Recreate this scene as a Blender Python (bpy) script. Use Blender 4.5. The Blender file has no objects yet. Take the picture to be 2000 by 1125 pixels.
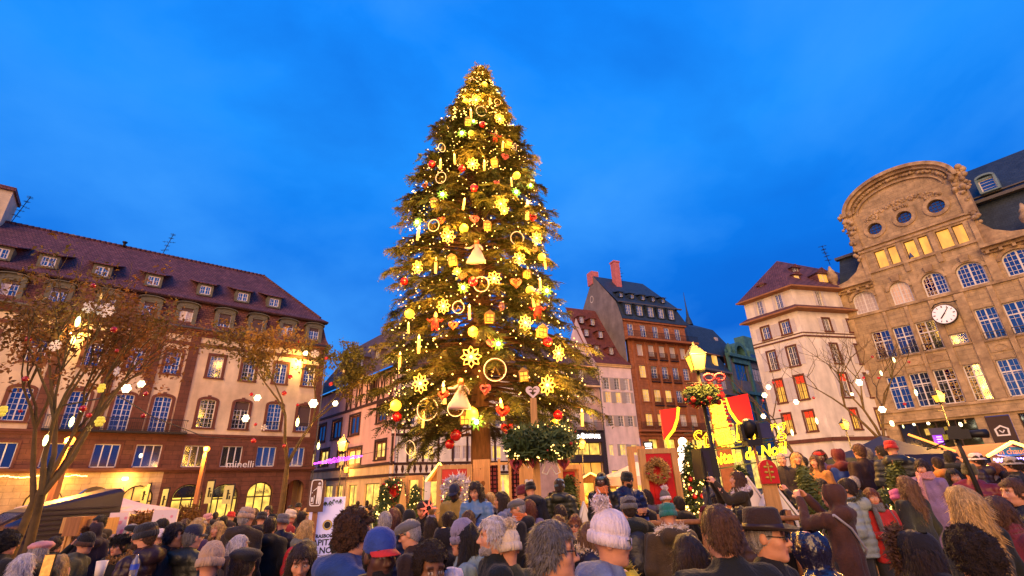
import bpy, math, random
import numpy as np
from mathutils import Vector, Matrix, Euler
PI = math.pi
rad = math.radians
random.seed(7)
np.random.seed(7)
SC = bpy.context.scene
COL = SC.collection

# ------------------------------------------------------------------ camera
EYE = 2.1
FPX = 926.5
PITCH, ROLL = rad(22.4), rad(-1.98)
_r0 = Vector((1, 0, 0)); _u0 = Vector((0, -math.sin(PITCH), math.cos(PITCH))); CF = Vector((0, math.cos(PITCH), math.sin(PITCH)))
CR = _r0 * math.cos(ROLL) + _u0 * math.sin(ROLL)
CU = _u0 * math.cos(ROLL) - _r0 * math.sin(ROLL)
cam = bpy.data.cameras.new('camera')
cam.sensor_width = 36.0
cam.lens = 36.0 * FPX / 2000.0
cam.clip_start = 0.05
cam.clip_end = 3000
camo = bpy.data.objects.new('camera', cam)
COL.objects.link(camo)
camo.matrix_world = Matrix.Translation((0, 0, EYE)) @ Matrix((CR, CU, -CF)).transposed().to_4x4()
SC.camera = camo

# ------------------------------------------------------------------ view
SC.view_settings.view_transform = 'Standard'
SC.view_settings.look = 'None'
SC.view_settings.exposure = 0.0
SC.view_settings.gamma = 1.0
SC.view_settings.use_curve_mapping = False
SC.render.engine = 'CYCLES'
SC.cycles.use_denoising = True
SC.cycles.max_bounces = 5
SC.cycles.diffuse_bounces = 2
SC.cycles.glossy_bounces = 2
SC.cycles.transmission_bounces = 3
SC.cycles.sample_clamp_indirect = 3.0
SC.cycles.caustics_reflective = False
SC.cycles.caustics_refractive = False

# ------------------------------------------------------------------ dusk sky
W = bpy.data.worlds.new('World')
SC.world = W
W.use_nodes = True
nt = W.node_tree
nt.nodes.clear()
def N(t, ty, **kw):
 n = t.nodes.new(ty)
 for k, v in kw.items():
  setattr(n, k, v)
 return n
wo = N(nt, 'ShaderNodeOutputWorld'); bg = N(nt, 'ShaderNodeBackground'); tc = N(nt, 'ShaderNodeTexCoord')
sep = N(nt, 'ShaderNodeSeparateXYZ'); nt.links.new(tc.outputs['Generated'], sep.inputs[0])
cr = N(nt, 'ShaderNodeValToRGB'); nt.links.new(sep.outputs['Z'], cr.inputs[0])
els = cr.color_ramp.elements
SKY = ((0.0, (0.004, 0.06, 0.34)), (0.25, (0.003, 0.10, 0.52)), (0.45, (0.004, 0.165, 0.70)), (0.6, (0.012, 0.235, 0.82)), (0.78, (0.006, 0.20, 0.80)), (1.0, (0.001, 0.13, 0.62)))
for p, c in SKY[1:-1]: els.new(p)
for e, (p, c) in zip(sorted(els, key=lambda q: q.position), SKY): e.color = (*c, 1)
mp = N(nt, 'ShaderNodeMapping'); mp.inputs['Scale'].default_value = (1.3, 1.3, 2.3); mp.inputs['Rotation'].default_value = (0.15, 0.35, 0)
nt.links.new(tc.outputs['Generated'], mp.inputs[0])
cn = N(nt, 'ShaderNodeTexNoise'); cn.inputs['Scale'].default_value = 1.5; cn.inputs['Detail'].default_value = 7; cn.inputs['Roughness'].default_value = 0.52; cn.inputs['Distortion'].default_value = 0.25
nt.links.new(mp.outputs[0], cn.inputs['Vector'])
ramp = N(nt, 'ShaderNodeMapRange'); ramp.inputs['From Min'].default_value = 0.44; ramp.inputs['From Max'].default_value = 0.78
nt.links.new(cn.outputs['Fac'], ramp.inputs['Value'])
mx = N(nt, 'ShaderNodeMixRGB'); mx.inputs['Color2'].default_value = (0.045, 0.29, 0.84, 1)
mf = N(nt, 'ShaderNodeMath', operation='MULTIPLY'); mf.inputs[1].default_value = 0.95
nt.links.new(ramp.outputs[0], mf.inputs[0]); nt.links.new(mf.outputs[0], mx.inputs['Fac']); nt.links.new(cr.outputs[0], mx.inputs['Color1'])
ramp2 = N(nt, 'ShaderNodeMapRange'); ramp2.inputs['From Min'].default_value = 0.45; ramp2.inputs['From Max'].default_value = 0.25
nt.links.new(cn.outputs['Fac'], ramp2.inputs['Value'])
mf2 = N(nt, 'ShaderNodeMath', operation='MULTIPLY'); mf2.inputs[1].default_value = 0.6
nt.links.new(ramp2.outputs[0], mf2.inputs[0])
mx2 = N(nt, 'ShaderNodeMixRGB'); mx2.inputs['Color2'].default_value = (0.003, 0.10, 0.52, 1)
nt.links.new(mf2.outputs[0], mx2.inputs['Fac']); nt.links.new(mx.outputs[0], mx2.inputs['Color1'])
nt.links.new(mx2.outputs[0], bg.inputs['Color']); bg.inputs['Strength'].default_value = 1.25
nt.links.new(bg.outputs[0], wo.inputs[0])

# last warm afterglow of the sunset, behind the camera
sl = bpy.data.lights.new('afterglow_sun', 'SUN')
sl.energy = 4.1; sl.angle = rad(50); sl.color = (1.0, 0.53, 0.15)
so = bpy.data.objects.new('afterglow_sun', sl); COL.objects.link(so)
so.rotation_euler = Vector((0.27, 0.92, -0.30)).to_track_quat('-Z', 'Y').to_euler()

# ------------------------------------------------------------------ helpers
def ray(px, py):
 return CR * ((px - 1000) / FPX) - CU * ((py - 562.5) / FPX) + CF
def at(px, py, Y):
 t = ray(px, py); return t * (Y / t.y) + Vector((0, 0, EYE))
def atz(px, py, z):
 t = ray(px, py); return t * ((z - EYE) / t.z) + Vector((0, 0, EYE))

def tag(o, label=None, cat=None, group=None, kind=None):
 if label: o['label'] = label
 if cat: o['category'] = cat
 if group: o['group'] = group
 if kind: o['kind'] = kind
 return o
def empty(name, loc=(0, 0, 0), rz=0.0, parent=None, sc=1.0):
 o = bpy.data.objects.new(name, None); COL.objects.link(o)
 o.location = loc; o.rotation_euler = (0, 0, rz); o.scale = (sc, sc, sc)
 o.empty_display_size = 0.2
 if parent: o.parent = parent
 return o
def inst(name, me, parent=None, loc=(0, 0, 0), rot=(0, 0, 0), sc=(1, 1, 1), color=None):
 o = bpy.data.objects.new(name, me); COL.objects.link(o)
 o.location = loc; o.rotation_euler = rot; o.scale = sc if hasattr(sc, '__len__') else (sc, sc, sc)
 if parent: o.parent = parent
 if color: o.color = (*color, 1)
 return o
def plight(parent, loc, energy, color, r=0.15, name='glow'):
 l = bpy.data.lights.new(name, 'POINT'); l.energy = energy; l.color = color; l.shadow_soft_size = r
 o = bpy.data.objects.new(name, l); COL.objects.link(o); o.location = loc
 if parent: o.parent = parent
 return o

class MB:
 def __init__(s): s.v = []; s.f = []; s.m = []; s.n = 0; s.sm = []
 def add(s, vs, fs, mi=0, smooth=False):
  b = s.n
  s.v.extend(tuple(v) for v in vs); s.n += len(vs)
  for f in fs:
   s.f.append(tuple(i + b for i in f)); s.m.append(mi); s.sm.append(smooth)
  return s
 def box(s, x0, x1, y0, y1, z0, z1, mi=0, M=None):
  vs = [Vector(p) for p in ((x0,y0,z0),(x1,y0,z0),(x1,y1,z0),(x0,y1,z0),(x0,y0,z1),(x1,y0,z1),(x1,y1,z1),(x0,y1,z1))]
  if M is not None: vs = [M @ v for v in vs]
  return s.add(vs, ((0,3,2,1),(4,5,6,7),(0,1,5,4),(1,2,6,5),(2,3,7,6),(3,0,4,7)), mi)
 def beam(s, a, b, w, h=None, mi=0):
  a = Vector(a); b = Vector(b); h = h or w; d = (b - a); L = d.length
  q = d.to_track_quat('X', 'Z').to_matrix().to_4x4()
  return s.box(0, L, -w/2, w/2, -h/2, h/2, mi, Matrix.Translation(a) @ q)
 def poly(s, pts, mi=0): return s.add(pts, (tuple(range(len(pts))),), mi)
 def prism(s, poly, y0, y1, mi=0, M=None):      # poly in xz, extruded along y
  n = len(poly)
  vs = [Vector((x, y0, z)) for x, z in poly] + [Vector((x, y1, z)) for x, z in poly]
  if M is not None: vs = [M @ v for v in vs]
  fs = [tuple(range(n)), tuple(range(2*n-1, n-1, -1))] + [(i, i+n, (i+1) % n + n, (i+1) % n) for i in range(n)]
  return s.add(vs, fs, mi)
 def ring(s, outer, inner, y0, y1, mi=0, closed=True, M=None):   # band between two xz outlines
  n = len(outer)
  vs = [Vector((x, y, z)) for y in (y0, y1) for pl in (outer, inner) for x, z in pl]
  if M is not None: vs = [M @ v for v in vs]
  fs = []
  for i in range(n if closed else n-1):
   j = (i+1) % n
   fs += [(i, j, n+j, n+i), (2*n+j, 2*n+i, 3*n+i, 3*n+j), (j, i, 2*n+i, 2*n+j), (n+i, n+j, 3*n+j, 3*n+i)]
  if not closed:
   fs += [(0, n, 3*n, 2*n), (n-1, 3*n-1, 4*n-1, 2*n-1)]
  return s.add(vs, fs, mi)
 def tube(s, pts, r, n=6, mi=0, caps=True, smooth=True):
  pts = [Vector(p) for p in pts]; k = len(pts)
  rs = r if hasattr(r, '__len__') else [r] * k
  vs = []; up = None
  for i, p in enumerate(pts):
   d = (pts[min(i+1, k-1)] - pts[max(i-1, 0)])
   d = d.normalized() if d.length > 1e-9 else Vector((0, 0, 1))
   if up is None: up = d.orthogonal().normalized()
   up = (up - d * up.dot(d))
   up = up.normalized() if up.length > 1e-6 else d.orthogonal().normalized()
   w = d.cross(up)
   for j in range(n):
    a = 2*PI*j/n
    vs.append(p + (up*math.cos(a) + w*math.sin(a)) * rs[i])
  fs = [(i*n+j, i*n+(j+1) % n, (i+1)*n+(j+1) % n, (i+1)*n+j) for i in range(k-1) for j in range(n)]
  s.add(vs, fs, mi, smooth)
  if caps:
   b = s.n - len(vs)
   s.f.append(tuple(b+j for j in reversed(range(n)))); s.m.append(mi); s.sm.append(False)
   s.f.append(tuple(b+(k-1)*n+j for j in range(n))); s.m.append(mi); s.sm.append(False)
  return s
 def loop(s, pts, r, n=5, mi=0):
  pts = list(pts); return s.tube(pts + [pts[0], pts[1]], r, n, mi, caps=False)
 def lathe(s, prof, c=(0, 0, 0), n=12, mi=0, smooth=True, M=None):
  c = Vector(c); vs = []
  for r, z in prof:
   for j in range(n):
    a = 2*PI*j/n
    vs.append(Vector((r*math.cos(a), r*math.sin(a), z)))
  vs = [(M @ v if M is not None else v) + c for v in vs]
  k = len(prof)
  fs = [(i*n+j, i*n+(j+1) % n, (i+1)*n+(j+1) % n, (i+1)*n+j) for i in range(k-1) for j in range(n)]
  return s.add(vs, fs, mi, smooth)
 def ball(s, c, r, n=10, mi=0, sz=1.0):
  k = max(5, n // 2 + 1)
  return s.lathe([(r*math.sin(PI*i/k)+1e-5, -r*sz*math.cos(PI*i/k)) for i in range(k+1)], c, n, mi)
 def mesh(s, name, mats):
  me = bpy.data.meshes.new(name)
  me.from_pydata(s.v, [], s.f)
  for m in (mats if isinstance(mats, (list, tuple)) else [mats]): me.materials.append(m)
  if s.f:
   me.polygons.foreach_set('material_index', s.m)
   me.polygons.foreach_set('use_smooth', s.sm)
  me.update()
  return me
 def build(s, name, mats, parent=None, loc=(0, 0, 0), rot=(0, 0, 0), color=None):
  return inst(name, s.mesh(name, mats), parent, loc, rot, color=color)

def arc(cx, cz, r, a0, a1, n, rz=None):
 rz = rz or r
 return [(cx + r*math.cos(a0+(a1-a0)*i/n), cz + rz*math.sin(a0+(a1-a0)*i/n)) for i in range(n+1)]

# ------------------------------------------------------------------ materials
MATS = {}
def weather(t, tc, SRC):
 sk = N(t, 'ShaderNodeMapping'); sk.inputs['Scale'].default_value = (.9, .9, .22); t.links.new(tc.outputs['Object'], sk.inputs[0])
 n9 = N(t, 'ShaderNodeTexNoise'); n9.inputs['Scale'].default_value = 1.3; n9.inputs['Detail'].default_value = 6; t.links.new(sk.outputs[0], n9.inputs['Vector'])
 r9 = N(t, 'ShaderNodeMapRange'); r9.inputs['From Min'].default_value = .32; r9.inputs['From Max'].default_value = .62; r9.inputs['To Min'].default_value = .80; r9.inputs['To Max'].default_value = 1.04; t.links.new(n9.outputs['Fac'], r9.inputs['Value'])
 m9 = N(t, 'ShaderNodeMixRGB', blend_type='MULTIPLY'); m9.inputs['Fac'].default_value = 1; t.links.new(SRC.outputs[0], m9.inputs['Color1']); t.links.new(r9.outputs[0], m9.inputs['Color2'])
 return m9
def mat(name, col, rough=0.8, var=0.25, scale=3.0, bump=0.15, metal=0.0, emit=None, es=0.0, stretch=None, objcol=False, bscale=None, spec=0.4, col2=None, sheen=0, trans=0.0):
 if name in MATS: return MATS[name]
 m = bpy.data.materials.new(name); MATS[name] = m
 m.use_nodes = True
 t = m.node_tree; b = t.nodes['Principled BSDF']
 b.inputs['Roughness'].default_value = rough; b.inputs['Metallic'].default_value = metal
 b.inputs['Specular IOR Level'].default_value = spec
 tc = N(t, 'ShaderNodeTexCoord'); mp = N(t, 'ShaderNodeMapping')
 t.links.new(tc.outputs['Object'], mp.inputs[0])
 if stretch: mp.inputs['Scale'].default_value = stretch
 nz = N(t, 'ShaderNodeTexNoise'); nz.inputs['Scale'].default_value = scale; nz.inputs['Detail'].default_value = 5; nz.inputs['Roughness'].default_value = 0.62
 t.links.new(mp.outputs[0], nz.inputs['Vector'])
 mixc = N(t, 'ShaderNodeMixRGB', blend_type='MULTIPLY'); mixc.inputs['Fac'].default_value = 1.0
 if objcol:
  oi = N(t, 'ShaderNodeObjectInfo'); t.links.new(oi.outputs['Color'], mixc.inputs['Color1'])
 else:
  mixc.inputs['Color1'].default_value = (*col, 1)
 mr = N(t, 'ShaderNodeMapRange'); mr.inputs['From Min'].default_value = 0.3; mr.inputs['From Max'].default_value = 0.7
 mr.inputs['To Min'].default_value = 1 - var; mr.inputs['To Max'].default_value = 1 + var
 t.links.new(nz.outputs['Fac'], mr.inputs['Value'])
 if col2:
  m2 = N(t, 'ShaderNodeMixRGB'); m2.inputs['Color1'].default_value = (*col, 1); m2.inputs['Color2'].default_value = (*col2, 1)
  st = N(t, 'ShaderNodeMapRange'); st.inputs['From Min'].default_value = 0.42; st.inputs['From Max'].default_value = 0.6
  nz2 = N(t, 'ShaderNodeTexNoise'); nz2.inputs['Scale'].default_value = scale * 0.37; nz2.inputs['Detail'].default_value = 6
  t.links.new(mp.outputs[0], nz2.inputs['Vector']); t.links.new(nz2.outputs['Fac'], st.inputs['Value']); t.links.new(st.outputs[0], m2.inputs['Fac'])
  t.links.new(m2.outputs[0], mixc.inputs['Color1'])
 t.links.new(mr.outputs[0], mixc.inputs['Color2'])
 t.links.new((weather(t, tc, mixc) if 'render' in name else mixc).outputs[0], b.inputs['Base Color'])
 if bump:
  bp = N(t, 'ShaderNodeBump'); bp.inputs['Strength'].default_value = bump; bp.inputs['Distance'].default_value = 0.05
  if bscale:
   n3 = N(t, 'ShaderNodeTexNoise'); n3.inputs['Scale'].default_value = bscale; n3.inputs['Detail'].default_value = 3
   t.links.new(mp.outputs[0], n3.inputs['Vector']); t.links.new(n3.outputs['Fac'], bp.inputs['Height'])
  else:
   t.links.new(nz.outputs['Fac'], bp.inputs['Height'])
  t.links.new(bp.outputs[0], b.inputs['Normal'])
 if emit:
  if objcol: t.links.new(mixc.outputs[0], b.inputs['Emission Color'])
  else: b.inputs['Emission Color'].default_value = (*emit, 1)
  b.inputs['Emission Strength'].default_value = es
 if sheen: b.inputs['Sheen Weight'].default_value = sheen
 if trans:
  b.inputs['Transmission Weight'].default_value = trans
 return m

def coursed(name, col, col2, bw, bh, mortar=0.02, off=0.5, rough=0.85, bump=0.4, axis='XZ', mort=None, squash=1.0, var=0.3):
 """stone courses, shingles or roof tiles drawn by a brick pattern along a wall's own x and z"""
 if name in MATS: return MATS[name]
 m = bpy.data.materials.new(name); MATS[name] = m
 m.use_nodes = True
 t = m.node_tree; b = t.nodes['Principled BSDF']; b.inputs['Roughness'].default_value = rough
 tc = N(t, 'ShaderNodeTexCoord'); sp = N(t, 'ShaderNodeSeparateXYZ'); cb = N(t, 'ShaderNodeCombineXYZ')
 t.links.new(tc.outputs['Object'], sp.inputs[0])
 if axis == 'XZ':
  t.links.new(sp.outputs['X'], cb.inputs['X']); t.links.new(sp.outputs['Z'], cb.inputs['Y'])
 else:
  ad = N(t, 'ShaderNodeMath', operation='ADD'); t.links.new(sp.outputs['X'], ad.inputs[0]); t.links.new(sp.outputs['Y'], ad.inputs[1])
  t.links.new(ad.outputs[0], cb.inputs['X']); t.links.new(sp.outputs['Z'], cb.inputs['Y'])
 bk = N(t, 'ShaderNodeTexBrick'); bk.offset = off
 bk.inputs['Scale'].default_value = 1.0; bk.inputs['Brick Width'].default_value = bw; bk.inputs['Row Height'].default_value = bh
 bk.inputs['Mortar Size'].default_value = mortar; bk.inputs['Mortar Smooth'].default_value = 0.2; bk.inputs['Bias'].default_value = 0.0
 bk.inputs['Color1'].default_value = (*col, 1); bk.inputs['Color2'].default_value = (*col2, 1)
 bk.inputs['Mortar'].default_value = (*(mort or tuple(c*0.45 for c in col)), 1)
 t.links.new(cb.outputs[0], bk.inputs['Vector'])
 nz = N(t, 'ShaderNodeTexNoise'); nz.inputs['Scale'].default_value = 1.7; nz.inputs['Detail'].default_value = 7; nz.inputs['Roughness'].default_value = 0.7
 t.links.new(tc.outputs['Object'], nz.inputs['Vector'])
 mr = N(t, 'ShaderNodeMapRange'); mr.inputs['From Min'].default_value = 0.3; mr.inputs['From Max'].default_value = 0.7
 mr.inputs['To Min'].default_value = 1 - var; mr.inputs['To Max'].default_value = 1 + var
 t.links.new(nz.outputs['Fac'], mr.inputs['Value'])
 mc = N(t, 'ShaderNodeMixRGB', blend_type='MULTIPLY'); mc.inputs['Fac'].default_value = 1
 t.links.new(bk.outputs['Color'], mc.inputs['Color1']); t.links.new(mr.outputs[0], mc.inputs['Color2'])
 t.links.new(weather(t, tc, mc).outputs[0], b.inputs['Base Color'])
 bp = N(t, 'ShaderNodeBump'); bp.inputs['Strength'].default_value = bump; bp.inputs['Distance'].default_value = 0.04; bp.invert = True
 t.links.new(bk.outputs['Fac'], bp.inputs['Height']); t.links.new(bp.outputs[0], b.inputs['Normal'])
 return m

def lit(name, col, es, var=0.5, scale=1.5, stretch=(1, 1, 0.4), base=(0.3, 0.2, 0.1)):
 """a lit room seen through a pane: warm emission with curtains and furniture breaking it up"""
 if name in MATS: return MATS[name]
 m = bpy.data.materials.new(name); MATS[name] = m
 m.use_nodes = True
 t = m.node_tree; b = t.nodes['Principled BSDF']; b.inputs['Base Color'].default_value = (*base, 1); b.inputs['Roughness'].default_value = 0.15
 tc = N(t, 'ShaderNodeTexCoord'); mp = N(t, 'ShaderNodeMapping'); mp.inputs['Scale'].default_value = stretch
 oi = N(t, 'ShaderNodeObjectInfo'); va = N(t, 'ShaderNodeVectorMath', operation='SCALE')
 cx = N(t, 'ShaderNodeCombineXYZ'); t.links.new(oi.outputs['Random'], cx.inputs['X']); t.links.new(oi.outputs['Random'], cx.inputs['Z'])
 t.links.new(cx.outputs[0], va.inputs[0]); va.inputs['Scale'].default_value = 40
 ad = N(t, 'ShaderNodeVectorMath', operation='ADD')
 t.links.new(tc.outputs['Object'], ad.inputs[0]); t.links.new(va.outputs[0], ad.inputs[1]); t.links.new(ad.outputs[0], mp.inputs[0])
 nz = N(t, 'ShaderNodeTexNoise'); nz.inputs['Scale'].default_value = scale; nz.inputs['Detail'].default_value = 4
 t.links.new(mp.outputs[0], nz.inputs['Vector'])
 mr = N(t, 'ShaderNodeMapRange'); mr.inputs['From Min'].default_value = 0.35; mr.inputs['From Max'].default_value = 0.65
 mr.inputs['To Min'].default_value = es * (1 - var); mr.inputs['To Max'].default_value = es * (1 + var * 0.6)
 t.links.new(nz.outputs['Fac'], mr.inputs['Value']); t.links.new(mr.outputs[0], b.inputs['Emission Strength'])
 b.inputs['Emission Color'].default_value = (*col, 1)
 return m
def glow(name, col, es):
 return mat(name, col, 0.5, 0.0, 1, 0, emit=col, es=es)

M_cream = mat('cream_render', (0.76, 0.60, 0.40), 0.9, 0.16, 0.7, 0.15, col2=(0.64, 0.48, 0.31))
M_white = mat('white_render', (0.82, 0.73, 0.64), 0.9, 0.12, 0.8, 0.15, col2=(0.74, 0.65, 0.57))
M_pink = mat('pink_render', (0.80, 0.45, 0.40), 0.9, 0.10, 0.9, 0.1)
M_yel = mat('ochre_render', (0.78, 0.52, 0.26), 0.9, 0.10, 0.9, 0.1)
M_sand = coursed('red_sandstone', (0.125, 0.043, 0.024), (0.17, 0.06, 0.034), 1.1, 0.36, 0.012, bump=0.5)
M_sandp = mat('sandstone_trim', (0.14, 0.048, 0.03), 0.85, 0.25, 2.0, 0.3)
M_buff = coursed('buff_stone', (0.47, 0.33, 0.185), (0.39, 0.27, 0.15), 1.0, 0.36, 0.01, bump=0.35, var=0.42)
M_pale = coursed('arcade_lamplit_stone', (0.48, 0.32, 0.20), (0.42, 0.27, 0.16), 0.9, 0.42, 0.012, bump=0.35)  # lamplight on the arcade's left part put into a paler, yellower stone colour
M_buffp = mat('buff_stone_trim', (0.48, 0.335, 0.19), 0.85, 0.35, 2.2, 0.5, col2=(0.30, 0.20, 0.115))
M_tile = coursed('plum_roof_tiles', (0.135, 0.045, 0.055), (0.20, 0.075, 0.075), 0.24, 0.24, 0.02, bump=0.9, var=0.35)
M_shing = coursed('brown_shingles', (0.16, 0.05, 0.035), (0.25, 0.095, 0.05), 0.30, 0.22, 0.02, bump=0.9, var=0.45)
M_gtile = coursed('weathered_tiles', (0.12, 0.072, 0.065), (0.17, 0.10, 0.085), 0.3, 0.26, 0.02, bump=0.9, var=0.35)
M_rtile = coursed('red_roof_tiles', (0.18, 0.045, 0.035), (0.22, 0.065, 0.05), 0.28, 0.24, 0.02, bump=0.8)
M_slate = coursed('slate_roof', (0.022, 0.035, 0.055), (0.032, 0.048, 0.07), 0.3, 0.2, 0.01, bump=0.5, rough=0.55)
M_brown = coursed('brown_stone', (0.31, 0.10, 0.035), (0.37, 0.13, 0.05), 0.9, 0.4, 0.012, bump=0.4)
M_brownp = mat('brown_stone_trim', (0.32, 0.11, 0.045), 0.85, 0.25, 2.0, 0.3)
M_grey = mat('grey_gable_render', (0.24, 0.20, 0.19), 0.95, 0.25, 0.7, 0.25, col2=(0.19, 0.16, 0.155))
M_teal = mat('verdigris', (0.06, 0.17, 0.16), 0.7, 0.35, 1.5, 0.3)
M_bluestone = mat('grey_blue_stone', (0.16, 0.15, 0.15), 0.85, 0.25, 1.2, 0.25)
M_timber = mat('dark_timber', (0.055, 0.022, 0.014), 0.85, 0.35, 4, 0.35, stretch=(4, 4, 0.6))
M_wood = mat('pale_timber', (0.50, 0.27, 0.10), 0.75, 0.25, 3, 0.25, stretch=(5, 5, 0.5))
M_post = mat('brown_post_wood', (0.30, 0.125, 0.05), 0.7, 0.3, 3, 0.25, stretch=(5, 5, 0.4))
M_frame = mat('white_window_paint', (0.72, 0.68, 0.68), 0.6, 0.08, 5, 0)
M_dframe = mat('dark_window_frame', (0.05, 0.025, 0.02), 0.6, 0.2, 5, 0)
M_gframe = mat('grey_green_dormer', (0.14, 0.13, 0.085), 0.75, 0.2, 3, 0.1)
M_glass = mat('window_glass', (0.018, 0.022, 0.034), 0.07, 0.3, 0.8, 0.02, spec=1.0); M_glass.node_tree.nodes['Principled BSDF'].inputs['IOR'].default_value = 2.1
M_glassd = mat('shop_glass', (0.02, 0.02, 0.012), 0.06, 0.3, 0.8, 0.0, spec=0.6)
M_blind = mat('brown_blind', (0.10, 0.06, 0.055), 0.8, 0.12, 3, 0.2, stretch=(0.5, 0.5, 18))
M_curt = mat('net_curtain', (0.50, 0.42, 0.42), 0.9, 0.3, 5, 0.2, stretch=(5, 1, 0.3))
M_shut = mat('grey_shutter', (0.40, 0.34, 0.32), 0.8, 0.15, 3, 0.3, stretch=(0.5, 0.5, 16))
M_iron = mat('dark_iron', (0.02, 0.018, 0.018), 0.45, 0.2, 6, 0.05, metal=0.3)
M_zinc = mat('zinc_sill', (0.10, 0.09, 0.085), 0.5, 0.2, 4, 0.05)
L_room = lit('lit_room_amber', (1.0, 0.50, 0.045), 0.95)
L_shop = lit('lit_shop_yellow', (1.0, 0.66, 0.09), 1.15, 0.55, 1.2, (1.2, 1, 1.2))
L_or = lit('lit_room_orange', (1.0, 0.42, 0.04), 1.1, 0.35)
L_curt = lit('lit_curtain_dim', (0.85, 0.45, 0.22), 0.5, 0.5, 3, (2, 1, 0.2), base=(0.4, 0.25, 0.2))

# ------------------------------------------------------------------ facade frames
class Facade:
 def __init__(s, name, az, d, K, smid, label, cat='building', ez=None, group=None):
  a = rad(az); t = Vector((math.sin(a), math.cos(a), 0)); n = Vector((-math.cos(a), math.sin(a), 0))
  s.K = K; s.o = smid
  p = t * smid * K + n * d * K
  ez = EYE if ez is None else ez
  s.root = empty(name, (p.x, p.y, EYE - ez * K), rad(90 - az), sc=K)
  tag(s.root, label, cat, group)
  s.M = Matrix(); s.W = Matrix.Translation(s.root.location) @ Matrix.Rotation(rad(90 - az), 4, 'Z') @ Matrix.Scale(K, 4)
 def put(s, mb, name, mats, parent=None):
  o = mb.build(name, mats, parent or s.root)
  if parent is None: s.fix(o, (-s.o, 0, 0))
  return o
 def fix(s, o, loc): o.matrix_basis = s.M @ Matrix.Translation(loc)
class Side(Facade):
 """another face of the same building: its parts hang on the same root"""
 def __init__(s, base, az, d, o):
  s.o = o; s.K = base.K; s.root = base.root; a = rad(az); k = s.K
  p = Vector((math.sin(a), math.cos(a), 0)) * o * k + Vector((-math.cos(a), math.sin(a), 0)) * d * k
  p.z = base.root.location.z
  s.M = base.W.inverted() @ (Matrix.Translation(p) @ Matrix.Rotation(rad(90 - az), 4, 'Z') @ Matrix.Scale(k, 4)); s.W = base.W @ s.M

def wall(mb, x0, x1, z0, z1, holes, y=0.0, th=0.3, mi=0):
 """front sheet with rectangular openings and reveals; holes: (x0,x1,z0,z1[,arch_rise])"""
 zs = sorted({z0, z1, *[h[2] for h in holes], *[h[3] for h in holes]})
 for za, zb in zip(zs[:-1], zs[1:]):
  if zb <= z0 or za >= z1 or zb - za < 1e-4: continue
  hs = sorted((h[0], h[1]) for h in holes if h[2] < zb - 1e-5 and h[3] > za + 1e-5)
  x = x0
  for a, b in hs + [(x1, x1)]:
   if a > x + 1e-4:
    mb.poly([(x, y, za), (a, y, za), (a, y, zb), (x, y, zb)], mi)
   x = max(x, b)
 for h in holes:
  a, b, c, d = h[:4]
  rise = h[4] if len(h) > 4 else 0
  if rise:
   n = 10; hw = (b-a)/2; cx = (a+b)/2
   crv = [(cx - hw*math.cos(PI*i/n), d - rise + rise*math.sin(PI*i/n)) for i in range(n+1)]
   for i in range(n):
    (xa, za), (xb, zb) = crv[i], crv[i+1]
    mb.poly([(xa, y, za), (xb, y, zb), (xb, y, d), (xa, y, d)], mi)
    mb.poly([(xa, y, za), (xa, y+th, za), (xb, y+th, zb), (xb, y, zb)], mi)
   d2 = d - rise
  else:
   d2 = d
   mb.poly([(a, y, d), (a, y+th, d), (b, y+th, d), (b, y, d)], mi)
  mb.poly([(a, y, c), (a, y+th, c), (a, y+th, d2), (a, y, d2)], mi)
  mb.poly([(b, y, c), (b, y, d2), (b, y+th, d2), (b, y+th, c)], mi)
  mb.poly([(a, y, c), (b, y, c), (b, y+th, c), (a, y+th, c)], mi)

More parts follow.
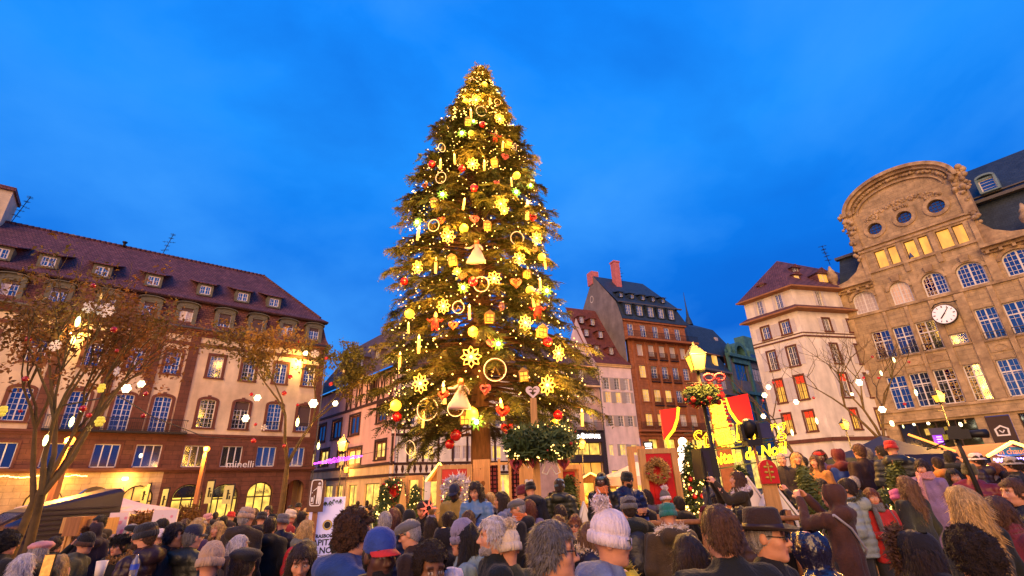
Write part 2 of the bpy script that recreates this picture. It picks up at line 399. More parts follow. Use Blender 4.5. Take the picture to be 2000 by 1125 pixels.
_wc = {}
def window(fr, x0, x1, z0, z1, y, leaves=2, cols=2, rows=4, pane=None, frame=None, arch=0.0, transom=None, bar=0.03, fw=0.07, parent=None, blind=0.0):
 """a window with its own frame, glazing bars and one pane per leaf, hung in the opening at depth y"""
 pane = pane or M_glass; frame = frame or M_frame
 w, h = round(x1-x0, 2), round(z1-z0, 2)
 key = (w, h, leaves, cols, rows, frame.name, arch, transom, bar, fw)
 if key not in _wc:
  mb = MB()
  lw = w / leaves
  def top(x):
   if not arch: return h
   u = (x - w/2) / (w/2); return h - arch + arch*math.sqrt(max(0, 1-u*u))
  if arch:
   n = 10
   o = [(w/2 - w/2*math.cos(PI*i/n), h-arch+arch*math.sin(PI*i/n)) for i in range(n+1)]
   q = [(w/2 - (w/2-fw)*math.cos(PI*i/n), h-arch+(arch-fw)*math.sin(PI*i/n)) for i in range(n+1)]
   mb.ring(o, q, 0, 0.06, closed=False)
   for a in (0, w-fw): mb.box(a, a+fw, 0, 0.06, 0, h-arch)
  else:
   mb.box(0, w, 0, 0.06, h-fw, h)
   for a in (0, w-fw): mb.box(a, a+fw, 0, 0.06, fw, h-fw)
  mb.box(fw if not arch else fw, w-fw, 0, 0.07, 0, fw)
  for k in range(1, leaves): mb.box(k*lw-fw*0.55, k*lw+fw*0.55, -0.012, 0.055, fw, top(k*lw)-fw)
  if transom: mb.box(fw, w-fw, -0.016, 0.05, h*transom-fw*0.6, h*transom+fw*0.6)
  for k in range(leaves):
   for c in range(1, cols):
    x = k*lw + fw*0.5 + (lw-fw)*c/cols
    mb.box(x-bar/2, x+bar/2, 0.012, 0.04, fw, top(x)-fw*0.5)
  for r in range(1, rows):
   z = h*r/rows
   if arch and z > h-arch:
    u = 1-((z-h+arch)/arch)**2; hw = w/2*math.sqrt(max(0, u)); a, b = w/2-hw, w/2+hw
   else: a, b = fw, w-fw
   mb.box(a, b, 0.014, 0.038, z-bar/2, z+bar/2)
  me = mb.mesh('window', [frame])
  pm = []
  for k in range(leaves):
   p = MB(); n = 6
   xs = [k*lw + lw*i/n for i in range(n+1)]
   p.poly([(xs[0], 0.03, 0.02)] + [(xs[-1], 0.03, 0.02)] + [(x, 0.03, top(min(max(x, 0.02), w-0.02))-0.02) for x in reversed(xs)])
   pm.append(p)
  _wc[key] = (me, pm, {})
 me, pm, pc = _wc[key]
 o = inst('window', me, parent or fr.root)
 fr.fix(o, (x0 - fr.o, y, z0))
 panes = pane if isinstance(pane, (list, tuple)) else [pane]*leaves
 for k in range(leaves):
  pk = (k, panes[k].name)
  if pk not in pc: pc[pk] = pm[k].mesh('pane', [panes[k]])
  inst('pane', pc[pk], o)
 if blind:
  b = MB(); b.box(0.05, w-0.05, -0.03, -0.018, h*(1-blind), h-0.04); b.build('blind', M_blind, o)
 return o
def surround(mb, x0, x1, z0, z1, w, y, p=0.06, sill=True, mi=0, arch=0.0, key=False):
 """stone surround of an opening, standing proud of the wall face at y"""
 if arch:
  n = 8; cx = (x0+x1)/2; hw = (x1-x0)/2
  o = [(cx - (hw+w)*math.cos(PI*i/n), z1-arch+(arch+w)*math.sin(PI*i/n)) for i in range(n+1)]
  q = [(cx - hw*math.cos(PI*i/n), z1-arch+arch*math.sin(PI*i/n)) for i in range(n+1)]
  mb.ring(o, q, y-p, y+0.05, mi, closed=False)
  zt = z1-arch
  if key: mb.box(cx-0.13, cx+0.13, y-p-0.05, y+0.05, z1-0.02, z1+w+0.10, mi)
 else:
  mb.box(x0-w, x1+w, y-p, y+0.05, z1, z1+w, mi); zt = z1
 mb.box(x0-w, x0, y-p, y+0.05, z0, zt, mi); mb.box(x1, x1+w, y-p, y+0.05, z0, zt, mi)
 if sill: mb.box(x0-w-0.03, x1+w+0.03, y-p-0.06, y+0.05, z0-0.14, z0, mi)

def text(fr_root, s, loc, size, m, rot=(PI/2, 0, 0), ext=0.02, name='lettering', shear=0.0, align='CENTER', res=2, off=0.0, sx=1.0):
 c = bpy.data.curves.new(name, 'FONT'); c.body = s; c.size = size; c.extrude = ext; c.align_x = align; c.align_y = 'CENTER'
 c.resolution_u = res; c.shear = shear; c.offset = off
 c.materials.append(m)
 q = bpy.data.objects.new(name, c); COL.objects.link(q)
 me = bpy.data.meshes.new_from_object(q.evaluated_get(bpy.context.evaluated_depsgraph_get())); me.name = name; COL.objects.unlink(q); bpy.data.objects.remove(q)
 o = inst(name, me, fr_root, loc, rot, (sx, 1, 1)); me.materials.clear(); me.materials.append(m)
 return o
def bars(fr, name, m, *bx):
 for q in bx: fr.put(MB().box(*q), name, m)
def surrounds(fr, qs, w, y, p, m, **kw):
 cache = {}
 for q in qs:
  k = (round(q[1]-q[0], 3), round(q[3]-q[2], 3))
  kk = {a: (b(q) if callable(b) else b) for a, b in kw.items()}; k += tuple(sorted(kk.items()))
  if k not in cache: mb = MB(); surround(mb, 0, q[1]-q[0], 0, q[3]-q[2], w, y, p, **kk); cache[k] = mb.mesh('window_surround', m)
  o = inst('window_surround', cache[k], fr.root); fr.fix(o, (q[0]-fr.o, 0, q[2]))
def strips(fr, xs, y0, y1, z0, z1, name, m):
 cache = {}
 for x, w in xs:
  if w not in cache: cache[w] = MB().box(-w, w, y0, y1, 0, z1-z0).mesh(name, m)
  o = inst(name, cache[w], fr.root); fr.fix(o, (x-fr.o, 0, z0))
# ================================================================== ground
g = MB(); n = 24
for i in range(n):
 a0, a1 = 2*PI*i/n, 2*PI*(i+1)/n
 g.poly([(0, 0, 0), (1500*math.cos(a0), 1500*math.sin(a0), 0), (1500*math.cos(a1), 1500*math.sin(a1), 0)])
M_ground = mat('square_paving', (0.13, 0.115, 0.11), 0.75, 0.3, 1.2, 0.3, bscale=9)
tag(g.build('ground', M_ground), kind='structure')

# ================================================================== left building (arcades, mezzanine, two floors, mansard)
F = Facade('arcaded_building', 50.84, 50, 1.16, 3.0, 'long cream building with brown sandstone arcade, dormered mansard and plum tiled roof', ez=1.95)
XL, XR = -19.0, 15.2
# ground-floor arcade
arches = [(-13.6, 1.1, 2.75), (-10.2, 1.1, 2.75), (-6.8, 1.1, 2.75), (-3.2, 1.05, 2.72), (-0.45, 1.1, 2.75), (2.2, 1.0, 2.77), (5.55, 1.08, 2.77), (8.2, 1.1, 2.72), (11.0, 1.04, 2.82), (13.95, 0.78, 2.92)]
holes = [(c-h, c+h, -0.3, t, h*0.95) for c, h, t in arches]
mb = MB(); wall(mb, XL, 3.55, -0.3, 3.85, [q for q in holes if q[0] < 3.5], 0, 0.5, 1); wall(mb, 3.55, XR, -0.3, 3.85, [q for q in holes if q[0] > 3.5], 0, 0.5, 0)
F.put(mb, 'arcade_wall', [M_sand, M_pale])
mb = MB()
for c, h, t in arches:      # archivolts
 if c > 3.5:
  mb.ring(arc(c, t-h*0.95, h+0.16, PI, 0, 12, h*0.95+0.16), arc(c, t-h*0.95, h+0.01, PI, 0, 12, h*0.95+0.01), -0.05, 0.04, closed=False)
F.put(mb, 'arch_moulding', M_sandp)
bars(F, 'ledge', M_sandp, (XL, XR+0.25, -0.42, 0.3, 3.86, 4.02), (XL, XR+0.15, -0.25, 0.3, 3.74, 3.858), (XL, XR+0.1, -0.14, 0.2, 6.58, 6.76), (XL, XR+0.05, -0.07, 0.2, 6.42, 6.578))
# passage on the right end: bright rear wall and inner arch
mb = MB(); mb.box(12.6, 15.15, 2.2, 2.3, -0.3, 3.7, 0); mb.box(13.0, 13.08, 0.5, 2.2, -0.3, 3.4, 0); mb.box(14.82, 14.9, 0.5, 2.2, -0.3, 3.4, 0); mb.box(12.6, 15.1, 0.5, 2.2, 3.4, 3.5)
mb.box(13.62, 13.98, 1.0, 1.4, -0.3, 3.4, 1)
F.put(mb, 'passage', [M_yel, M_brownp])
# shop fronts in the arches
def shopfront(c, h, t, litm, dark=0.0):
 o = window(F, c-h, c+h, -0.2, t, 0.34, leaves=3, cols=1, rows=1, pane=[litm, litm, litm], frame=M_dframe, arch=h*0.95, transom=0.6, fw=0.09)
 if dark:
  b = MB(); z0 = 1.72
  pts = [(h - (h-0.1)*math.cos(PI*i/10), (t+0.2) - h*0.95 + (h*0.95-0.1)*math.sin(PI*i/10)) for i in range(11)]
  b.add([(x, -0.02, z) for x, z in pts], [tuple(range(11))]); b.build('fanlight', M_glassd, o)
 return o
L_warm = lit('lit_cafe', (1.0, 0.50, 0.08), 0.9, 0.5, 1.3, (1, 1, 1))
for c, h, t in arches:
 if c in (13.95, -0.45): continue
 if c == 11.0: shopfront(c, h, t, L_shop)
 elif c < 3.5: shopfront(c, h, t, L_warm)
 else: shopfront(c, h, t, L_shop, 1)
# mezzanine
mz = [(-14.3, -12.6), (-10.6, -8.9), (-7.2, -5.5), (-4.1, -2.4), (-1.26, 0.34), (1.33, 3.05), (4.6, 6.1), (7.4, 9.0), (10.2, 11.8), (12.9, 14.35)]
mh = [(a, b, 4.1, 5.82) for a, b in mz]
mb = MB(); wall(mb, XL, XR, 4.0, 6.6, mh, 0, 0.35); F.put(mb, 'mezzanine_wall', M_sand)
for a, b, c, d in mh: window(F, a, b, c, d, 0.14, leaves=3, cols=1, rows=1, fw=0.07)
surrounds(F, mh, 0.16, 0, 0.035, M_sandp, sill=False)
# upper floors
wc = [-14.6, -11.9, -9.15, -6.25, -3.0, -0.2, 2.35, 5.63, 8.33, 11.15, 13.85]
f2 = [(c-0.53, c+0.53, 11.66, 13.6) for c in wc]
f1 = [(c-0.60, c+0.60, (6.78 if -3.5 < c < 3 else 7.3), 9.72) for c in wc]
mb = MB(); wall(mb, XL, XR, 6.6, 15.35, [q+(0,) for q in f2] + [q+(0.12,) for q in f1], 0, 0.3)
F.put(mb, 'wall', M_cream)
mb = MB(); mb.box(XL, XR, 0.36, 0.42, 6.6, 15.3); F.put(mb, 'room_back', M_timber)
for i, q in enumerate(f2): window(F, *q, 0.13, rows=5, blind=0.0)
for i, q in enumerate(f1): window(F, *q, 0.13, rows=6 if q[2] > 7 else 7, arch=0.12, blind=0.3 if i in (8,) else 0.8 if i == 10 else 0)
surrounds(F, f2, 0.24, 0, 0.07, M_sandp)
surrounds(F, f1, 0.24, 0, 0.07, M_sandp, sill=lambda q: q[2] > 7, arch=0.12, key=True)
strips(F, [(-4.95, .38), (-1.62, .38), (1.02, .38), (3.68, .38), (XR-.27, .27)], -0.11, 0.03, 6.78, 15.2, 'pilaster', M_sand)
bars(F, 'string_course', M_sandp, *[(a, b, -0.06, 0.03, 14.3, 14.62) for a, b in ((XL, -5.34), (-4.56, -2.01), (-1.23, 0.63), (1.41, 3.29), (4.07, XR-0.56))])
mb = MB()
for k, (o, za, zb) in enumerate(((0.10, 15.2, 15.42), (0.22, 15.42, 15.62), (0.42, 15.62, 15.80))): mb.box(XL, XR+o, -o, 0.3, za, zb)
F.put(mb, 'cornice', M_sandp)
mb = MB(); mb.tube([(XL, -0.46, 15.83), (XR+0.44, -0.46, 15.83)], 0.09, 8); mb.tube([(XR+0.1, -0.12, 15.7), (XR+0.1, -0.12, -0.3)], 0.06, 8)
F.put(mb, 'gutter', M_zinc)
# mansard and roof
mb = MB()
mb.poly([(XL, -0.3, 15.86), (XR+0.3, -0.3, 15.86), (XR-0.05, 0.15, 16.7), (XL, 0.15, 16.7)]); mb.poly([(XL, 0.15, 16.7), (XR-0.05, 0.15, 16.7), (XR-0.5, 0.85, 18.9), (XL, 0.85, 18.9)])
mb.poly([(XR+0.3, -0.3, 15.86), (XR+0.3, 14, 15.86), (XR-0.05, 14, 16.7), (XR-0.05, 0.15, 16.7)]); mb.poly([(XR-0.05, 0.15, 16.7), (XR-0.05, 14, 16.7), (XR-0.5, 14, 18.9), (XR-0.5, 0.85, 18.9)])
F.put(mb, 'mansard', M_shing)
mb = MB()
E0 = [(XL, 0.32, 18.72), (XR+0.05, 0.32, 18.72), (XR-0.7, 1.15, 19.3), (XL, 1.15, 19.3)]
mb.poly(E0); mb.poly([(XL, 1.15, 19.3), (XR-0.7, 1.15, 19.3), (9.3, 7.0, 25.15), (XL, 7.0, 25.15)])
mb.poly([(XR+0.05, 0.32, 18.72), (XR+0.05, 14, 18.72), (XR-0.7, 13, 19.3), (XR-0.7, 1.15, 19.3)]); mb.poly([(XR-0.7, 1.15, 19.3), (XR-0.7, 13, 19.3), (9.3, 7.0, 25.15)])
mb.poly([(XL, 7, 25.15), (9.3, 7, 25.15), (XR-0.7, 13, 19.3), (XL, 13, 19.3)])
F.put(mb, 'roof', M_tile)
mb = MB(); k = 0          # ridge and hip tiles, eave soffit
x = XL
while x < 9.2: mb.tube([(x, 7, 25.16), (x+0.42, 7, 25.19)], [0.13, 0.16], 6); x += 0.4
for i in range(26):
 u = i/26; p = Vector((9.3, 7, 25.16)).lerp(Vector((XR-0.7, 1.15, 19.33)), u); q = Vector((9.3, 7, 25.16)).lerp(Vector((XR-0.7, 1.15, 19.33)), u+0.045)
 mb.tube([p, q], [0.13, 0.16], 6)
tag(F.put(mb, 'ridge_tiles', M_tile), kind='stuff')
mb = MB(); mb.box(XL, XR+0.02, 0.34, 0.9, 18.56, 18.70); F.put(mb, 'eave_board', M_timber)
mb = MB(); x = XL
while x < XR: mb.box(x, x+0.17, 0.27, 0.45, 18.66, 18.75); x += 0.21
tag(F.put(mb, 'eave_tiles', M_tile), kind='stuff')
def dormer(cx, i):
 mb = MB(); y0 = -0.12; w = 0.78; z0, z1 = 15.95, 18.05
 crv = [(cx - (w+0.06)*math.cos(PI*k/8), z1-0.14+0.28*math.sin(PI*k/8)) for k in range(9)]
 inn = [(cx - 0.5*math.cos(PI*k/8), z1-0.38+0.2*math.sin(PI*k/8)) for k in range(9)]
 for s in (-1, 1): mb.box(cx+s*0.66-0.16, cx+s*0.66+0.16, y0, 0.9, z0, z1-0.36)
 mb.box(cx-0.5, cx+0.5, y0, 0.2, z0-0.05, z0+0.12)
 up = [(cx-0.82, z1-0.36)] + [(a, b) for a, b in crv] + [(cx+0.82, z1-0.36)]
 mb.ring(crv, inn, y0-0.03, 0.8, closed=False)
 mb.box(cx-0.82, cx+0.82, y0, 0.8, z1-0.38, z1-0.2)
 # hood
 hood = [(cx-(w+0.2)*math.cos(PI*k/8), z1-0.08+0.30*math.sin(PI*k/8)) for k in range(9)]
 hin = [(cx-(w+0.2)*math.cos(PI*k/8), z1-0.14+0.28*math.sin(PI*k/8)) for k in range(9)]
 mb.ring(hood, hin, y0-0.2, 0.85, closed=False)
 o = F.put(mb, 'dormer', M_gframe)
 win = window(F, cx-0.5, cx+0.5, z0+0.12, z1-0.34, y0+0.14, rows=4, pane=[L_curt, M_curt] if i == 6 else [M_curt, M_glass] if i in (2, 9) else None, blind={7: 0.62, 8: 1.0}.get(i, 0.2))
for i, cx in enumerate([-14.6, -11.8, -8.95, -6.15, -3.1, -0.2, 2.5, 5.55, 8.35, 11.15, 13.75]): dormer(cx, i)
def rdormer(cx):
 mb = MB(); z0, z1 = 19.62, 20.78; y0 = 1.35
 def roofy(z): return 1.15 + (z-19.3)
 w = 0.66
 for s in (-1, 1):
  x = cx + s*w; pts = [(x, y0, z0), (x, y0, z1), (x, roofy(z1)+0.6, z1), (x, roofy(z0), z0)]
  mb.poly(pts)
  mb.box(cx+s*0.55-0.1, cx+s*0.55+0.1, y0-0.02, y0+0.1, z0, z1)
 mb.box(cx-0.45, cx+0.45, y0-0.02, y0+0.1, z1-0.16, z1); mb.box(cx-0.45, cx+0.45, y0-0.05, y0+0.1, z0-0.02, z0+0.12)
 F.put(mb, 'dormer', M_gframe)
 mb = MB(); mb.add([(cx-0.8, y0-0.25, z1-0.02), (cx+0.8, y0-0.25, z1-0.02), (cx+1.3, 3.7, z1+1.05), (cx-1.3, 3.7, z1+1.05), (cx-0.8, y0-0.25, z1+0.08), (cx+0.8, y0-0.25, z1+0.08), (cx+1.3, 3.7, z1+1.12), (cx-1.3, 3.7, z1+1.12)],
  [(0, 1, 2, 3), (4, 7, 6, 5), (0, 4, 5, 1), (1, 5, 6, 2), (3, 7, 4, 0)])
 F.put(mb, 'dormer_roof', M_tile)
 window(F, cx-0.45, cx+0.45, z0+0.12, z1-0.16, y0+0.04, rows=2, fw=0.09)
for cx in (-14.0, -10.4, -7.6, -4.15, -0.48, 3.6, 6.85, 9.78): rdormer(cx)
mb = MB(); mb.tube([(-3.6, 6.8, 25.1), (-3.6, 6.8, 25.5)], 0.12, 8); mb.lathe([(0.2, 0), (0.22, 0.12), (0.0, 0.2)], (-3.6, 6.8, 25.5), 8)
F.put(mb, 'roof_vent', M_iron)
mb = MB(); mb.box(-14.2, -12.05, 5.6, 8.6, 24.3, 27.6); F.put(mb, 'chimney', M_cream)
mb = MB(); mb.box(-14.4, -11.9, 5.4, 8.8, 27.6, 27.95); F.put(mb, 'chimney_cap', M_tile)
# balcony railing before the three tall doors
mb = MB()
for x0, x1 in ((-4.4, 4.4),):
 mb.box(x0, x1, -0.72, -0.68, 7.72, 7.77); mb.box(x0, x1, -0.72, -0.68, 6.86, 6.9)
 x = x0
 while x < x1: mb.box(x, x+0.022, -0.71, -0.69, 6.78, 7.75); x += 0.13
 for x in (x0, x1): mb.box(x-0.02, x+0.02, -0.72, 0, 7.72, 7.76)
 mb.box(x0-0.1, x1+0.1, -0.8, 0, 6.64, 6.79)
F.put(mb, 'balcony', M_iron)
for c in wc[7:]:
 mb = MB(); x0, x1 = c-0.6, c+0.6
 mb.box(x0, x1, -0.1, -0.07, 8.0, 8.04)
 for k in range(9): mb.box(x0+k*0.148, x0+k*0.148+0.02, -0.1, -0.08, 7.3, 8.02)
 F.put(mb, 'window_rail', M_iron)
# shop lettering, café awning, wall lamp, lit garland under the ledge
G_white = mat('white_letters', (0.8, 0.75, 0.75), 0.5, 0.0, 1, 0)
text(F.root, 'minelli', (8.95-F.o, -0.40, 4.27), 0.80, G_white, ext=0.03, sx=1.05)
text(F.root, 'minelli', (11.15-F.o, 0.20, 1.98), 0.46, M_dframe, ext=0.01)
mb = MB()
c, h, t = arches[4]; nn = 14
rows = []
for j in range(7):
 u = j/6; yy = 0.1 - 1.1*math.sin(u*PI/2); sc = math.cos(u*PI/2*0.0)
 rows.append([(c - h*math.cos(PI*i/nn), 0.1 - 1.15*math.sin(u*PI/2)*(0.25+0.75*math.sin(PI*i/nn)), 1.25 + (t-1.25+0.03)*math.sin(PI*i/nn)*math.cos(u*PI/2)) for i in range(nn+1)])
vs = [p for r in rows for p in r]
mb.add(vs, [(j*(nn+1)+i, j*(nn+1)+i+1, (j+1)*(nn+1)+i+1, (j+1)*(nn+1)+i) for j in range(6) for i in range(nn)], 0, True)
aw = F.put(mb, 'awning', mat('dark_awning_cloth', (0.06, 0.035, 0.02), 0.8, 0.15, 2, 0.1))
G_cream = mat('cream_lettering', (0.75, 0.6, 0.35), 0.6, 0.0, 1, 0, emit=(1, 0.75, 0.35), es=0.35)
text(aw, 'Le Tigre', (c-0.05, -0.74, 2.26), 0.36, G_cream, rot=(rad(52), 0, 0), ext=0.012, shear=0.25)
text(aw, 'KLEBER', (c+0.02, -0.95, 1.93), 0.34, G_cream, rot=(rad(58), 0, 0), ext=0.012, off=0.01)
mb = MB(); mb.loop([(c+0.1+0.66*math.cos(a), -0.84-0.1*math.sin(a), 2.1+0.36*math.sin(a)) for a in [PI*(-0.35)+k*0.12 for k in range(16)]][:14], 0.012, 4); mb.build('logo_arc', G_cream, aw)
G_lamp = glow('lamp_white_hot', (1.0, 0.72, 0.28), 14)
mb = MB(); mb.box(0.95, 1.33, -0.22, -0.05, 3.18, 3.38); wl = F.put(mb, 'wall_lamp', G_lamp)
plight(F.root, (1.14-F.o, -0.75, 3.1), 420, (1, 0.60, 0.12), 0.15)
for x in (-3.0, -7.5, -11.5): plight(F.root, (x-F.o, -0.9, 3.3), 480, (1, 0.58, 0.08), 0.25)
G_str = glow('string_light_amber', (1.0, 0.62, 0.15), 7)
mb = MB(); x = -12.0
while x < -1.2:
 mb.ball((x, -0.34-0.1*random.random(), 3.6 - 0.12*abs(math.sin(x*1.7)) - 0.05*random.random()), 0.045, 6); x += 0.085
tag(F.put(mb, 'light_garland', G_str), kind='stuff')
def flood(x, z, e=140):
 mb = MB(); mb.box(x-0.12, x+0.12, -0.32, -0.14, z-0.06, z+0.08); mb.box(x-0.02, x+0.02, -0.2, 0.0, z-0.02, z+0.02)
 F.put(mb, 'facade_lamp', G_lamp); plight(F.root, (x-F.o, -0.62, z-0.05), e, (1, 0.60, 0.08), 0.1)
flood(-4.6, 14.1, 700); flood(12.6, 13.95, 700); flood(-12.4, 14.1, 700)
# stone window boxes of light behind rooms: nothing lit upstairs

def antenna(p, h, lean, label):
 o = empty('tv_antenna', p); tag(o, label, 'antenna')
 mb = MB(); mb.tube([(0, 0, 0), (lean*h, 0, h)], 0.035, 5); mb.build('mast', M_iron, o)
 mb = MB()
 for k, (z, L) in enumerate(((0.25, 0.9), (0.45, 0.7), (0.62, 1.3), (0.8, 0.5), (0.97, 0.9))):
  a = random.uniform(0, 3); c = Vector((lean*h*z, 0, h*z))
  d = Vector((math.cos(a), math.sin(a), 0.1)) * L * 0.5
  mb.tube([c-d, c+d], 0.022, 4)
  for j in range(4):
   q = c + d*(j/2.2-0.7); e = Vector((-d.y, d.x, 0)).normalized()*0.25
   mb.tube([q-e, q+e], 0.014, 4)
 mb.build('aerial', M_iron, o)
def onp(px, py, d, az=50.84, K=1.16):
 a = rad(az); n = Vector((-math.cos(a), math.sin(a), 0)); t = ray(px, py)
 return t * (d*K/t.dot(n)) + Vector((0, 0, EYE))
p = onp(316, 499, 57); antenna(p, 2.9, 0.25, 'bare tv antenna mast standing on the plum roof ridge')
p = onp(22, 434, 57); antenna(p, 3.1, 0.3, 'branched tv antenna beside the cream chimney at far left')

# ================================================================== clock building on the right
F = Facade('clock_building', 143, 50, 1.16, -7.0, 'buff stone department store with arched gable, round windows and a clock', ez=1.95)
XL, XR = -15.6, 8.0
mb = MB()
piers = [(-15.6, -13.9), (-9.0, -8.45), (-7.1, -6.65), (-2.2, -1.6), (2.8, 3.4), (7.4, 8)]
wall(mb, XL, XR, -0.3, 5.5, [(-13.9, -9.0, 0.3, 5.45), (-8.45, -7.1, 0.3, 5.45), (-6.65, -2.2, 0.3, 5.45), (-1.6, 2.8, 0.3, 5.45)], 0, 0.4)
wall(mb, XL, XR, 5.5, 6.55, [], 0)
cols3 = [(-13.62, -12.28), (-12.02, -10.72), (-10.42, -9.1), (-8.55, -7.52), (-6.62, -5.42), (-5.02, -3.62), (-3.2, -1.8), (-0.6, 0.8), (1.4, 2.8)]
h3 = [(a, b, 6.62, 9.33) for a, b in cols3]
h2 = [(a, b, 10.9, 13.33) for i, (a, b) in enumerate(cols3) if i != 3] + [(-8.62, -7.56, 10.98, 11.82)]
wall(mb, XL, XR, 6.55, 14.85, h3+h2, 0, 0.35)
ar = [(-13.3, 0.86), (-10.55, 0.72), (-8.22, 0.76), (-5.9, 0.82), (-3.1, 0.9), (0.0, 0.9), (2.9, 0.9)]
ha = [(c-h, c+h, 15.18, 17.12, 0.62) for c, h in ar]
wall(mb, XL, XR, 14.85, 17.7, ha, 0, 0.35)
lw = [(-11.42, -10.62), (-10.42, -9.76), (-9.18, -8.42), (-8.18, -7.52), (-6.96, -6.06), (-5.88, -5.14)]
hl = [(a, b, 18.78, 20.42) for a, b in lw]
wall(mb, -12.45, -4.3, 17.7, 21.2, hl, 0, 0.35)
# gable above, with its three round windows
oc = [(-10.7, 22.5, 0.56), (-8.45, 22.6, 0.56), (-6.2, 22.55, 0.60)]
hh = [(c-r, c+r, z-r, z+r) for c, z, r in oc]
wall(mb, -12.4, -4.4, 21.2, 24.5, hh, 0, 0.3)
for c, z, r in oc:
 n = 16
 for i in range(n):
  a, b = 2*PI*i/n, 2*PI*(i+1)/n
  p, q = (c+r*math.cos(a), z+r*math.sin(a)), (c+r*math.cos(b), z+r*math.sin(b))
  def sq(a): m = max(abs(math.cos(a)), abs(math.sin(a))); return (c+r*math.cos(a)/m, z+r*math.sin(a)/m)
  P, Q = sq(a), sq(b)
  mb.poly([(p[0], 0, p[1]), (P[0], 0, P[1]), (Q[0], 0, Q[1]), (q[0], 0, q[1])])
  mb.poly([(p[0], 0, p[1]), (q[0], 0, q[1]), (q[0], 0.35, q[1]), (p[0], 0.35, p[1])])
ac = arc(-8.4, 24.5, 4.0, PI, 0, 24, 2.6)
mb.poly([(x, 0.12, z) for x, z in ac])
F.put(mb, 'wall', M_buff)
mb = MB()     # scroll shoulders and side of the gable
for s in (-1, 1):
 cx = -8.4; pts = [(cx+s*3.9, 17.7), (cx+s*3.9, 21.0), (cx+s*4.25, 19.9), (cx+s*4.75, 19.1), (cx+s*5.6, 18.55), (cx+s*6.9, 18.25), (cx+s*6.9, 17.7)]
 mb.prism(pts if s < 0 else pts, -0.02, 0.6)
 mb.box(cx+s*4.0-0.36, cx+s*4.0+0.36, -0.16, 1.2, 20.9, 24.55)
mb.prism([(x, z) for x, z in ac], 0.13, 1.6)
F.put(mb, 'gable', M_buffp)
mb = MB()
mb.ring(arc(-8.4, 24.5, 4.28, PI, 0, 28, 2.86), arc(-8.4, 24.5, 3.98, PI, 0, 28, 2.56), -0.5, 1.6, closed=False)
mb.ring(arc(-8.4, 24.5, 3.98, PI, 0, 28, 2.56), arc(-8.4, 24.5, 3.72, PI, 0, 28, 2.3), -0.22, 0.2, closed=False)
mb.ring(arc(-8.4, 24.3, 3.25, PI, 0, 28, 1.85), arc(-8.4, 24.3, 3.13, PI, 0, 28, 1.74), -0.06, 0.2, closed=False)
for c, z, r in oc: mb.ring(arc(c, z, r+0.3, 0, 2*PI, 20)[:-1], arc(c, z, r, 0, 2*PI, 20)[:-1], -0.10, 0.05)
mb.box(-12.3, -4.5, -0.1, 0.1, 20.6, 20.78); mb.box(-12.4, -4.4, -0.18, 0.1, 20.95, 21.12); mb.box(-12.3, -4.5, -0.14, 0.1, 18.5, 18.7)
F.put(mb, 'arch_moulding', M_buffp)
mb = MB(); rnd = random.Random(3)   # carved band, garlands and vases
for k in range(70):
 a = PI*(0.04+0.92*k/69); x = -8.4+3.5*math.cos(a); z = 24.45+2.1*math.sin(a)
 mb.ball((x, 0.0+rnd.uniform(-0.05, 0.05), z+rnd.uniform(-0.06, 0.06)), rnd.uniform(0.07, 0.17), 6)
for k in range(90):
 u = rnd.uniform(-1, 1); x = -8.4+u*2.9; z = 24.2 - 0.75*u*u + rnd.uniform(-0.22, 0.22)
 mb.ball((x, 0.02, z), rnd.uniform(0.06, 0.17), 6)
for s in (-1, 1):
 for k in range(42):
  mb.ball((-8.4+s*rnd.uniform(3.6, 4.7), rnd.uniform(-0.35, 0.1), 24.4+rnd.uniform(-1.7, 0.75)), rnd.uniform(0.1, 0.26), 6)
 for k in range(16): mb.ball((-8.4+s*(4.1+rnd.uniform(-.15, .3)), rnd.uniform(-0.3, 0.1), rnd.uniform(19.8, 22.4)), rnd.uniform(0.08, 0.2), 6)
for c, z, r in oc:
 for k in range(16): mb.ball((c+rnd.uniform(-.5, .5), -0.05, z+r+0.25+rnd.uniform(0, .3)), rnd.uniform(0.06, 0.13), 6)
tag(F.put(mb, 'carving', M_buffp), kind='stuff')
for x in (-15.2, -1.7):
 mb = MB(); mb.lathe([(0.36, 0), (0.36, 0.15), (0.22, 0.25), (0.22, 0.55), (0.42, 0.9), (0.46, 1.3), (0.3, 1.6), (0.34, 1.75), (0.18, 2.0), (0.1, 2.3), (0.0, 2.4)], (x, 0.2, 18.15), 10)
 F.put(mb, 'stone_vase', M_buffp)
# cornices, sill bands, pilasters
mb = MB()
mb.box(XL, XR, -0.2, 0.1, 5.62, 5.8); mb.box(XL, XR, -0.12, 0.1, 6.4, 6.58); mb.box(XL, XR, -0.14, 0.1, 14.9, 15.1)
for a, b in ((XL-0.3, -12.2), (-4.75, XR)):
 for o, za, zb in ((0.15, 17.3, 17.5), (0.4, 17.5, 17.72), (0.75, 17.72, 17.95)): mb.box(a, b, -o, 0.2, za, zb)
 x = a+0.2
 while x < b: mb.box(x, x+0.2, -0.5, 0, 17.25, 17.5); x += 0.75
for c, h in ar: mb.ring([(c-(h+0.24)*math.cos(PI*k/10), 16.5+(0.62+0.24)*math.sin(PI*k/10)) for k in range(11)], [(c-h*math.cos(PI*k/10), 16.5+0.62*math.sin(PI*k/10)) for k in range(11)], -0.12, 0.04, closed=False)
for c, h in ar[1:4]: mb.prism([(c-0.25, 17.2), (c+0.25, 17.2), (c+0.32, 17.75), (c-0.32, 17.75)], -0.22, 0.04)
F.put(mb, 'cornice', M_buffp)
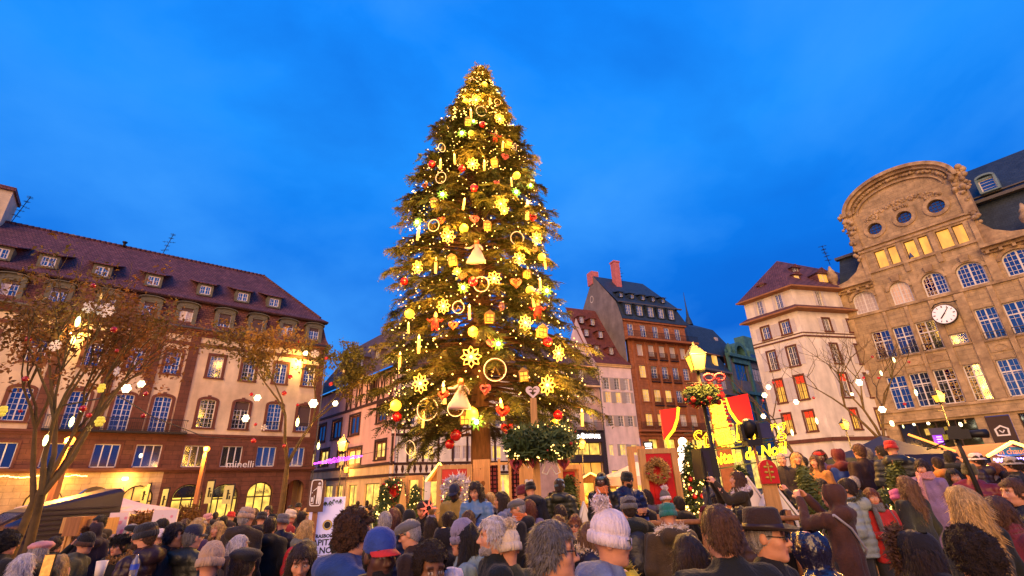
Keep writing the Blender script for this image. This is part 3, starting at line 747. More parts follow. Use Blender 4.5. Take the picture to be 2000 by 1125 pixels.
strips(F, ((-15.0, 0.5), (-12.15, 0.1), (-10.57, 0.12), (-8.83, 0.2), (-7.08, 0.32), (-5.22, 0.16), (-3.41, 0.16), (-1.2, 0.5)), -0.12, 0.02, 6.6, 14.85, 'pilaster', M_buffp)
strips(F, [(x, .3) for x in (-14.75, -11.95, -9.35, -7.05, -4.55, -1.5)], -0.09, 0.02, 15.12, 17.28, 'pilaster', M_buffp)
strips(F, [(x, .17) for x in (-12.3, -9.47, -7.24, -4.6)], -0.12, 0.02, 17.75, 20.48, 'pilaster', M_buffp)
mb = MB()
for (a, b, c, d) in h2:
 if c < 10.95:
  mb.box(a, b, -0.05, 0.02, 9.9, 10.55); mb.ring(arc((a+b)/2, 10.2, 0.4, 0, 2*PI, 14, 0.28)[:-1], arc((a+b)/2, 10.2, 0.33, 0, 2*PI, 14, 0.21)[:-1], -0.09, -0.04)
tag(F.put(mb, 'relief_panels', M_buffp), kind='stuff')
surrounds(F, h3+h2, 0.10, 0, 0.04, M_buffp)
L_xm = lit('lit_store_baubles', (1.0, 0.42, 0.06), 0.16, 3.2, 11, (1, 1, 1), base=(0.1, 0.05, 0.03))
for i, q in enumerate(h3): window(F, *q, 0.16, rows=5, cols=2, transom=0.66, pane=[M_glass, L_xm] if i in (2, 6) else [L_xm, M_glass] if i == 3 else None, fw=0.08, bar=.022)
for i, q in enumerate(h2): window(F, *q, 0.16, rows=4 if q[2] < 10.95 else 2, cols=2, transom=0.62 if q[2] < 10.95 else None, pane=[L_xm, M_glass] if i in (0, 2) else None, fw=0.08, bar=.022)
for i, q in enumerate(ha): window(F, *q[:4], 0.16, rows=5, cols=3, arch=0.62, pane=[M_curt, M_curt] if i == 0 else [L_curt, L_curt] if i == 1 else [L_xm, M_glass] if i == 2 else None, fw=0.1)
for i, q in enumerate(hl): window(F, *q, 0.2, leaves=1, cols=1, rows=1, pane=L_or, frame=M_dframe, fw=0.05)
mb = MB(); mb.lathe([(0.16, 0), (0.17, 0.1), (0.1, 0.3), (0.02, 0.55), (0, 0.56)], (-9.0, 0.12, 18.85), 8); F.put(mb, 'window_figurine', mat('blue_figurine', (0.06, 0.08, 0.2), 0.6))
for c, z, r in oc:
 mb = MB(); mb.ring(arc(c, z, r, 0, 2*PI, 20)[:-1], arc(c, z, r-0.07, 0, 2*PI, 20)[:-1], 0.16, 0.22)
 for k in (-1, 0, 1): mb.box(c+k*0.28-0.02, c+k*0.28+0.02, 0.17, 0.2, z-math.sqrt(r*r-0.0784*k*k), z+math.sqrt(r*r-0.0784*k*k))
 for k in (-1, 0, 1): mb.box(c-math.sqrt(r*r-0.0784*k*k), c+math.sqrt(r*r-0.0784*k*k), 0.175, 0.205, z+k*0.28-0.02, z+k*0.28+0.02)
 o = F.put(mb, 'round_window', M_dframe); p = MB(); p.poly([(x, 0.21, zz) for x, zz in arc(c, z, r, 0, 2*PI, 20)[:-1]]); p.build('pane', M_glass, o)
mb = MB(); mb.box(XL, XR, 0.55, 0.6, 6, 17.5); mb.box(-12.4, -4.4, 0.5, 0.55, 17.5, 20.8); F.put(mb, 'room_back', M_timber)
for a, b in ((-13.9, -9.0), (-6.65, -2.2), (-1.6, 2.8)): window(F, a, b, 0.3, 5.45, 0.3, leaves=4, cols=1, rows=1, pane=M_glassd, frame=M_dframe)
for a, b in ((-13.62, -12.28), (-12.02, -10.72), (-10.42, -9.1), (-6.62, -5.42), (-5.02, -3.62)):
 mb = MB(); mb.box(a, b, -0.4, -0.37, 11.35, 11.4); mb.box(a, b, -0.4, -0.37, 10.88, 10.92)
 for k in range(7): mb.box(a+k*(b-a-0.03)/6, a+k*(b-a-0.03)/6+0.03, -0.4, -0.37, 10.9, 11.38)
 F.put(mb, 'window_rail', M_iron)
# dark shop banner with a house-shaped emblem
mb = MB(); mb.box(-8.43, -7.12, 0.02, 0.06, 0.4, 5.4); bn = F.put(mb, 'shop_banner', mat('umber_banner', (0.05, 0.025, 0.02), 0.6, 0.1, 2, 0))
mb = MB(); pg = [(0, 0.42), (0.4, 0.16), (0.36, -0.34), (-0.36, -0.34), (-0.4, 0.16)]; pi_ = [(a*0.72, b*0.72) for a, b in pg]
cx, cz = -7.78, 4.35
mb.ring([(cx+a, cz+b) for a, b in pg], [(cx+a, cz+b) for a, b in pi_], -0.01, 0.018)
mb.beam((cx-0.14, 0.0, cz+0.06), (cx, 0.0, cz-0.12), 0.05, 0.07); mb.beam((cx, 0.0, cz-0.12), (cx+0.14, 0.0, cz+0.06), 0.05, 0.07)
mb.build('emblem', G_white, bn)
# roofs
mb = MB()
mb.poly([(-4.6, 1.2, 17.9), (XR, 1.2, 17.9), (XR, 2.6, 22.4), (-4.6, 2.6, 22.4)]); mb.poly([(-4.6, 2.3, 22.6), (XR, 2.3, 22.6), (XR, 6.0, 27.2), (-4.6, 6.0, 27.2)])
mb.poly([(-4.6, 1.2, 17.9), (-4.6, 2.6, 22.4), (-4.6, 8, 22.4), (-4.6, 8, 17.9)]); mb.poly([(-4.6, 2.3, 22.6), (-4.6, 6, 27.2), (-4.6, 9, 22.6)])
mb.poly([(-15.2, 1.0, 18), (-12.2, 1.0, 18), (-12.2, 1.6, 21.3), (-14.6, 1.6, 21.3)]); mb.poly([(-15.2, 1, 18), (-14.6, 1.6, 21.3), (-14.6, 8, 21.3), (-15.2, 8, 18)])
F.put(mb, 'roof', M_slate)
bars(F, 'gutter', M_zinc, (-4.7, XR, 2.0, 2.5, 22.36, 22.62), (-4.7, XR, 2.2, 2.45, 22.9, 23.0), (-14.9, -12.2, 1.3, 1.9, 21.3, 21.55))
mb = MB(); cx = -2.95; mb.ring(arc(cx, 24.35, 0.62, PI, 0, 10, 0.3), arc(cx, 24.3, 0.5, PI, 0, 10, 0.2), 1.9, 4.6, closed=False)
for s in (-1, 1): mb.box(cx+s*0.56-0.08, cx+s*0.56+0.08, 1.95, 4.2, 23.05, 24.36)
mb.box(cx-0.48, cx+0.48, 2.1, 2.2, 24.2, 24.36); mb.box(cx-0.6, cx+0.6, 1.9, 2.3, 22.98, 23.1)
F.put(mb, 'roof_dormer', mat('blue_zinc', (0.16, 0.25, 0.30), 0.5, 0.15, 2, 0.05)); window(F, cx-0.48, cx+0.48, 23.1, 24.2, 2.2, leaves=1, cols=1, rows=4)
# the clock on its bracket
ck = empty('clock_hub', (-8.27-F.o, -0.5, 13.38), 0, F.root)
mb = MB(); M = Matrix.Rotation(PI/2, 4, 'X')
mb.lathe([(0.78, 0.1), (0.8, 0.0), (0.8, -0.28), (0.72, -0.34)], n=28, M=M); mb.build('case', M_iron, ck)
mb = MB(); mb.lathe([(0.0, 0.105), (0.74, 0.105), (0.755, 0.05)], n=32, M=M, smooth=False); mb.lathe([(0.0, 0.1), (0.01, 0.1)], n=6, M=M)
mb.build('dial', mat('clock_dial', (0.85, 0.72, 0.72), 0.5, 0.03, 2, 0, emit=(1, 0.75, 0.75), es=0.42), ck)
mb = MB()
for k in range(12):
 a = k*PI/6; R = Matrix.Rotation(a, 4, 'Y'); mb.box(-0.022 if k % 3 else -0.04, 0.022 if k % 3 else 0.04, -0.13, -0.11, 0.54, 0.68, 0, R)
for a, L, w in ((rad(38), 0.6, 0.03), (rad(222), 0.42, 0.045)):
 R = Matrix.Rotation(a, 4, 'Y'); mb.box(-w, w, -0.15, -0.132, -0.1, L, 0, R)
mb.ball((0, -0.14, 0), 0.05, 8)
mb.build('hands', M_iron, ck)
mb = MB(); mb.tube([(-0.7, 0.4, 0.75), (-0.4, 0.1, 0.95), (0.1, 0.0, 0.98), (0.6, 0.1, 0.86), (0.95, 0.4, 0.95)], 0.04, 6); mb.build('bracket', M_iron, ck)

# ================================================================== corner house beside it
DC = 50.0
F1 = Facade('corner_house', 148, DC, 1.0, -26.8, 'white corner house with two skirting eaves and a plum hipped roof')
a = rad(148); t1 = Vector((math.sin(a), math.cos(a), 0)); n1 = Vector((-math.cos(a), math.sin(a), 0))
a2 = rad(76); t2 = Vector((math.sin(a2), math.cos(a2), 0)); n2 = Vector((-math.cos(a2), math.sin(a2), 0))
D2 = 38.47
F2 = Side(F1, 76, D2, 42.0)
# meeting line of both faces in each frame
A = np.array([[t1.x, -t2.x], [t1.y, -t2.y]]); bb = np.array([n2.x*D2-n1.x*DC, n2.y*D2-n1.y*DC]); s1c, s2c = np.linalg.solve(A, bb)
rowsC = [(19.6-1.05, 20.2), (15.75, 17.1), (12.35, 14.35), (8.95, 11.3), (5.9, 7.8)]
def face(Fx, x0, x1, cols, lits, red=()):
 hs = [];
 for r, (za, zb) in enumerate(rowsC):
  for k, (c, hw) in enumerate(cols): hs.append((c-hw*(0.8 if r == 0 else 1), c+hw*(0.8 if r == 0 else 1), za, zb, r, k))
 arx = [(c-0.62, c+0.62, 0, 4.0, 0.55) for c, hw in cols]
 mb = MB(); wall(mb, x0, x1, -0.2, 4.95, arx, 0, 0.35); wall(mb, x0, x1, 4.95, 20.5, [h[:4] for h in hs], 0, 0.3); Fx.put(mb, 'wall', M_white)
 mb = MB(); mb.box(x0, x1, 0.34, 0.4, 4.95, 20.4); Fx.put(mb, 'room_back', M_timber)
 for h in hs:
  p = L_room if (h[4], h[5]) in lits else None
  w = window(Fx, *h[:4], 0.12, rows=3 if h[4] > 1 else 2, pane=p, frame=M_frame if p is None else M_sandp)
  if (h[4], h[5]) in red:
   v = MB(); W_, H_ = h[1]-h[0], h[3]-h[2]
   for q in (0.06, W_/2+0.04): v.box(q, q+W_/2-0.1, -0.03, -0.015, H_*0.68, H_-0.05)
   v.build('red_valance', mat('red_valance', (0.6, 0.03, 0.015), 0.7, 0.1, 3, 0, emit=(1, 0.06, 0.01), es=0.6), w)
 surrounds(Fx, [h for h in hs if h[4] > 0], 0.15, 0, 0.05, M_sandp)
 surrounds(Fx, [(q[0], q[1], 0.2, 4.0) for q in arx], 0.14, 0, 0.05, M_sandp, sill=False, arch=0.55)
 for q in arx: window(Fx, q[0], q[1], 0.0, 4.0, 0.2, leaves=2, cols=1, rows=2, pane=L_shop, frame=M_dframe, arch=0.55)
 bars(Fx, 'string_course', M_sandp, (x0, x1, -0.14, 0.1, 4.85, 5.2), (x0, x1, -0.1, 0.1, 15.05, 15.2), (x0, x1, -0.07, 0.1, 15.42, 15.52))
 for h in hs:
  for s in (-1, 1):
   w = 0.48 if h[4] else 0.3
   xa = h[0]-w-0.17 if s < 0 else h[1]+0.17
   if h[4] == 0: xa = h[0]-w-0.02 if s < 0 else h[1]+0.02
   if h[4] in (0, 1, 2, 3) and xa > x0+0.02 and xa+w < x1-0.02:
    v = MB(); v.box(0, w, -0.05, -0.01, 0, h[3]-h[2])
    for k in range(1, 8): v.box(0.05, w-0.05, -0.062, -0.048, (h[3]-h[2])*k/8-0.03, (h[3]-h[2])*k/8+0.03)
    Fx.fix(v.build('shutter', M_shutw, Fx.root), (xa-Fx.o, 0, h[2]))
M_shutw = mat('ivory_shutter', (0.58, 0.52, 0.53), 0.8, 0.08, 4, 0.1)
face(F1, -29.7, s1c, [(-27.95, 0.42), (-25.75, 0.45)], {(3, 0), (3, 1), (4, 0), (4, 1)}, {(3, 0), (3, 1), (4, 0), (4, 1)})
face(F2, s2c, s2c+14, [(43.45, 0.42), (46.6, 0.42), (50, 0.42)], {(4, 0), (4, 1)}, {(4, 0), (3, 0)})
def eave(z, out, h, m, soff):
 for Fx, x0, x1 in ((F1, -29.7-out*0.8, s1c), (F2, s2c, s2c+14)):
  mb = MB(); e = out*math.tan(rad(18))
  xa, xb = (x0, x1+out*0.7) if Fx is F1 else (x0-out*0.7, x1)
  xi0, xi1 = (x0+out*0.8, x1) if Fx is F1 else (x0, x1)
  mb.add([(xa, -out, z), (xb, -out, z), (xi1, 0.06, z-0.12), (xi0, 0.06, z-0.12), (xa, -out, z+0.16), (xb, -out, z+0.16), (xi1, 0.1, z+h), (xi0, 0.1, z+h)], [(0, 1, 2, 3), (0, 4, 5, 1), (0, 3, 7, 4), (1, 5, 6, 2)], 1)
  mb.poly([(xa, -out, z+0.16), (xb, -out, z+0.16), (xi1, 0.1, z+h), (xi0, 0.1, z+h)], 0)
  Fx.put(mb, 'eave', [m, soff])
M_soff = mat('ochre_soffit', (0.34, 0.15, 0.06), 0.8, 0.2, 2, 0.1)
eave(17.9, 0.75, 0.7, M_tile, M_soff); eave(20.35, 0.7, 0.55, M_tile, M_soff)
mb = MB()      # hipped roof over both faces, in world space then moved to the first frame
def w1(s, y, z): return t1*s + n1*y + Vector((0, 0, z))
def w2(s, y, z): return t2*s + n2*y + Vector((0, 0, z))
A_ = w1(-30.2, DC-0.6, 20.5); B_ = w1(s1c+0.45, DC-0.65, 20.5); C_ = w2(s2c+14, D2-0.65, 20.5); R0 = w1(-27.3, DC+5, 26.0); R1 = w2(s2c+14, D2+6, 26.0); Z_ = w1(-30.2, DC+14, 20.5)
Mi = F1.W.inverted()
mb.add([Mi @ p for p in (A_, B_, C_, R0, R1, Z_)], [(0, 1, 3), (1, 2, 4, 3), (0, 3, 5)]); mb.build('roof', M_tile, F1.root)
def house_dormer(Fx, cx, y, z, w, h, pane):
 mb = MB()
 for s in (-1, 1): mb.box(cx+s*w/2-0.08, cx+s*w/2+0.08, y, y+1.8, z, z+h)
 mb.box(cx-w/2+0.08, cx+w/2-0.08, y, y+0.1, z-0.05, z+0.08)
 mb.prism([(cx-w/2-0.25, z+h), (cx+w/2+0.25, z+h), (cx, z+h+w*0.5)], y-0.2, y+2.2)
 Fx.put(mb, 'dormer', M_tile); window(Fx, cx-w/2+0.08, cx+w/2-0.08, z+0.08, z+h, y+0.06, rows=2, pane=pane)
house_dormer(F1, -27.7, 1.0, 21.5, 0.7, 0.7, L_or); house_dormer(F2, 42.6, 1.2, 21.7, 0.9, 0.9, L_or); house_dormer(F2, 46.0, 1.0, 21.4, 1.5, 1.5, L_or); house_dormer(F2, 44.2, 2.6, 23.4, 1.0, 0.8, M_glass)
p = at(1616, 500, 52); antenna(p - Vector((0, 0, 1.2)), 2.6, -0.1, 'thin tv antenna above the corner house roof')
# ================================================================== row at the back of the square
# brown apartment house with a grey blind gable
F = Facade('brown_apartment_house', 66, 52, 1.0, 46.0, 'tall brown stone apartment house with slate mansard and grey blind gable wall', ez=EYE)
XL, XR = 40.4, 52.3
zr = [(18.0, 19.6), (14.9, 16.6), (11.7, 13.35), (8.55, 10.1)]
H4 = [(c-0.55, c+0.55, a, b) for a, b in zr[1:] for c in (42.35, 44.3, 46.2, 48.1, 50.0)]
HT = [(c-0.5, c+0.5, 17.95, 19.6) for c in (42.35, 44.3, 46.2, 48.1, 50.0)]
HB = [(c-0.5, c+0.5, 20.6, 22.6) for c in (41.4, 43.6, 45.8, 47.9, 49.9)]
mb = MB(); shops = [(41.8, 43.3, 0.2, 6.9), (44.2, 46.2, 0.2, 6.9), (46.5, 48.6, 0.2, 6.9), (49.0, 51.6, 0.2, 6.9)]
wall(mb, XL, XR, -0.2, 7.55, shops, 0, 0.4); wall(mb, XL, XR, 7.55, 20.15, H4+HT, 0, 0.3); wall(mb, XL-0.2, XR-0.9, 20.15, 23.1, HB, 0.25, 0.25)
F.put(mb, 'wall', M_brown)
mb = MB(); mb.box(XL+.05, XR-.1, 0.44, 0.5, 7, 20); mb.box(XL, XR-1, 0.6, 0.65, 20, 23); F.put(mb, 'room_back', M_timber)
for i, q in enumerate(H4):
 r, k = divmod(i, 5)
 p = L_room if (r, k) in ((0, 0), (1, 0), (1, 1), (1, 2), (2, 0), (2, 1)) else M_curt if r == 2 and k > 2 else None
 window(F, *q, 0.12, rows=4, pane=p)
for q in HT: window(F, *q, 0.1, leaves=1, cols=1, rows=1, pane=M_curt)
for q in HB: window(F, *q, 0.36, rows=4)
for q in shops: window(F, *q, 0.3, leaves=1, cols=2, rows=2, pane=L_shop, frame=M_brownp)
surrounds(F, H4+HT, 0.14, 0, 0.05, M_brownp)
bars(F, 'ledge', M_brownp, (XL-0.3, XR+0.2, -0.95, 0.3, 20.1, 20.4), (XL, XR, -0.7, 0.1, 7.75, 8.0), (XL, XR+0.1, -0.25, 0.1, 7.3, 7.55), (XL-0.3, XR-0.7, 0.0, 0.3, 22.95, 23.2))
strips(F, [(x, .2) for x in (41.2, 43.3, 45.25, 47.15, 49.05, 51.0)], -0.12, 0.03, 8.0, 20.1, 'pilaster', M_brownp)
mb = MB()
def rail(mb, x0, x1, y, z, h=0.9, st=0.14):
 mb.box(x0, x1, y, y+0.03, z+h-0.04, z+h); mb.box(x0, x1, y, y+0.03, z, z+0.04); x = x0
 while x < x1: mb.box(x, x+0.025, y+0.002, y+0.028, z+0.04, z+h-0.04); x += st
rail(mb, XL-0.3, XR+0.2, -0.92, 20.4, 0.85); rail(mb, XL, XR, -0.68, 8.0, 0.95)
for c in (44.3, 46.2, 48.1):
 for z in (17.5, 14.4, 11.2): rail(mb, c-0.75, c+0.75, -0.25, z, 1.0); mb.box(c-0.75, c+0.75, -0.25, 0, z-0.06, z)
F.put(mb, 'balcony', M_iron)
mb = MB()
mb.poly([(XL-0.4, -0.1, 23.2), (XR-0.4, -0.1, 23.2), (XR-1.3, 0.9, 26.0), (XL-0.4, 0.9, 26.0)]); mb.poly([(XR-0.4, -0.1, 23.2), (XR-0.4, 10, 23.2), (XR-1.3, 10, 26), (XR-1.3, 0.9, 26)])
mb.poly([(XL-0.4, 0.55, 25.95), (XR-1.0, 0.55, 25.95), (49.7, 6.0, 32.2), (XL-0.4, 6.0, 32.2)]); mb.poly([(XR-1.0, 0.55, 25.95), (XR-1, 11.5, 25.95), (49.7, 6.0, 32.2)])
mb.poly([(XL-0.4, 6, 32.2), (49.7, 6, 32.2), (XR-1, 11.5, 25.95), (XL-0.4, 11.5, 25.95)])
F.put(mb, 'roof', M_slate)
mb = MB(); mb.box(XL-0.3, XR-0.6, 0.35, 0.65, 25.86, 26.02); F.put(mb, 'gutter', M_zinc)
mb = MB(); mb.add([(XL-0.38, 0, -0.2), (XL-0.38, 0, 23.2), (XL-0.38, 0.9, 26.0), (XL-0.38, 6.0, 32.2), (XL-0.38, 11.5, 25.95), (XL-0.38, 12, -0.2)], [(0, 1, 2, 3, 4, 5)]); F.put(mb, 'gable_wall', M_grey)
mb = MB(); mb.add([(XL-0.42, 7.0+0.5*math.cos(a), 28.6+0.6*math.sin(a)) for a in [k*PI/8 for k in range(16)]] + [(XL-0.42, 7.0+0.38*math.cos(a), 28.6+0.46*math.sin(a)) for a in [k*PI/8 for k in range(16)]], [(k, (k+1) % 16, 16+(k+1) % 16, 16+k) for k in range(16)])
F.put(mb, 'gable_roundel', M_white)
for k, c in enumerate((41.3, 43.3, 45.3, 47.2, 49.1)):
 mb = MB()
 for s in (-1, 1): mb.box(c+s*0.6-0.1, c+s*0.6+0.1, 0.0, 1.0, 23.9, 25.6)
 mb.box(c-0.75, c+0.75, -0.1, 1.0, 25.5, 25.65); mb.box(c-0.5, c+0.5, 0, 0.2, 23.8, 23.95); F.put(mb, 'dormer', M_slate); window(F, c-0.5, c+0.5, 23.95, 25.5, 0.12, rows=3)
 x = c+0.05; mb = MB()
 for s in (-1, 1): mb.box(x+s*0.36-0.08, x+s*0.36+0.08, 1.3, 2.6, 27.1, 27.8)
 mb.add([(x-0.55, 1.1, 27.8), (x+0.55, 1.1, 27.8), (x+0.55, 3.2, 28.4), (x-0.55, 3.2, 28.4), (x-0.55, 1.1, 27.9), (x+0.55, 1.1, 27.9), (x+0.55, 3.2, 28.5), (x-0.55, 3.2, 28.5)], [(0, 1, 2, 3), (4, 5, 6, 7), (0, 4, 5, 1), (1, 5, 6, 2), (3, 7, 4, 0)]); F.put(mb, 'roof_dormer', M_slate); window(F, x-0.28, x+0.28, 27.15, 27.8, 1.4, leaves=1, cols=2, rows=1, fw=0.05)
mb = MB(); mb.box(43.0, 44.0, 4.2, 5.2, 29, 34.4); mb.box(42.9, 44.1, 4.1, 5.3, 34.4, 34.65); mb.box(39.9, 41.2, 6.2, 7.6, 31.0, 33.2); F.put(mb, 'chimney', mat('rose_chimney_brick', (0.55, 0.16, 0.16), 0.9, 0.2, 3, 0.2))
p = onp(1213, 548, 58, 66, 1.0); antenna(p - Vector((0, 0, 0.6)), 2.9, 0.0, 'short tv antenna on the slate roof of the brown house')

# narrow white house with shutters and red dormered roof
F = Facade('white_shuttered_house', 66, 52, 1.0, 37.8, 'narrow pinkish white house with grey shutters and steep red dormered roof', ez=EYE)
XL, XR = 34.9, 40.35
WW = [(c-0.4, c+0.4, a, b) for a, b in ((13.05, 14.6), (11.35, 12.75), (8.4, 9.75)) for c in (36.25, 37.85, 39.35)]
WB = [(35.6, 36.2, 4.9, 6.2), (37.2, 38.05, 4.9, 6.25), (38.9, 39.7, 4.9, 6.2)]
mb = MB(); wall(mb, XL, XR, -0.2, 16.3, WW+WB+[(35.6, 37.4, 0, 3.2), (38.0, 40, 0, 3.2)], 0, 0.3); mb.poly([(XL, 0, -.2), (XL, 10, -.2), (XL, 10, 16.3), (XL, 4, 24), (XL, 0, 16.3)]); F.put(mb, 'wall', mat('rosy_white_render', (0.80, 0.60, 0.56), 0.9, 0.1, 0.9, 0.1))
mb = MB(); mb.box(XL+.1, XR-.1, 0.36, 0.4, 0, 16); F.put(mb, 'room_back', M_timber)
for i, q in enumerate(WW): window(F, *q, 0.1, rows=4, pane=L_room if i in (3, 4) else M_shut if i in (2, 5) else None)
for q in WB: window(F, *q, 0.1, rows=2, pane=L_shop)
for q in ((35.6, 37.4, 0, 3.2), (38.0, 40, 0, 3.2)): window(F, *q, 0.2, leaves=1, cols=2, rows=1, pane=L_shop, frame=M_dframe)
for q in WW + WB[1:]:
 for s in (-1, 1):
  v = MB(); x = q[0]-0.42 if s < 0 else q[1]+0.04; v.box(x, x+0.38, -0.07, -0.02, q[2], q[3])
  for k in range(1, 7): z = q[2]+(q[3]-q[2])*k/7; v.box(x+0.04, x+0.34, -0.085, -0.068, z-0.03, z+0.03)
  F.put(v, 'shutter', M_shut)
mb = MB(); mb.box(XL-0.1, XR, -0.3, 0.1, 16.25, 16.45); mb.box(XL-0.1, XR, -0.18, 0.1, 16.05, 16.25); F.put(mb, 'cornice', M_yel)
mb = MB(); mb.tube([(XL+0.12, -0.1, 16.2), (XL+0.12, -0.1, 0)], 0.07, 6); F.put(mb, 'downpipe', M_zinc)
mb = MB(); mb.poly([(XL-0.2, -0.4, 16.4), (XR+0.0, -0.4, 16.4), (XR, 1.6, 18.4), (XL-0.2, 1.6, 18.4)]); mb.poly([(XL-0.2, 1.6, 18.4), (XR, 1.6, 18.4), (XR, 6.5, 26.5), (XL-0.2, 6.5, 26.5)]); F.put(mb, 'roof', M_rtile)
for x, z in ((35.9, 18.2), (38.2, 18.1), (35.6, 21.0), (37.9, 20.9), (35.9, 23.4), (37.7, 23.2)):
 y = 1.6 + (z-18.4)*0.6 - 0.5; mb = MB()
 for s in (-1, 1): mb.box(x+s*0.4-0.08, x+s*0.4+0.08, y, y+1.3, z, z+0.95)
 mb.prism([(x-0.7, z+0.95), (x+0.7, z+0.95), (x+0.1, z+1.35), (x-0.1, z+1.35)], y-0.15, y+1.8); F.put(mb, 'dormer', M_rtile); window(F, x-0.32, x+0.32, z, z+0.95, y+0.05, rows=2, fw=0.06)

# hairdresser's house, half hidden by the big tree
F = Facade('hairdresser_house', 66, 52, 1.0, 31.0, 'low dark roofed house with a lit hairdressing salon front behind the tree', ez=EYE)
XL, XR = 25.0, 34.85
WW = [(c-0.45, c+0.45, 8.3, 10.2) for c in (27.2, 29.3, 31.4, 33.2)] + [(c-0.45, c+0.45, 11.2, 12.8) for c in (27.2, 29.3, 31.4, 33.2)]
mb = MB(); wall(mb, XL, XR, -0.2, 13.4, WW+[(28.2, 34.3, 4.95, 6.45), (28.2, 34.3, 0.2, 4.2)], 0, 0.3); mb.poly([(XR, 0, 13.4), (XR, 9, 13.4), (XR, 5, 20)]); F.put(mb, 'wall', mat('dull_rose_render', (0.55, 0.36, 0.30), 0.9, 0.15, 0.9, 0.1))
mb = MB(); mb.box(XL, XR, 0.36, 0.4, 0, 13.3); F.put(mb, 'room_back', M_timber)
for i, q in enumerate(WW):
 window(F, *q, 0.1, rows=3, pane=M_curt)
 for s in (-1, 1):
  v = MB(); x = q[0]-0.47 if s < 0 else q[1]+0.02; v.box(x, x+0.44, -0.07, -0.02, q[2], q[3]); F.put(v, 'shutter', M_shut)
window(F, 28.2, 34.3, 4.95, 6.45, 0.15, leaves=4, cols=1, rows=1, pane=L_shop, frame=M_dframe, fw=0.1); window(F, 28.2, 34.3, 0.2, 4.2, 0.15, leaves=4, cols=1, rows=1, pane=L_or, frame=M_dframe, fw=0.1)
mb = MB(); mb.box(27.9, 34.8, -0.35, 0.1, 6.46, 7.75); mb.box(34.35, 34.8, -0.3, 0.1, 0, 6.46); mb.box(27.9, 34.3, -0.3, 0.1, 4.2, 4.94); F.put(mb, 'shop_fascia', mat('charcoal_fascia', (0.035, 0.026, 0.03), 0.6, 0.15, 2, 0.05))
G_sign = glow('sign_white_light', (1.0, 0.95, 0.85), 5)
text(F.root, 'shop&', (30.6-F.o, -0.38, 7.15), 0.95, G_sign, shear=0.3, ext=0.02); text(F.root, 'COIFFURE', (32.9-F.o, -0.38, 7.12), 0.66, G_sign, ext=0.02, sx=0.85, off=0.012)
mb = MB(); rail(mb, 28, 34.7, -0.7, 7.8, 1.0); mb.box(28, 34.7, -0.7, 0, 7.76, 7.8); F.put(mb, 'balcony', M_iron)
mb = MB(); mb.poly([(XL, -0.5, 13.3), (XR, -0.5, 13.3), (XR, 0.9, 16.0), (XL, 0.9, 16.0)]); mb.poly([(XL, 0.6, 16.1), (XR, 0.6, 16.1), (XR, 5, 20.2), (XL, 5, 20.2)]); F.put(mb, 'roof', M_gtile)
bars(F, 'gutter', M_yel, (XL, XR, -0.6, -0.2, 13.15, 13.35), (XL, XR, 0.5, 0.8, 15.95, 16.1))
for x in (29.6, 32.4):
 mb = MB()
 for s in (-1, 1): mb.box(x+s*0.45-0.08, x+s*0.45+0.08, 0, 1.2, 13.8, 15.3)
 mb.box(x-0.6, x+0.6, -0.1, 1.3, 15.3, 15.4); F.put(mb, 'dormer', M_gtile); window(F, x-0.37, x+0.37, 13.8, 15.3, 0.05, rows=3)

# white half-timbered house behind the trunk
F = Facade('half_timbered_house', 66, 52, 1.0, 17.0, 'white half timbered house glimpsed below the big tree beside the pink one', ez=EYE)
XL, XR = 8.9, 24.9
WW = [(c-0.55, c+0.55, 4.75, 6.1) for c in (11.1, 12.9, 15.9, 17.2, 20.6, 22.6)] + [(c-0.5, c+0.5, 8.2, 9.8) for c in (10.8, 13, 16, 18.5, 21, 23)]
mb = MB(); wall(mb, XL, XR, -0.2, 14.0, WW+[(9.6, 12.6, 0.2, 3.1), (13.2, 16.2, 0.2, 3.1), (16.8, 20.0, 0.2, 3.1), (20.6, 24, 0.2, 3.1)], 0, 0.3); F.put(mb, 'wall', M_white)
mb = MB(); mb.box(XL+.05, XR, 0.36, 0.4, 0.1, 13.8); F.put(mb, 'room_back', M_timber)
for i, q in enumerate(WW): window(F, *q, 0.1, rows=2, pane=L_shop if i in (0, 1, 4) else M_curt if i in (2, 3) else None)
for q in ((9.6, 12.6), (13.2, 16.2), (16.8, 20.0), (20.6, 24)): window(F, q[0], q[1], 0.2, 3.1, 0.2, leaves=2, cols=1, rows=1, pane=L_shop, frame=M_dframe)
mb = MB()
for z in (3.3, 4.35, 7.2, 7.9, 10.6, 13.7): mb.box(XL, XR, -0.06, 0.03, z-0.13, z+0.13)
x = XL+0.15
while x < XR: mb.box(x-0.11, x+0.11, -0.045, 0.03, 4.5, 7.05); mb.box(x-0.11, x+0.11, -0.045, 0.03, 8.05, 10.45); x += 1.62
for x in np.arange(XL+0.7, XR-0.5, 0.62): mb.prism([(x-0.06, 3.46), (x+0.06, 3.46), (x+0.16, 3.8), (x+0.08, 4.2), (x-0.08, 4.2), (x-0.16, 3.8)], -0.04, 0.02); mb.prism([(x-0.1, 7.35), (x+0.1, 7.35), (x+0.04, 7.55), (x+0.12, 7.75), (x-0.12, 7.75), (x-0.04, 7.55)], -0.04, 0.02)
for x in np.arange(XL+0.6, XR-1, 3.24): mb.beam((x, -0.02, 8.05), (x+1.2, -0.02, 10.45), 0.06, 0.2); mb.beam((x+1.2, -0.018, 8.05), (x, -0.018, 10.45), 0.05, 0.2)
tag(F.put(mb, 'timber_beams', M_timber), kind='stuff')
mb = MB(); mb.poly([(XL-0.3, -0.6, 13.8), (XR, -0.6, 13.8), (XR, 5, 19.6), (XL-0.3, 5, 19.6)]); F.put(mb, 'roof', M_gtile)

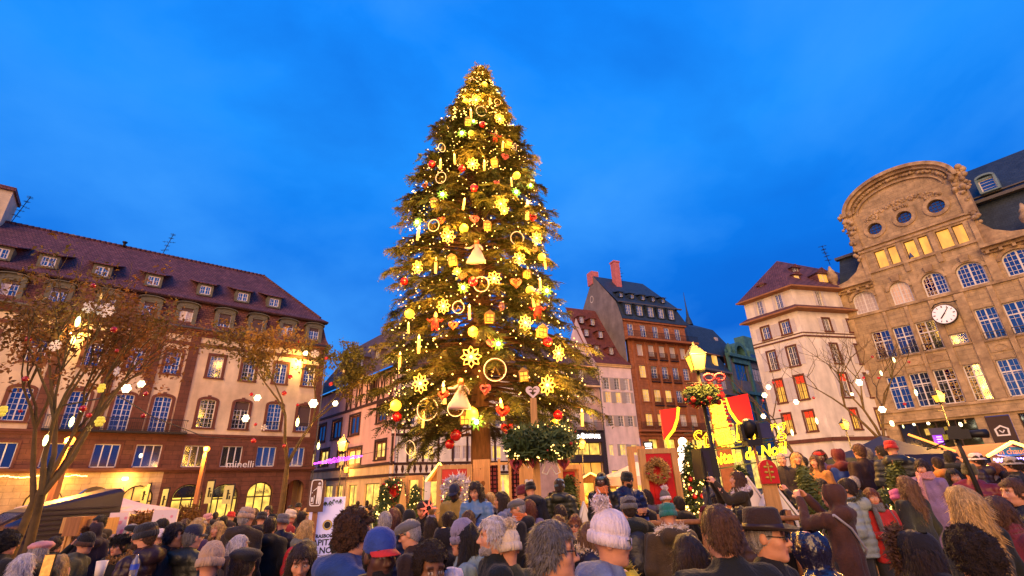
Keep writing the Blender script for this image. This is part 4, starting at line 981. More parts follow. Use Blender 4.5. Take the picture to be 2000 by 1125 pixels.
# pink and yellow house closing the side street, with the big weathered roof
F = Facade('pink_street_house', 139, 24.0, 1.0, -57.0, 'pink and ochre house with big weathered tile roof closing the side street', ez=EYE)
XL, XR = -75.0, -46.75
WW = [(-51.2, -48.8, 4.95, 6.8), (-58.6, -54.9, 4.6, 6.5), (-61.8, -59.5, 4.6, 6.4), (-67.8, -64.9, 5.0, 7.0), (-73, -70, 5, 7), (-51.4, -49.2, 8.8, 10.8), (-58.9, -56.1, 8.1, 10.4), (-64.5, -61.6, 8.1, 10.4), (-70, -67, 8.1, 10.4), (-53.4, -52.2, 12.2, 14.0)]
SH = [(-53.2, -49.7, 0.3, 2.6), (-57.6, -55.2, 0.3, 2.55), (-61.3, -59.3, 0.3, 2.6), (-64.9, -62.4, 0.3, 2.6), (-69, -66, 0.3, 2.6)]
mb = MB(); wall(mb, XL, XR, -0.2, 3.3, SH, 0, 0.4, 1); wall(mb, XL, XR, 3.3, 4.45, [], 0, 0.3, 1); wall(mb, XL, XR, 4.45, 14.6, WW, 0, 0.3, 0); F.put(mb, 'wall', [M_pink, M_yel])
mb = MB(); mb.box(XL, XR-.1, 0.42, 0.46, 0.1, 14.4); F.put(mb, 'room_back', M_timber)
for i, q in enumerate(WW): window(F, *q, 0.1, rows=1, cols=1, pane=L_shop if i < 5 else None, frame=M_sandp, fw=0.25 if q[1]-q[0] > 2 else 0.1)
for q in SH: window(F, *q, 0.2, leaves=2, cols=1, rows=1, pane=L_shop, frame=M_dframe)
surrounds(F, WW, 0.25, 0, 0.1, M_timber)
mb = MB()
for z in (3.3, 4.45, 11.2, 14.45): mb.box(XL, XR, -0.14, 0.05, z-0.14, z+0.14)
for x in np.arange(-60.6, -47, 1.5): mb.box(x-0.12, x+0.12, -0.08, 0.02, 11.36, 14.3)
for x in np.arange(-60.3, -47, 3.0): mb.beam((x, -0.05, 11.4), (x+1.1, -0.05, 14.3), 0.06, 0.2); mb.beam((x+1.1, -0.052, 11.4), (x, -0.052, 14.3), 0.05, 0.2)
tag(F.put(mb, 'timber_beams', M_timber), kind='stuff')
mb = MB(); mb.poly([(XL, -1.0, 14.3), (XR+0.4, -1.0, 14.3), (XR+0.4, 0.6, 15.8), (XL, 0.6, 15.8)]); mb.poly([(XL, 0.6, 15.8), (XR+0.4, 0.6, 15.8), (XR+0.4, 6, 23.6), (XL, 6, 23.6)]); F.put(mb, 'roof', M_gtile)
for x, z in ((-60.5, 17.3), (-55.6, 17.3), (-51.3, 17.6)):
 y = 0.6+(z-15.8)*0.69; mb = MB()
 for s in (-1, 1): mb.box(x+s*0.7-0.08, x+s*0.7+0.08, y-0.3, y+0.9, z, z+1.1)
 mb.prism([(x-0.95, z+1.1), (x+0.95, z+1.1), (x, z+1.6)], y-0.45, y+1.6); F.put(mb, 'roof_dormer', M_gtile); window(F, x-0.6, x+0.6, z, z+1.1, y-0.2, rows=1)
[plight(F.root, (x, -4.5, 4.2), 4200, (1, 0.40, 0.14), 0.4) for x in (-52, -60, -68)]  # unseen point lamps without fittings, added to brighten the shadowed pink front

# grey-blue house with skylights and the verdigris turreted house
F = Facade('grey_stone_house', 53, 40, 1.0, 68.0, 'grey stone house with slate attic and lit skylight next to brown house', ez=EYE)
XL, XR = 61.2, 73.2
WW = [(c-0.65, c+0.65, a, b) for a, b in ((14.6, 16.6), (10.2, 12.6), (6.8, 9.6)) for c in (63, 65.6, 68.2, 70.9)]
mb = MB(); wall(mb, XL, XR, -0.2, 17.3, WW+[(62, 66.6, 0.2, 5.8), (67.4, 72.4, 0.2, 5.8)], 0, 0.3); F.put(mb, 'wall', M_bluestone)
mb = MB(); mb.box(XL, XR, 0.36, 0.4, 0, 17.2); F.put(mb, 'room_back', M_timber)
for i, q in enumerate(WW): window(F, *q, 0.1, rows=2, cols=1, pane=M_curt if i < 4 else L_shop if i in (9, 10, 11) else None)
for q in ((62, 66.6), (67.4, 72.4)): window(F, q[0], q[1], 0.2, 5.8, 0.2, leaves=3, cols=1, rows=1, pane=L_shop, frame=M_dframe)
mb = MB()
for z, o in ((13.9, 0.4), (17.3, 0.5), (6.3, 0.3)): mb.box(XL, XR, -o, 0.1, z-0.2, z+0.1)
F.put(mb, 'cornice', M_bluestone)
mb = MB(); mb.poly([(XL, -0.3, 17.4), (XR, -0.3, 17.4), (XR, 1.4, 20.4), (XL, 1.4, 20.4)]); mb.poly([(XL, 1.2, 20.5), (XR, 1.2, 20.5), (XR, 5, 22), (XL, 5, 22)]); F.put(mb, 'roof', M_slate)
mb = MB(); mb.box(XL, XR, 1.0, 1.4, 20.35, 20.5); F.put(mb, 'gutter', M_soff)
for x, p in ((65.3, M_glass), (70.2, L_room)):
 mb = MB(); mb.box(x-0.5, x+0.5, 0.2, 0.5, 18.3, 19.9); F.put(mb, 'skylight', p)
mb = MB(); mb.box(66.0, 67.3, 3, 4.2, 21, 25.2); F.put(mb, 'chimney', M_brownp)
F = Facade('verdigris_turret_house', 53, 40, 1.0, 77.5, 'verdigris fronted house with tall slate pavilion roof and spire', ez=EYE)
XL, XR = 73.2, 84.5
WW = [(75.3, 78.9, 16.5, 19.3), (80.6, 83.4, 16.8, 19.0)] + [(c-0.8, c+0.8, a, b) for a, b in ((10.2, 13.2), (6.0, 9.0)) for c in (75.4, 78.4, 82.0)]
mb = MB(); wall(mb, XL, XR, -0.2, 20.5, WW+[(74, 79.4, 0.2, 5), (80.4, 84, 0.2, 5)], 0, 0.35); F.put(mb, 'wall', [M_bluestone])
mb = MB(); mb.box(XL, XR, 0.4, 0.44, 0, 20.4); F.put(mb, 'room_back', M_timber)
for q in WW: window(F, *q, 0.12, rows=2, leaves=3 if q[1]-q[0] > 2 else 2, cols=1, frame=M_teal, pane=M_curt if q[0] > 80 and q[2] > 16 else None)
for q in ((74, 79.4), (80.4, 84)): window(F, q[0], q[1], 0.2, 5, 0.2, leaves=2, cols=1, rows=1, pane=L_shop, frame=M_dframe)
mb = MB()
for z, o in ((20.5, 0.7), (14.6, 0.6), (5.5, 0.3)): mb.box(XL, XR, -o, 0.1, z-0.35, z+0.15)
for x in (73.5, 79.7, 84.2): mb.box(x-0.3, x+0.3, -0.35, 0.05, 5.65, 20.15)
mb.box(74.8, 79.4, -0.3, 0.05, 19.3, 20.1)
mb.ring(arc(77.1, 21.0, 1.9, PI, 0, 14), arc(77.1, 21.0, 1.3, PI, 0, 14), -0.6, 1.2, closed=False); mb.box(75.2, 75.8, -0.6, 1, 20.6, 21.1); mb.box(78.4, 79, -0.6, 1, 20.6, 21.1)
for x in (74.2, 80.2): mb.lathe([(0.5, 0), (0.3, 0.4), (0.6, 1.0), (0.3, 1.6), (0, 1.9)], (x, -0.2, 20.6), 8)
F.put(mb, 'carved_front', M_teal)
window(F, 76.4, 77.8, 20.8, 22.1, 0.2, rows=1, frame=M_teal)
mb = MB()
base = [(66.4, 1.5, 20.3), (80, 1.0, 20.6), (80, 9, 20.6), (66.4, 9, 20.3)]; top = [(69.5, 4.0, 25.9), (77.2, 3.6, 26.2), (77.2, 7, 26.2), (69.5, 7, 25.9)]; ap = (73.2, 5.5, 27.2)
mb.add(base+top+[ap], [(0, 1, 5, 4), (1, 2, 6, 5), (2, 3, 7, 6), (3, 0, 4, 7), (4, 5, 8), (5, 6, 8), (6, 7, 8), (7, 4, 8)]); F.put(mb, 'pavilion_roof', M_slate)
mb = MB(); mb.lathe([(0.7, 0), (0.5, 0.9), (0.25, 1.6), (0.12, 3), (0.03, 6.2)], (73.2, 5.5, 27.0), 8); F.put(mb, 'spire', M_slate)
mb = MB(); mb.box(75.7, 76.5, 2.6, 3.0, 23.0, 24.4); F.put(mb, 'skylight', M_curt)
mb = MB(); mb.poly([(80, -0.2, 20.6), (XR, -0.2, 20.6), (XR, 3, 24), (80, 3, 24)]); F.put(mb, 'roof', M_slate)
# last rosy house in the gap before the corner house
F = Facade('rosy_gap_house', 53, 42, 1.0, 91, 'small rosy house with dark roof in the gap before the white corner house', ez=EYE)
XL, XR = 88.0, 104
WW = [(c-0.6, c+0.6, a, b) for a, b in ((16.2, 18.2), (12.2, 14.6), (8.2, 10.8), (4.6, 6.8)) for c in (89.6, 92.2, 94.8, 97.4)]
mb = MB(); wall(mb, XL, XR, -0.2, 19.4, WW, 0, 0.3); F.put(mb, 'wall', mat('rosy_brick', (0.42, 0.17, 0.15), 0.9, 0.2, 1, 0.2))
mb = MB(); mb.box(XL, XR, 0.36, 0.4, 0, 19); F.put(mb, 'room_back', M_timber)
for i, q in enumerate(WW): window(F, *q, 0.1, rows=2, cols=1, pane=M_curt)
mb = MB(); mb.poly([(XL, -0.4, 19.3), (XR, -0.4, 19.3), (XR, 3, 24), (XL, 3, 24)]); F.put(mb, 'roof', M_slate)
mb = MB(); mb.box(90.3, 93.5, 3, 5, 21, 27.5); F.put(mb, 'chimney', M_teal)
# ================================================================== the great Christmas tree
TX, TY = -1.80, 24.0
edges = [(132, 934, 942), (160, 915, 960), (200, 893, 985), (235, 880, 992), (265, 848, 1008), (300, 838, 1032), (340, 820, 1050), (400, 796, 1062), (440, 792, 1086), (500, 778, 1078), (560, 768, 1070), (620, 774, 1110), (680, 756, 1140), (740, 742, 1150), (790, 745, 1165), (830, 768, 1130), (880, 800, 1060)]
prof = []
for y, l, r in edges:
 a, b = at(l, y, TY), at(r, y, TY); prof.append(((a.z+b.z)/2, TX-a.x, b.x-TX))
prof.sort(); PZ = np.array([p[0] for p in prof]); PL = np.array([p[1] for p in prof]); PR = np.array([p[2] for p in prof])
ZTOP = PZ[-1]
def trad(z, a):
 c = 0.5+0.5*math.cos(a); return max(0.08, np.interp(z, PZ, PR)*c + np.interp(z, PZ, PL)*(1-c))
def frond_field(rnd, branches, nf, size, needle):
 """sprays of needles along drooping branches; returns vertex and face arrays"""
 V = [];
 for (p0, p1, p2, n) in branches:
  for k in range(n):
   u = rnd.uniform(0.30, 1.0)**0.75
   c = p0*(1-u)**2 + p1*2*u*(1-u) + p2*u*u
   d = (p1-p0)*(2*(1-u)) + (p2-p1)*(2*u); L = np.linalg.norm(d); d = d/max(L, 1e-6)
   side = np.cross(d, [0, 0, 1]); side /= max(np.linalg.norm(side), 1e-6)
   s = rnd.choice((-1, 1)); ang = rnd.uniform(0.1, 1.2)
   fd = d*math.cos(ang) + side*s*math.sin(ang) + np.array([0, 0, rnd.uniform(-0.95, 0.35)]); fd /= np.linalg.norm(fd)
   fl = size*rnd.uniform(0.55, 1.3)*(1.1-0.35*u); fs = np.cross(fd, [rnd.uniform(-.35, .35), rnd.uniform(-.35, .35), 1]); fs /= np.linalg.norm(fs)
   up = np.cross(fs, fd)
   for j in range(nf):
    t = (j+0.5)/nf; b = c + fd*fl*t + np.array([0, 0, -0.28*fl*t*t])
    for sg in (-1, 1):
     nl = needle*rnd.uniform(0.6, 1.25)*(1.15-0.75*t)
     e = b + (fs*sg*0.85 + fd*0.65 + up*rnd.uniform(-0.45, 0.25))*nl
     w = fd*0.045 + up*0.012
     V += [b-w*0.5, b+w, e]
 V = np.array(V, dtype=np.float32)
 return V
def tri_mesh(name, V, m):
 me = bpy.data.meshes.new(name); n = len(V)
 me.vertices.add(n); me.vertices.foreach_set('co', V.ravel())
 me.loops.add(n); me.loops.foreach_set('vertex_index', np.arange(n, dtype=np.int32))
 me.polygons.add(n//3); me.polygons.foreach_set('loop_start', np.arange(0, n, 3, dtype=np.int32))
 me.materials.append(m); me.update(calc_edges=True); me.validate()
 return me
M_needle = mat('fir_needles', (0.115, 0.090, 0.020), 0.75, 0.6, 1.3, 0, col2=(0.06, 0.066, 0.018))
M_bark = mat('fir_bark', (0.17, 0.075, 0.035), 0.9, 0.4, 3, 0.8, stretch=(3, 3, 0.5))
xt = empty('christmas_tree', (TX, TY, 0)); tag(xt, 'giant lit Christmas fir towering over the middle of the square', 'christmas tree')
mb = MB(); mb.tube([(0, 0, -0.2), (0.05, 0, 3), (0, 0, 8), (0.05, 0, 18), (0, 0, ZTOP-1.2)], [0.58, 0.5, 0.42, 0.22, 0.03], 12); mb.build('trunk', M_bark, xt)
rnd = random.Random(5); BR = []; z = 4.6
while z < ZTOP-0.25:
 R0 = trad(z, 0); per = 5 if R0 < 1.2 else 9
 for k in range(per):
  a = 2*PI*(k+rnd.random())/per; R = trad(z, a)*rnd.choice((rnd.uniform(0.66, 0.92), rnd.uniform(0.88, 1.04), rnd.uniform(0.98, 1.17))); R = max(R, 0.18)
  dz = 0.16*R
  p0 = np.array([0, 0, z+dz*0.9]); p2 = np.array([math.cos(a)*R, math.sin(a)*R, z-dz*rnd.uniform(0.2, 0.9)]); p1 = np.array([math.cos(a)*R*0.55, math.sin(a)*R*0.55, z+dz*rnd.uniform(0.4, 1.1)])
  BR.append((p0, p1, p2, int(7+R*11)))
 z += 0.34 if z < 20 else 0.26
# low skirts that hang to the left of the trunk and the long arms on both sides
for (px, py, ln) in ((790, 850, 9), (815, 880, 8), (830, 860, 10), (850, 850, 9), (800, 905, 6), (875, 850, 8), (775, 870, 6), (845, 890, 6), (1000, 850, 5), (1040, 820, 8), (1165, 775, 14), (1150, 760, 12), (1110, 800, 9), (735, 765, 13), (700, 775, 12), (760, 800, 10), (1082, 440, 8), (1060, 500, 6), (780, 440, 6), (788, 400, 6), (1130, 690, 9), (760, 660, 9), (770, 590, 7), (765, 615, 7)):
 p = at(px, py, TY-rnd.uniform(0.3, 2.2)); p2 = np.array([p.x-TX, p.y-TY, p.z]); p0 = np.array([p2[0]*0.15, p2[1]*0.15, p.z+1.3]); p1 = np.array([p2[0]*0.7, p2[1]*0.7, p.z+0.9]); BR.append((p0, p1, p2, ln*4))
V = frond_field(rnd, BR, 6, 0.66, 0.25)
o = inst('crown', tri_mesh('crown', V, M_needle), xt)
mb = MB()
for p0, p1, p2, n in BR: mb.tube([p0, p0*.25+p1*.5+p2*.25, p2], [0.035+0.01*np.linalg.norm(p2[:2]), 0.03, 0.012], 4)
tag(mb.build('branches', M_bark, xt), kind='stuff')

def surf(px, py, push=0.18):
 best = None
 for Y in np.arange(17.5, 26, 0.1):
  p = at(px, py, float(Y)); dx, dy = p.x-TX, p.y-TY; q = math.hypot(dx, dy)-trad(p.z, math.atan2(dy, dx))*0.97
  if best is None or q < best[0]: best = (q, p)
  if q <= 0: break
 p = best[1]; v = (Vector((0, 0, EYE))-p).normalized()
 return p + v*push

# ---- ornament kinds, each one mesh set that the copies share
G_star = glow('led_warm_star', (1.0, 0.56, 0.13), 8); G_petal = glow('led_petal_gold', (1.0, 0.50, 0.085), 2.1); G_globe = glow('lit_globe', (1.0, 0.56, 0.045), 1.5); G_cand = glow('led_candle', (1.0, 0.52, 0.09), 2.0); G_ring = glow('led_hoop', (1.0, 0.62, 0.30), 1.6)
G_lant = glow('lantern_light', (1.0, 0.60, 0.07), 0.42); G_green = glow('cool_green_led', (0.75, 1.0, 0.45), 10); G_gold = glow('fairy_bulb', (1.0, 0.58, 0.14), 6)
M_red = mat('red_bauble', (0.34, 0.005, 0.008), 0.22, 0.15, 3, 0, spec=0.6); M_heart = mat('rose_heart_cloth', (0.36, 0.05, 0.08), 0.7, 0.2, 14, 0.1); M_rheart = mat('scarlet_heart', (0.36, 0.012, 0.01), 0.5, 0.15, 6, 0)
M_oheart = mat('amber_heart', (0.36, 0.075, 0.03), 0.6, 0.15, 6, 0); M_gown = mat('ivory_gown', (0.42, 0.29, 0.36), 0.7, 0.08, 4, 0.05); M_mist = mat('mistletoe', (0.16, 0.32, 0.04), 0.6, 0.3, 5, 0.1)
M_skinp = mat('painted_skin', (0.6, 0.33, 0.22), 0.6, 0.1, 4, 0); M_gilt = mat('gilt_frame', (0.26, 0.14, 0.035), 0.5, 0.2, 4, 0.1); M_cone = mat('pine_cone_rose', (0.45, 0.20, 0.16), 0.7, 0.3, 10, 0.2)
M_redcoat = mat('scarlet_coat', (0.32, 0.015, 0.012), 0.7, 0.15, 4, 0); M_silver = mat('silver_snowflake', (0.62, 0.55, 0.60), 0.35, 0.1, 5, 0, metal=0.2)
def heart2(w, n=18):
 pts = []
 for i in range(n):
  t = 2*PI*i/n; pts.append((w*0.03125*16*math.sin(t)**3, w*0.03125*(13*math.cos(t)-5*math.cos(2*t)-2*math.cos(3*t)-math.cos(4*t))))
 return pts
def k_star():
 mb = MB()
 for k in range(8):
  a = k*PI/4; d = Vector((math.cos(a), 0, math.sin(a))); e = Vector((-d.z, 0, d.x))
  mb.tube([d*0.1, d*0.32+e*0.12, d*0.5, d*0.32-e*0.12, d*0.1], 0.020, 5)
 b = MB(); b.ball((0, 0, 0), 0.08, 8)
 return [('petal_lights', mb.mesh('petal_lights', G_petal)), ('centre_bulb', b.mesh('centre_bulb', G_star))]
def k_globe():
 mb = MB(); mb.ball((0, 0, 0), 0.5, 14); b = MB(); b.lathe([(0.12, 0.46), (0.12, 0.56), (0.02, 0.6)], n=8)
 return [('globe', mb.mesh('globe', G_globe)), ('cap', b.mesh('cap', M_gilt))]
def k_ball(m=None):
 mb = MB(); mb.ball((0, 0, 0), 0.5, 16); b = MB(); b.lathe([(0.1, 0.47), (0.1, 0.56), (0.02, 0.62)], n=8)
 return [('bauble', mb.mesh('bauble', m or M_red)), ('cap', b.mesh('cap', M_gilt))]
def k_heart(m):
 mb = MB(); h = heart2(1.0); n = len(h)
 for y, s in ((-0.16, 0.55), (-0.1, 0.9), (0.0, 1.0), (0.1, 0.9), (0.16, 0.55)): mb.add([(x*s, y, z*s) for x, z in h], [])
 for r in range(4): mb.f += [(r*n+i, r*n+(i+1) % n, (r+1)*n+(i+1) % n, (r+1)*n+i) for i in range(n)]
 mb.f += [tuple(range(n)), tuple(range(5*n-1, 4*n-1, -1))]; mb.m = [0]*len(mb.f); mb.sm = [True]*len(mb.f)
 b = MB(); b.tube([(0, 0, 0.2), (0, 0, 0.55)], 0.012, 4)
 return [('heart', mb.mesh('heart', m)), ('hook', b.mesh('hook', M_gilt))]
def k_ring():
 mb = MB(); mb.loop([(0.5*math.cos(a), 0, 0.5*math.sin(a)) for a in [k*PI/12 for k in range(24)]], 0.019, 5)
 b = MB(); b.loop([(0.45*math.cos(a), 0.02, 0.45*math.sin(a)) for a in [k*PI/8 for k in range(16)]], 0.02, 4); b.tube([(-0.2, 0, -0.25), (0, 0, 0.15), (0.2, 0, -0.25)], 0.03, 4)
 return [('light_hoop', mb.mesh('light_hoop', G_ring)), ('inner_hoop', b.mesh('inner_hoop', M_gilt))]
def k_cand():
 mb = MB(); mb.lathe([(0.0, -0.5), (0.085, -0.5), (0.085, 0.25), (0.0, 0.27)], n=8); b = MB(); b.lathe([(0.0, 0.27), (0.07, 0.34), (0.05, 0.44), (0.0, 0.56)], n=8)
 return [('candle', mb.mesh('candle', G_cand)), ('flame', b.mesh('flame', G_star))]
def k_lant():
 mb = MB(); mb.box(-0.36, 0.36, -0.3, 0.3, -0.4, 0.34); b = MB()
 for x in (-0.4, 0.4):
  for y in (-0.34, 0.34): b.box(x-0.05, x+0.05, y-0.05, y+0.05, -0.45, 0.42)
 for z in (-0.45, 0.38, -0.02): b.box(-0.4, 0.4, -0.36, -0.30, z-0.02, z+0.05)
 b.box(-0.03, 0.03, -0.36, -0.305, -0.4, 0.4); b.prism([(-0.5, 0.42), (0.5, 0.42), (0.0, 0.8)], -0.42, 0.42)
 return [('light_box', mb.mesh('light_box', G_lant)), ('frame', b.mesh('frame', M_gilt))]
def k_green():
 mb = MB(); mb.ball((0, -0.05, 0), 0.16, 8); b = MB()
 for k in range(9):
  a = k*2*PI/9; d = Vector((math.cos(a), 0, math.sin(a))); e = Vector((-d.z, 0, d.x))
  b.add([d*0.12+Vector((0, .03, 0)), d*0.35+e*0.09, d*0.6+Vector((0, .1, 0)), d*0.35-e*0.09, d*0.35+Vector((0, -0.06, 0))], [(0, 1, 4), (1, 2, 4), (2, 3, 4), (3, 0, 4)])
 return [('bulb', mb.mesh('bulb', G_green)), ('leaves', b.mesh('leaves', M_mist))]
def k_angel():
 mb = MB(); mb.lathe([(0.0, -0.5), (0.36, -0.5), (0.38, -0.44), (0.27, -0.2), (0.14, 0.06), (0.09, 0.12), (0.11, 0.25), (0.05, 0.32)], n=14)
 v = mb.v; mb.v = [(x+0.06*math.sin(z*5)*(0.2-z), y*0.4, z) for x, y, z in v]
 mb.tube([(-0.09, 0, 0.24), (-0.26, -0.05, 0.12), (-0.44, -0.08, 0.13)], [0.05, 0.045, 0.02], 6); mb.tube([(0.09, 0, 0.24), (0.2, -0.05, 0.1), (0.24, -0.1, -0.02)], [0.05, 0.05, 0.03], 6)
 b = MB(); b.ball((0, -0.01, 0.40), 0.075, 10); c = MB(); c.lathe([(0.0, 0.5), (0.07, 0.48), (0.1, 0.4), (0.1, 0.27), (0.05, 0.25)], (0, 0.03, 0), 10)
 return [('gown', mb.mesh('gown', M_gown)), ('head', b.mesh('head', M_skinp)), ('hair', c.mesh('hair', M_oheart))]
def k_santa():
 mb = MB(); mb.lathe([(0.0, -0.35), (0.2, -0.35), (0.2, -0.1), (0.16, 0.12), (0.06, 0.2)], n=10); mb.v = [(x, y*0.6, z) for x, y, z in mb.v]
 for s in (-1, 1): mb.tube([(s*0.14, 0, 0.12), (s*0.3, -0.05, 0.0), (s*0.42, -0.1, 0.1)], [0.07, 0.06, 0.05], 6); mb.tube([(s*0.1, 0, -0.3), (s*0.13, 0, -0.5)], 0.07, 6)
 b = MB(); b.ball((0, -0.02, 0.28), 0.11, 10); c = MB(); c.lathe([(0.13, 0.33), (0.1, 0.42), (0.02, 0.55)], n=8)
 return [('coat', mb.mesh('coat', M_redcoat)), ('head', b.mesh('head', M_skinp)), ('cap', c.mesh('cap', M_gilt))]
def k_cone():
 mb = MB()
 for r in range(7):
  z = 0.4-0.13*r; R = 0.06+0.24*math.sin(PI*(r+1)/8.5)
  for k in range(7):
   a = 2*PI*(k+r*0.5)/7; d = Vector((math.cos(a), math.sin(a), 0)); e = Vector((-d.y, d.x, 0))
   mb.add([d*R*0.4+Vector((0, 0, z+.1)), d*R+e*0.09+Vector((0, 0, z)), d*R*1.1+Vector((0, 0, z-0.06)), d*R-e*0.09+Vector((0, 0, z))], [(0, 1, 2, 3)])
 return [('scales', mb.mesh('scales', M_cone))]
KIND = {'star': (k_star(), 0.86, 'light star', 'petal star of warm lights'), 'globe': (k_globe(), 0.50, 'globe light', 'round glowing yellow globe'), 'ball': (k_ball(), 0.50, 'bauble', 'shiny red bauble'),
 'pink': (k_heart(M_heart), 0.62, 'heart', 'rose heart'), 'red': (k_heart(M_rheart), 0.66, 'heart', 'scarlet heart'), 'amber': (k_heart(M_oheart), 0.66, 'heart', 'amber heart'), 'ring': (k_ring(), 0.74, 'light hoop', 'hoop of white lights'),
 'candle': (k_cand(), 0.82, 'candle light', 'glowing candle'), 'lantern': (k_lant(), 0.52, 'lantern', 'boxy yellow lantern'), 'green': (k_green(), 0.66, 'mistletoe light', 'mistletoe with cool bulb'),
 'angel': (k_angel(), 1.55, 'angel', 'white gowned angel figure'), 'santa': (k_santa(), 1.0, 'figure', 'little red coated figure'), 'cone': (k_cone(), 0.55, 'pine cone', 'rosy pine cone')}
NAMES = {'star': 'star_light', 'globe': 'globe_light', 'ball': 'bauble', 'pink': 'heart_ornament', 'red': 'heart_ornament', 'amber': 'heart_ornament', 'ring': 'light_hoop', 'candle': 'candle_light', 'lantern': 'lantern_ornament', 'green': 'mistletoe_light', 'angel': 'angel_figure', 'santa': 'coated_figure', 'cone': 'pine_cone'}
ORN = [
 ('star', [(930, 195), (976, 232), (923, 320), (978, 398), (875, 462), (1048, 465), (816, 522), (1014, 505), (965, 544), (866, 598), (1026, 630), (920, 697, 1.25), (821, 749, 1.2), (1091, 690, 1.1), (1069, 752, 1.2), (893, 530, .6), (985, 412, .6)]),
 ('globe', [(910, 199), (946, 166), (1009, 343), (906, 446, 1.1), (800, 613, 1.1), (924, 648, 1.1), (773, 792, 1.2), (922, 808, 1.25), (1083, 830, 1.2), (1035, 567), (920, 260, .8), (1058, 502)]),
 ('ball', [(926, 367), (924, 550, 1.1), (789, 550), (843, 321), (890, 850, 1.2), (775, 814, 1.1), (1090, 811, 1.1), (878, 868), (902, 329, .9), (942, 243, .9), (1069, 667, 1.1)]),
 ('pink', [(927, 428, 1.1), (970, 357, .7), (960, 670), (948, 760, 1.1), (987, 306)]), ('red', [(991, 838, 1.2), (866, 772), (982, 803, 1.2), (1040, 425)]), ('amber', [(862, 430), (1008, 552, 1.2), (902, 538), (885, 635, .9), (830, 362, .8), (1066, 518, .8)]),
 ('ring', [(940, 217), (972, 199, .7), (861, 347), (847, 440), (1010, 465, 1.1), (940, 555, 1.15), (967, 722, 1.5), (835, 799, 1.5), (890, 797, 1.1), (895, 600, .9), (863, 288, .8), (1006, 287, .7), (801, 875, 1.1), (925, 160, .7)]),
 ('candle', [(920, 222), (957, 193, 1.2), (860, 320), (946, 322), (888, 310), (906, 398), (1030, 410, 1.7), (817, 455, 1.2), (851, 518, 1.2), (1064, 513, 1.1), (917, 609), (818, 672, 1.2), (867, 768, 1.3), (980, 800, 1.3), (982, 285), (999, 355, .8), (781, 702, 1.0), (1042, 590, 1.2), (1055, 555), (798, 640, .8), (1137, 815, 1.3), (827, 820)]),
 ('lantern', [(966, 320), (952, 443), (884, 510, 1.1), (993, 283), (848, 398), (956, 622, 1.1), (1023, 735, 1.1), (1029, 537, .9), (914, 239), (1058, 650, 1.2), (909, 820, 1.1)]),
 ('green', [(902, 260), (864, 380), (1008, 375), (815, 434), (905, 562), (973, 672), (931, 824, 1.2), (1068, 568), (1036, 362, .8), (925, 237, .7)]),
 ('angel', [(931, 490), (900, 768)]), ('santa', [(850, 628), (1050, 605, 1.1), (968, 266, .9)]), ('cone', [(980, 598), (1045, 485)])]
ALLO = []
for kd, lst in ORN:
 for q in lst: ALLO.append((kd, q[0], q[1], q[2] if len(q) > 2 else 1.0))
REF = {'star': 'petal star', 'globe': 'glowing globe', 'ball': 'red bauble', 'pink': 'rose heart', 'red': 'scarlet heart', 'amber': 'amber heart', 'ring': 'light hoop', 'candle': 'candle', 'lantern': 'boxy lantern', 'green': 'mistletoe bulb', 'angel': 'angel', 'santa': 'red figure', 'cone': 'pine cone'}
used_labels = set()
def rel(dx, dy):
 if abs(dx) > 1.8*abs(dy): return 'just right of' if dx > 0 else 'just left of'
 if abs(dy) > 1.8*abs(dx): return 'right below' if dy > 0 else 'right above'
 return ('lower right of' if dx > 0 else 'lower left of') if dy > 0 else ('upper right of' if dx > 0 else 'upper left of')
def zone(px, py):
 return 'near tree tip' if py < 260 else 'high on tree' if py < 400 else 'halfway up tree' if py < 600 else 'low on tree' if py < 760 else 'at tree foot'
for i, (kd, px, py, s) in enumerate(ALLO):
 meshes, size, cat, desc = KIND[kd]
 near = sorted(((px-b[1])**2+(py-b[2])**2, j) for j, b in enumerate(ALLO) if j != i and b[0] != kd)
 for d, j in near[:8]:
  lab = f"{desc} {zone(px, py)}, {rel(px-ALLO[j][1], py-ALLO[j][2])} {REF[ALLO[j][0]]}"
  if lab not in used_labels: break
 used_labels.add(lab)
 p = surf(px, py); dist = (p-Vector((0, 0, EYE))).length
 k = size*s*(0.74 if kd in ('pink', 'red', 'amber', 'lantern') else 0.8)
 r = empty(NAMES[kd], p, 0); tag(r, lab, cat, 'ornaments on the big tree: ' + cat)
 r.scale = (k, k, k)
 rr = random.Random(i*13+1)
 az_ = math.atan2(p.y-TY, p.x-TX)+PI/2
 r.rotation_euler = (0, rr.uniform(-.12, .12) if kd != 'angel' else 0, 0.55*az_ + rr.uniform(-0.45, 0.45) + (1.15 if kd == 'ring' and px in (835, 863, 1006) else 0))
 if kd in ('star', 'ring') : r.rotation_euler.x = 0.25
 for nm, me in meshes:
  o = inst(nm, me, r)
 if kd == 'star': plight(r, (0, -0.55, 0), 400*s, (1, 0.48, 0.06), 0.2)
 elif kd in ('globe', 'candle') and s >= 1: plight(r, (0, -0.7, 0.2), 150, (1, 0.50, 0.06), 0.2)
 elif kd == 'green': plight(r, (0, -0.6, 0), 40, (0.75, 1, 0.4), 0.15)
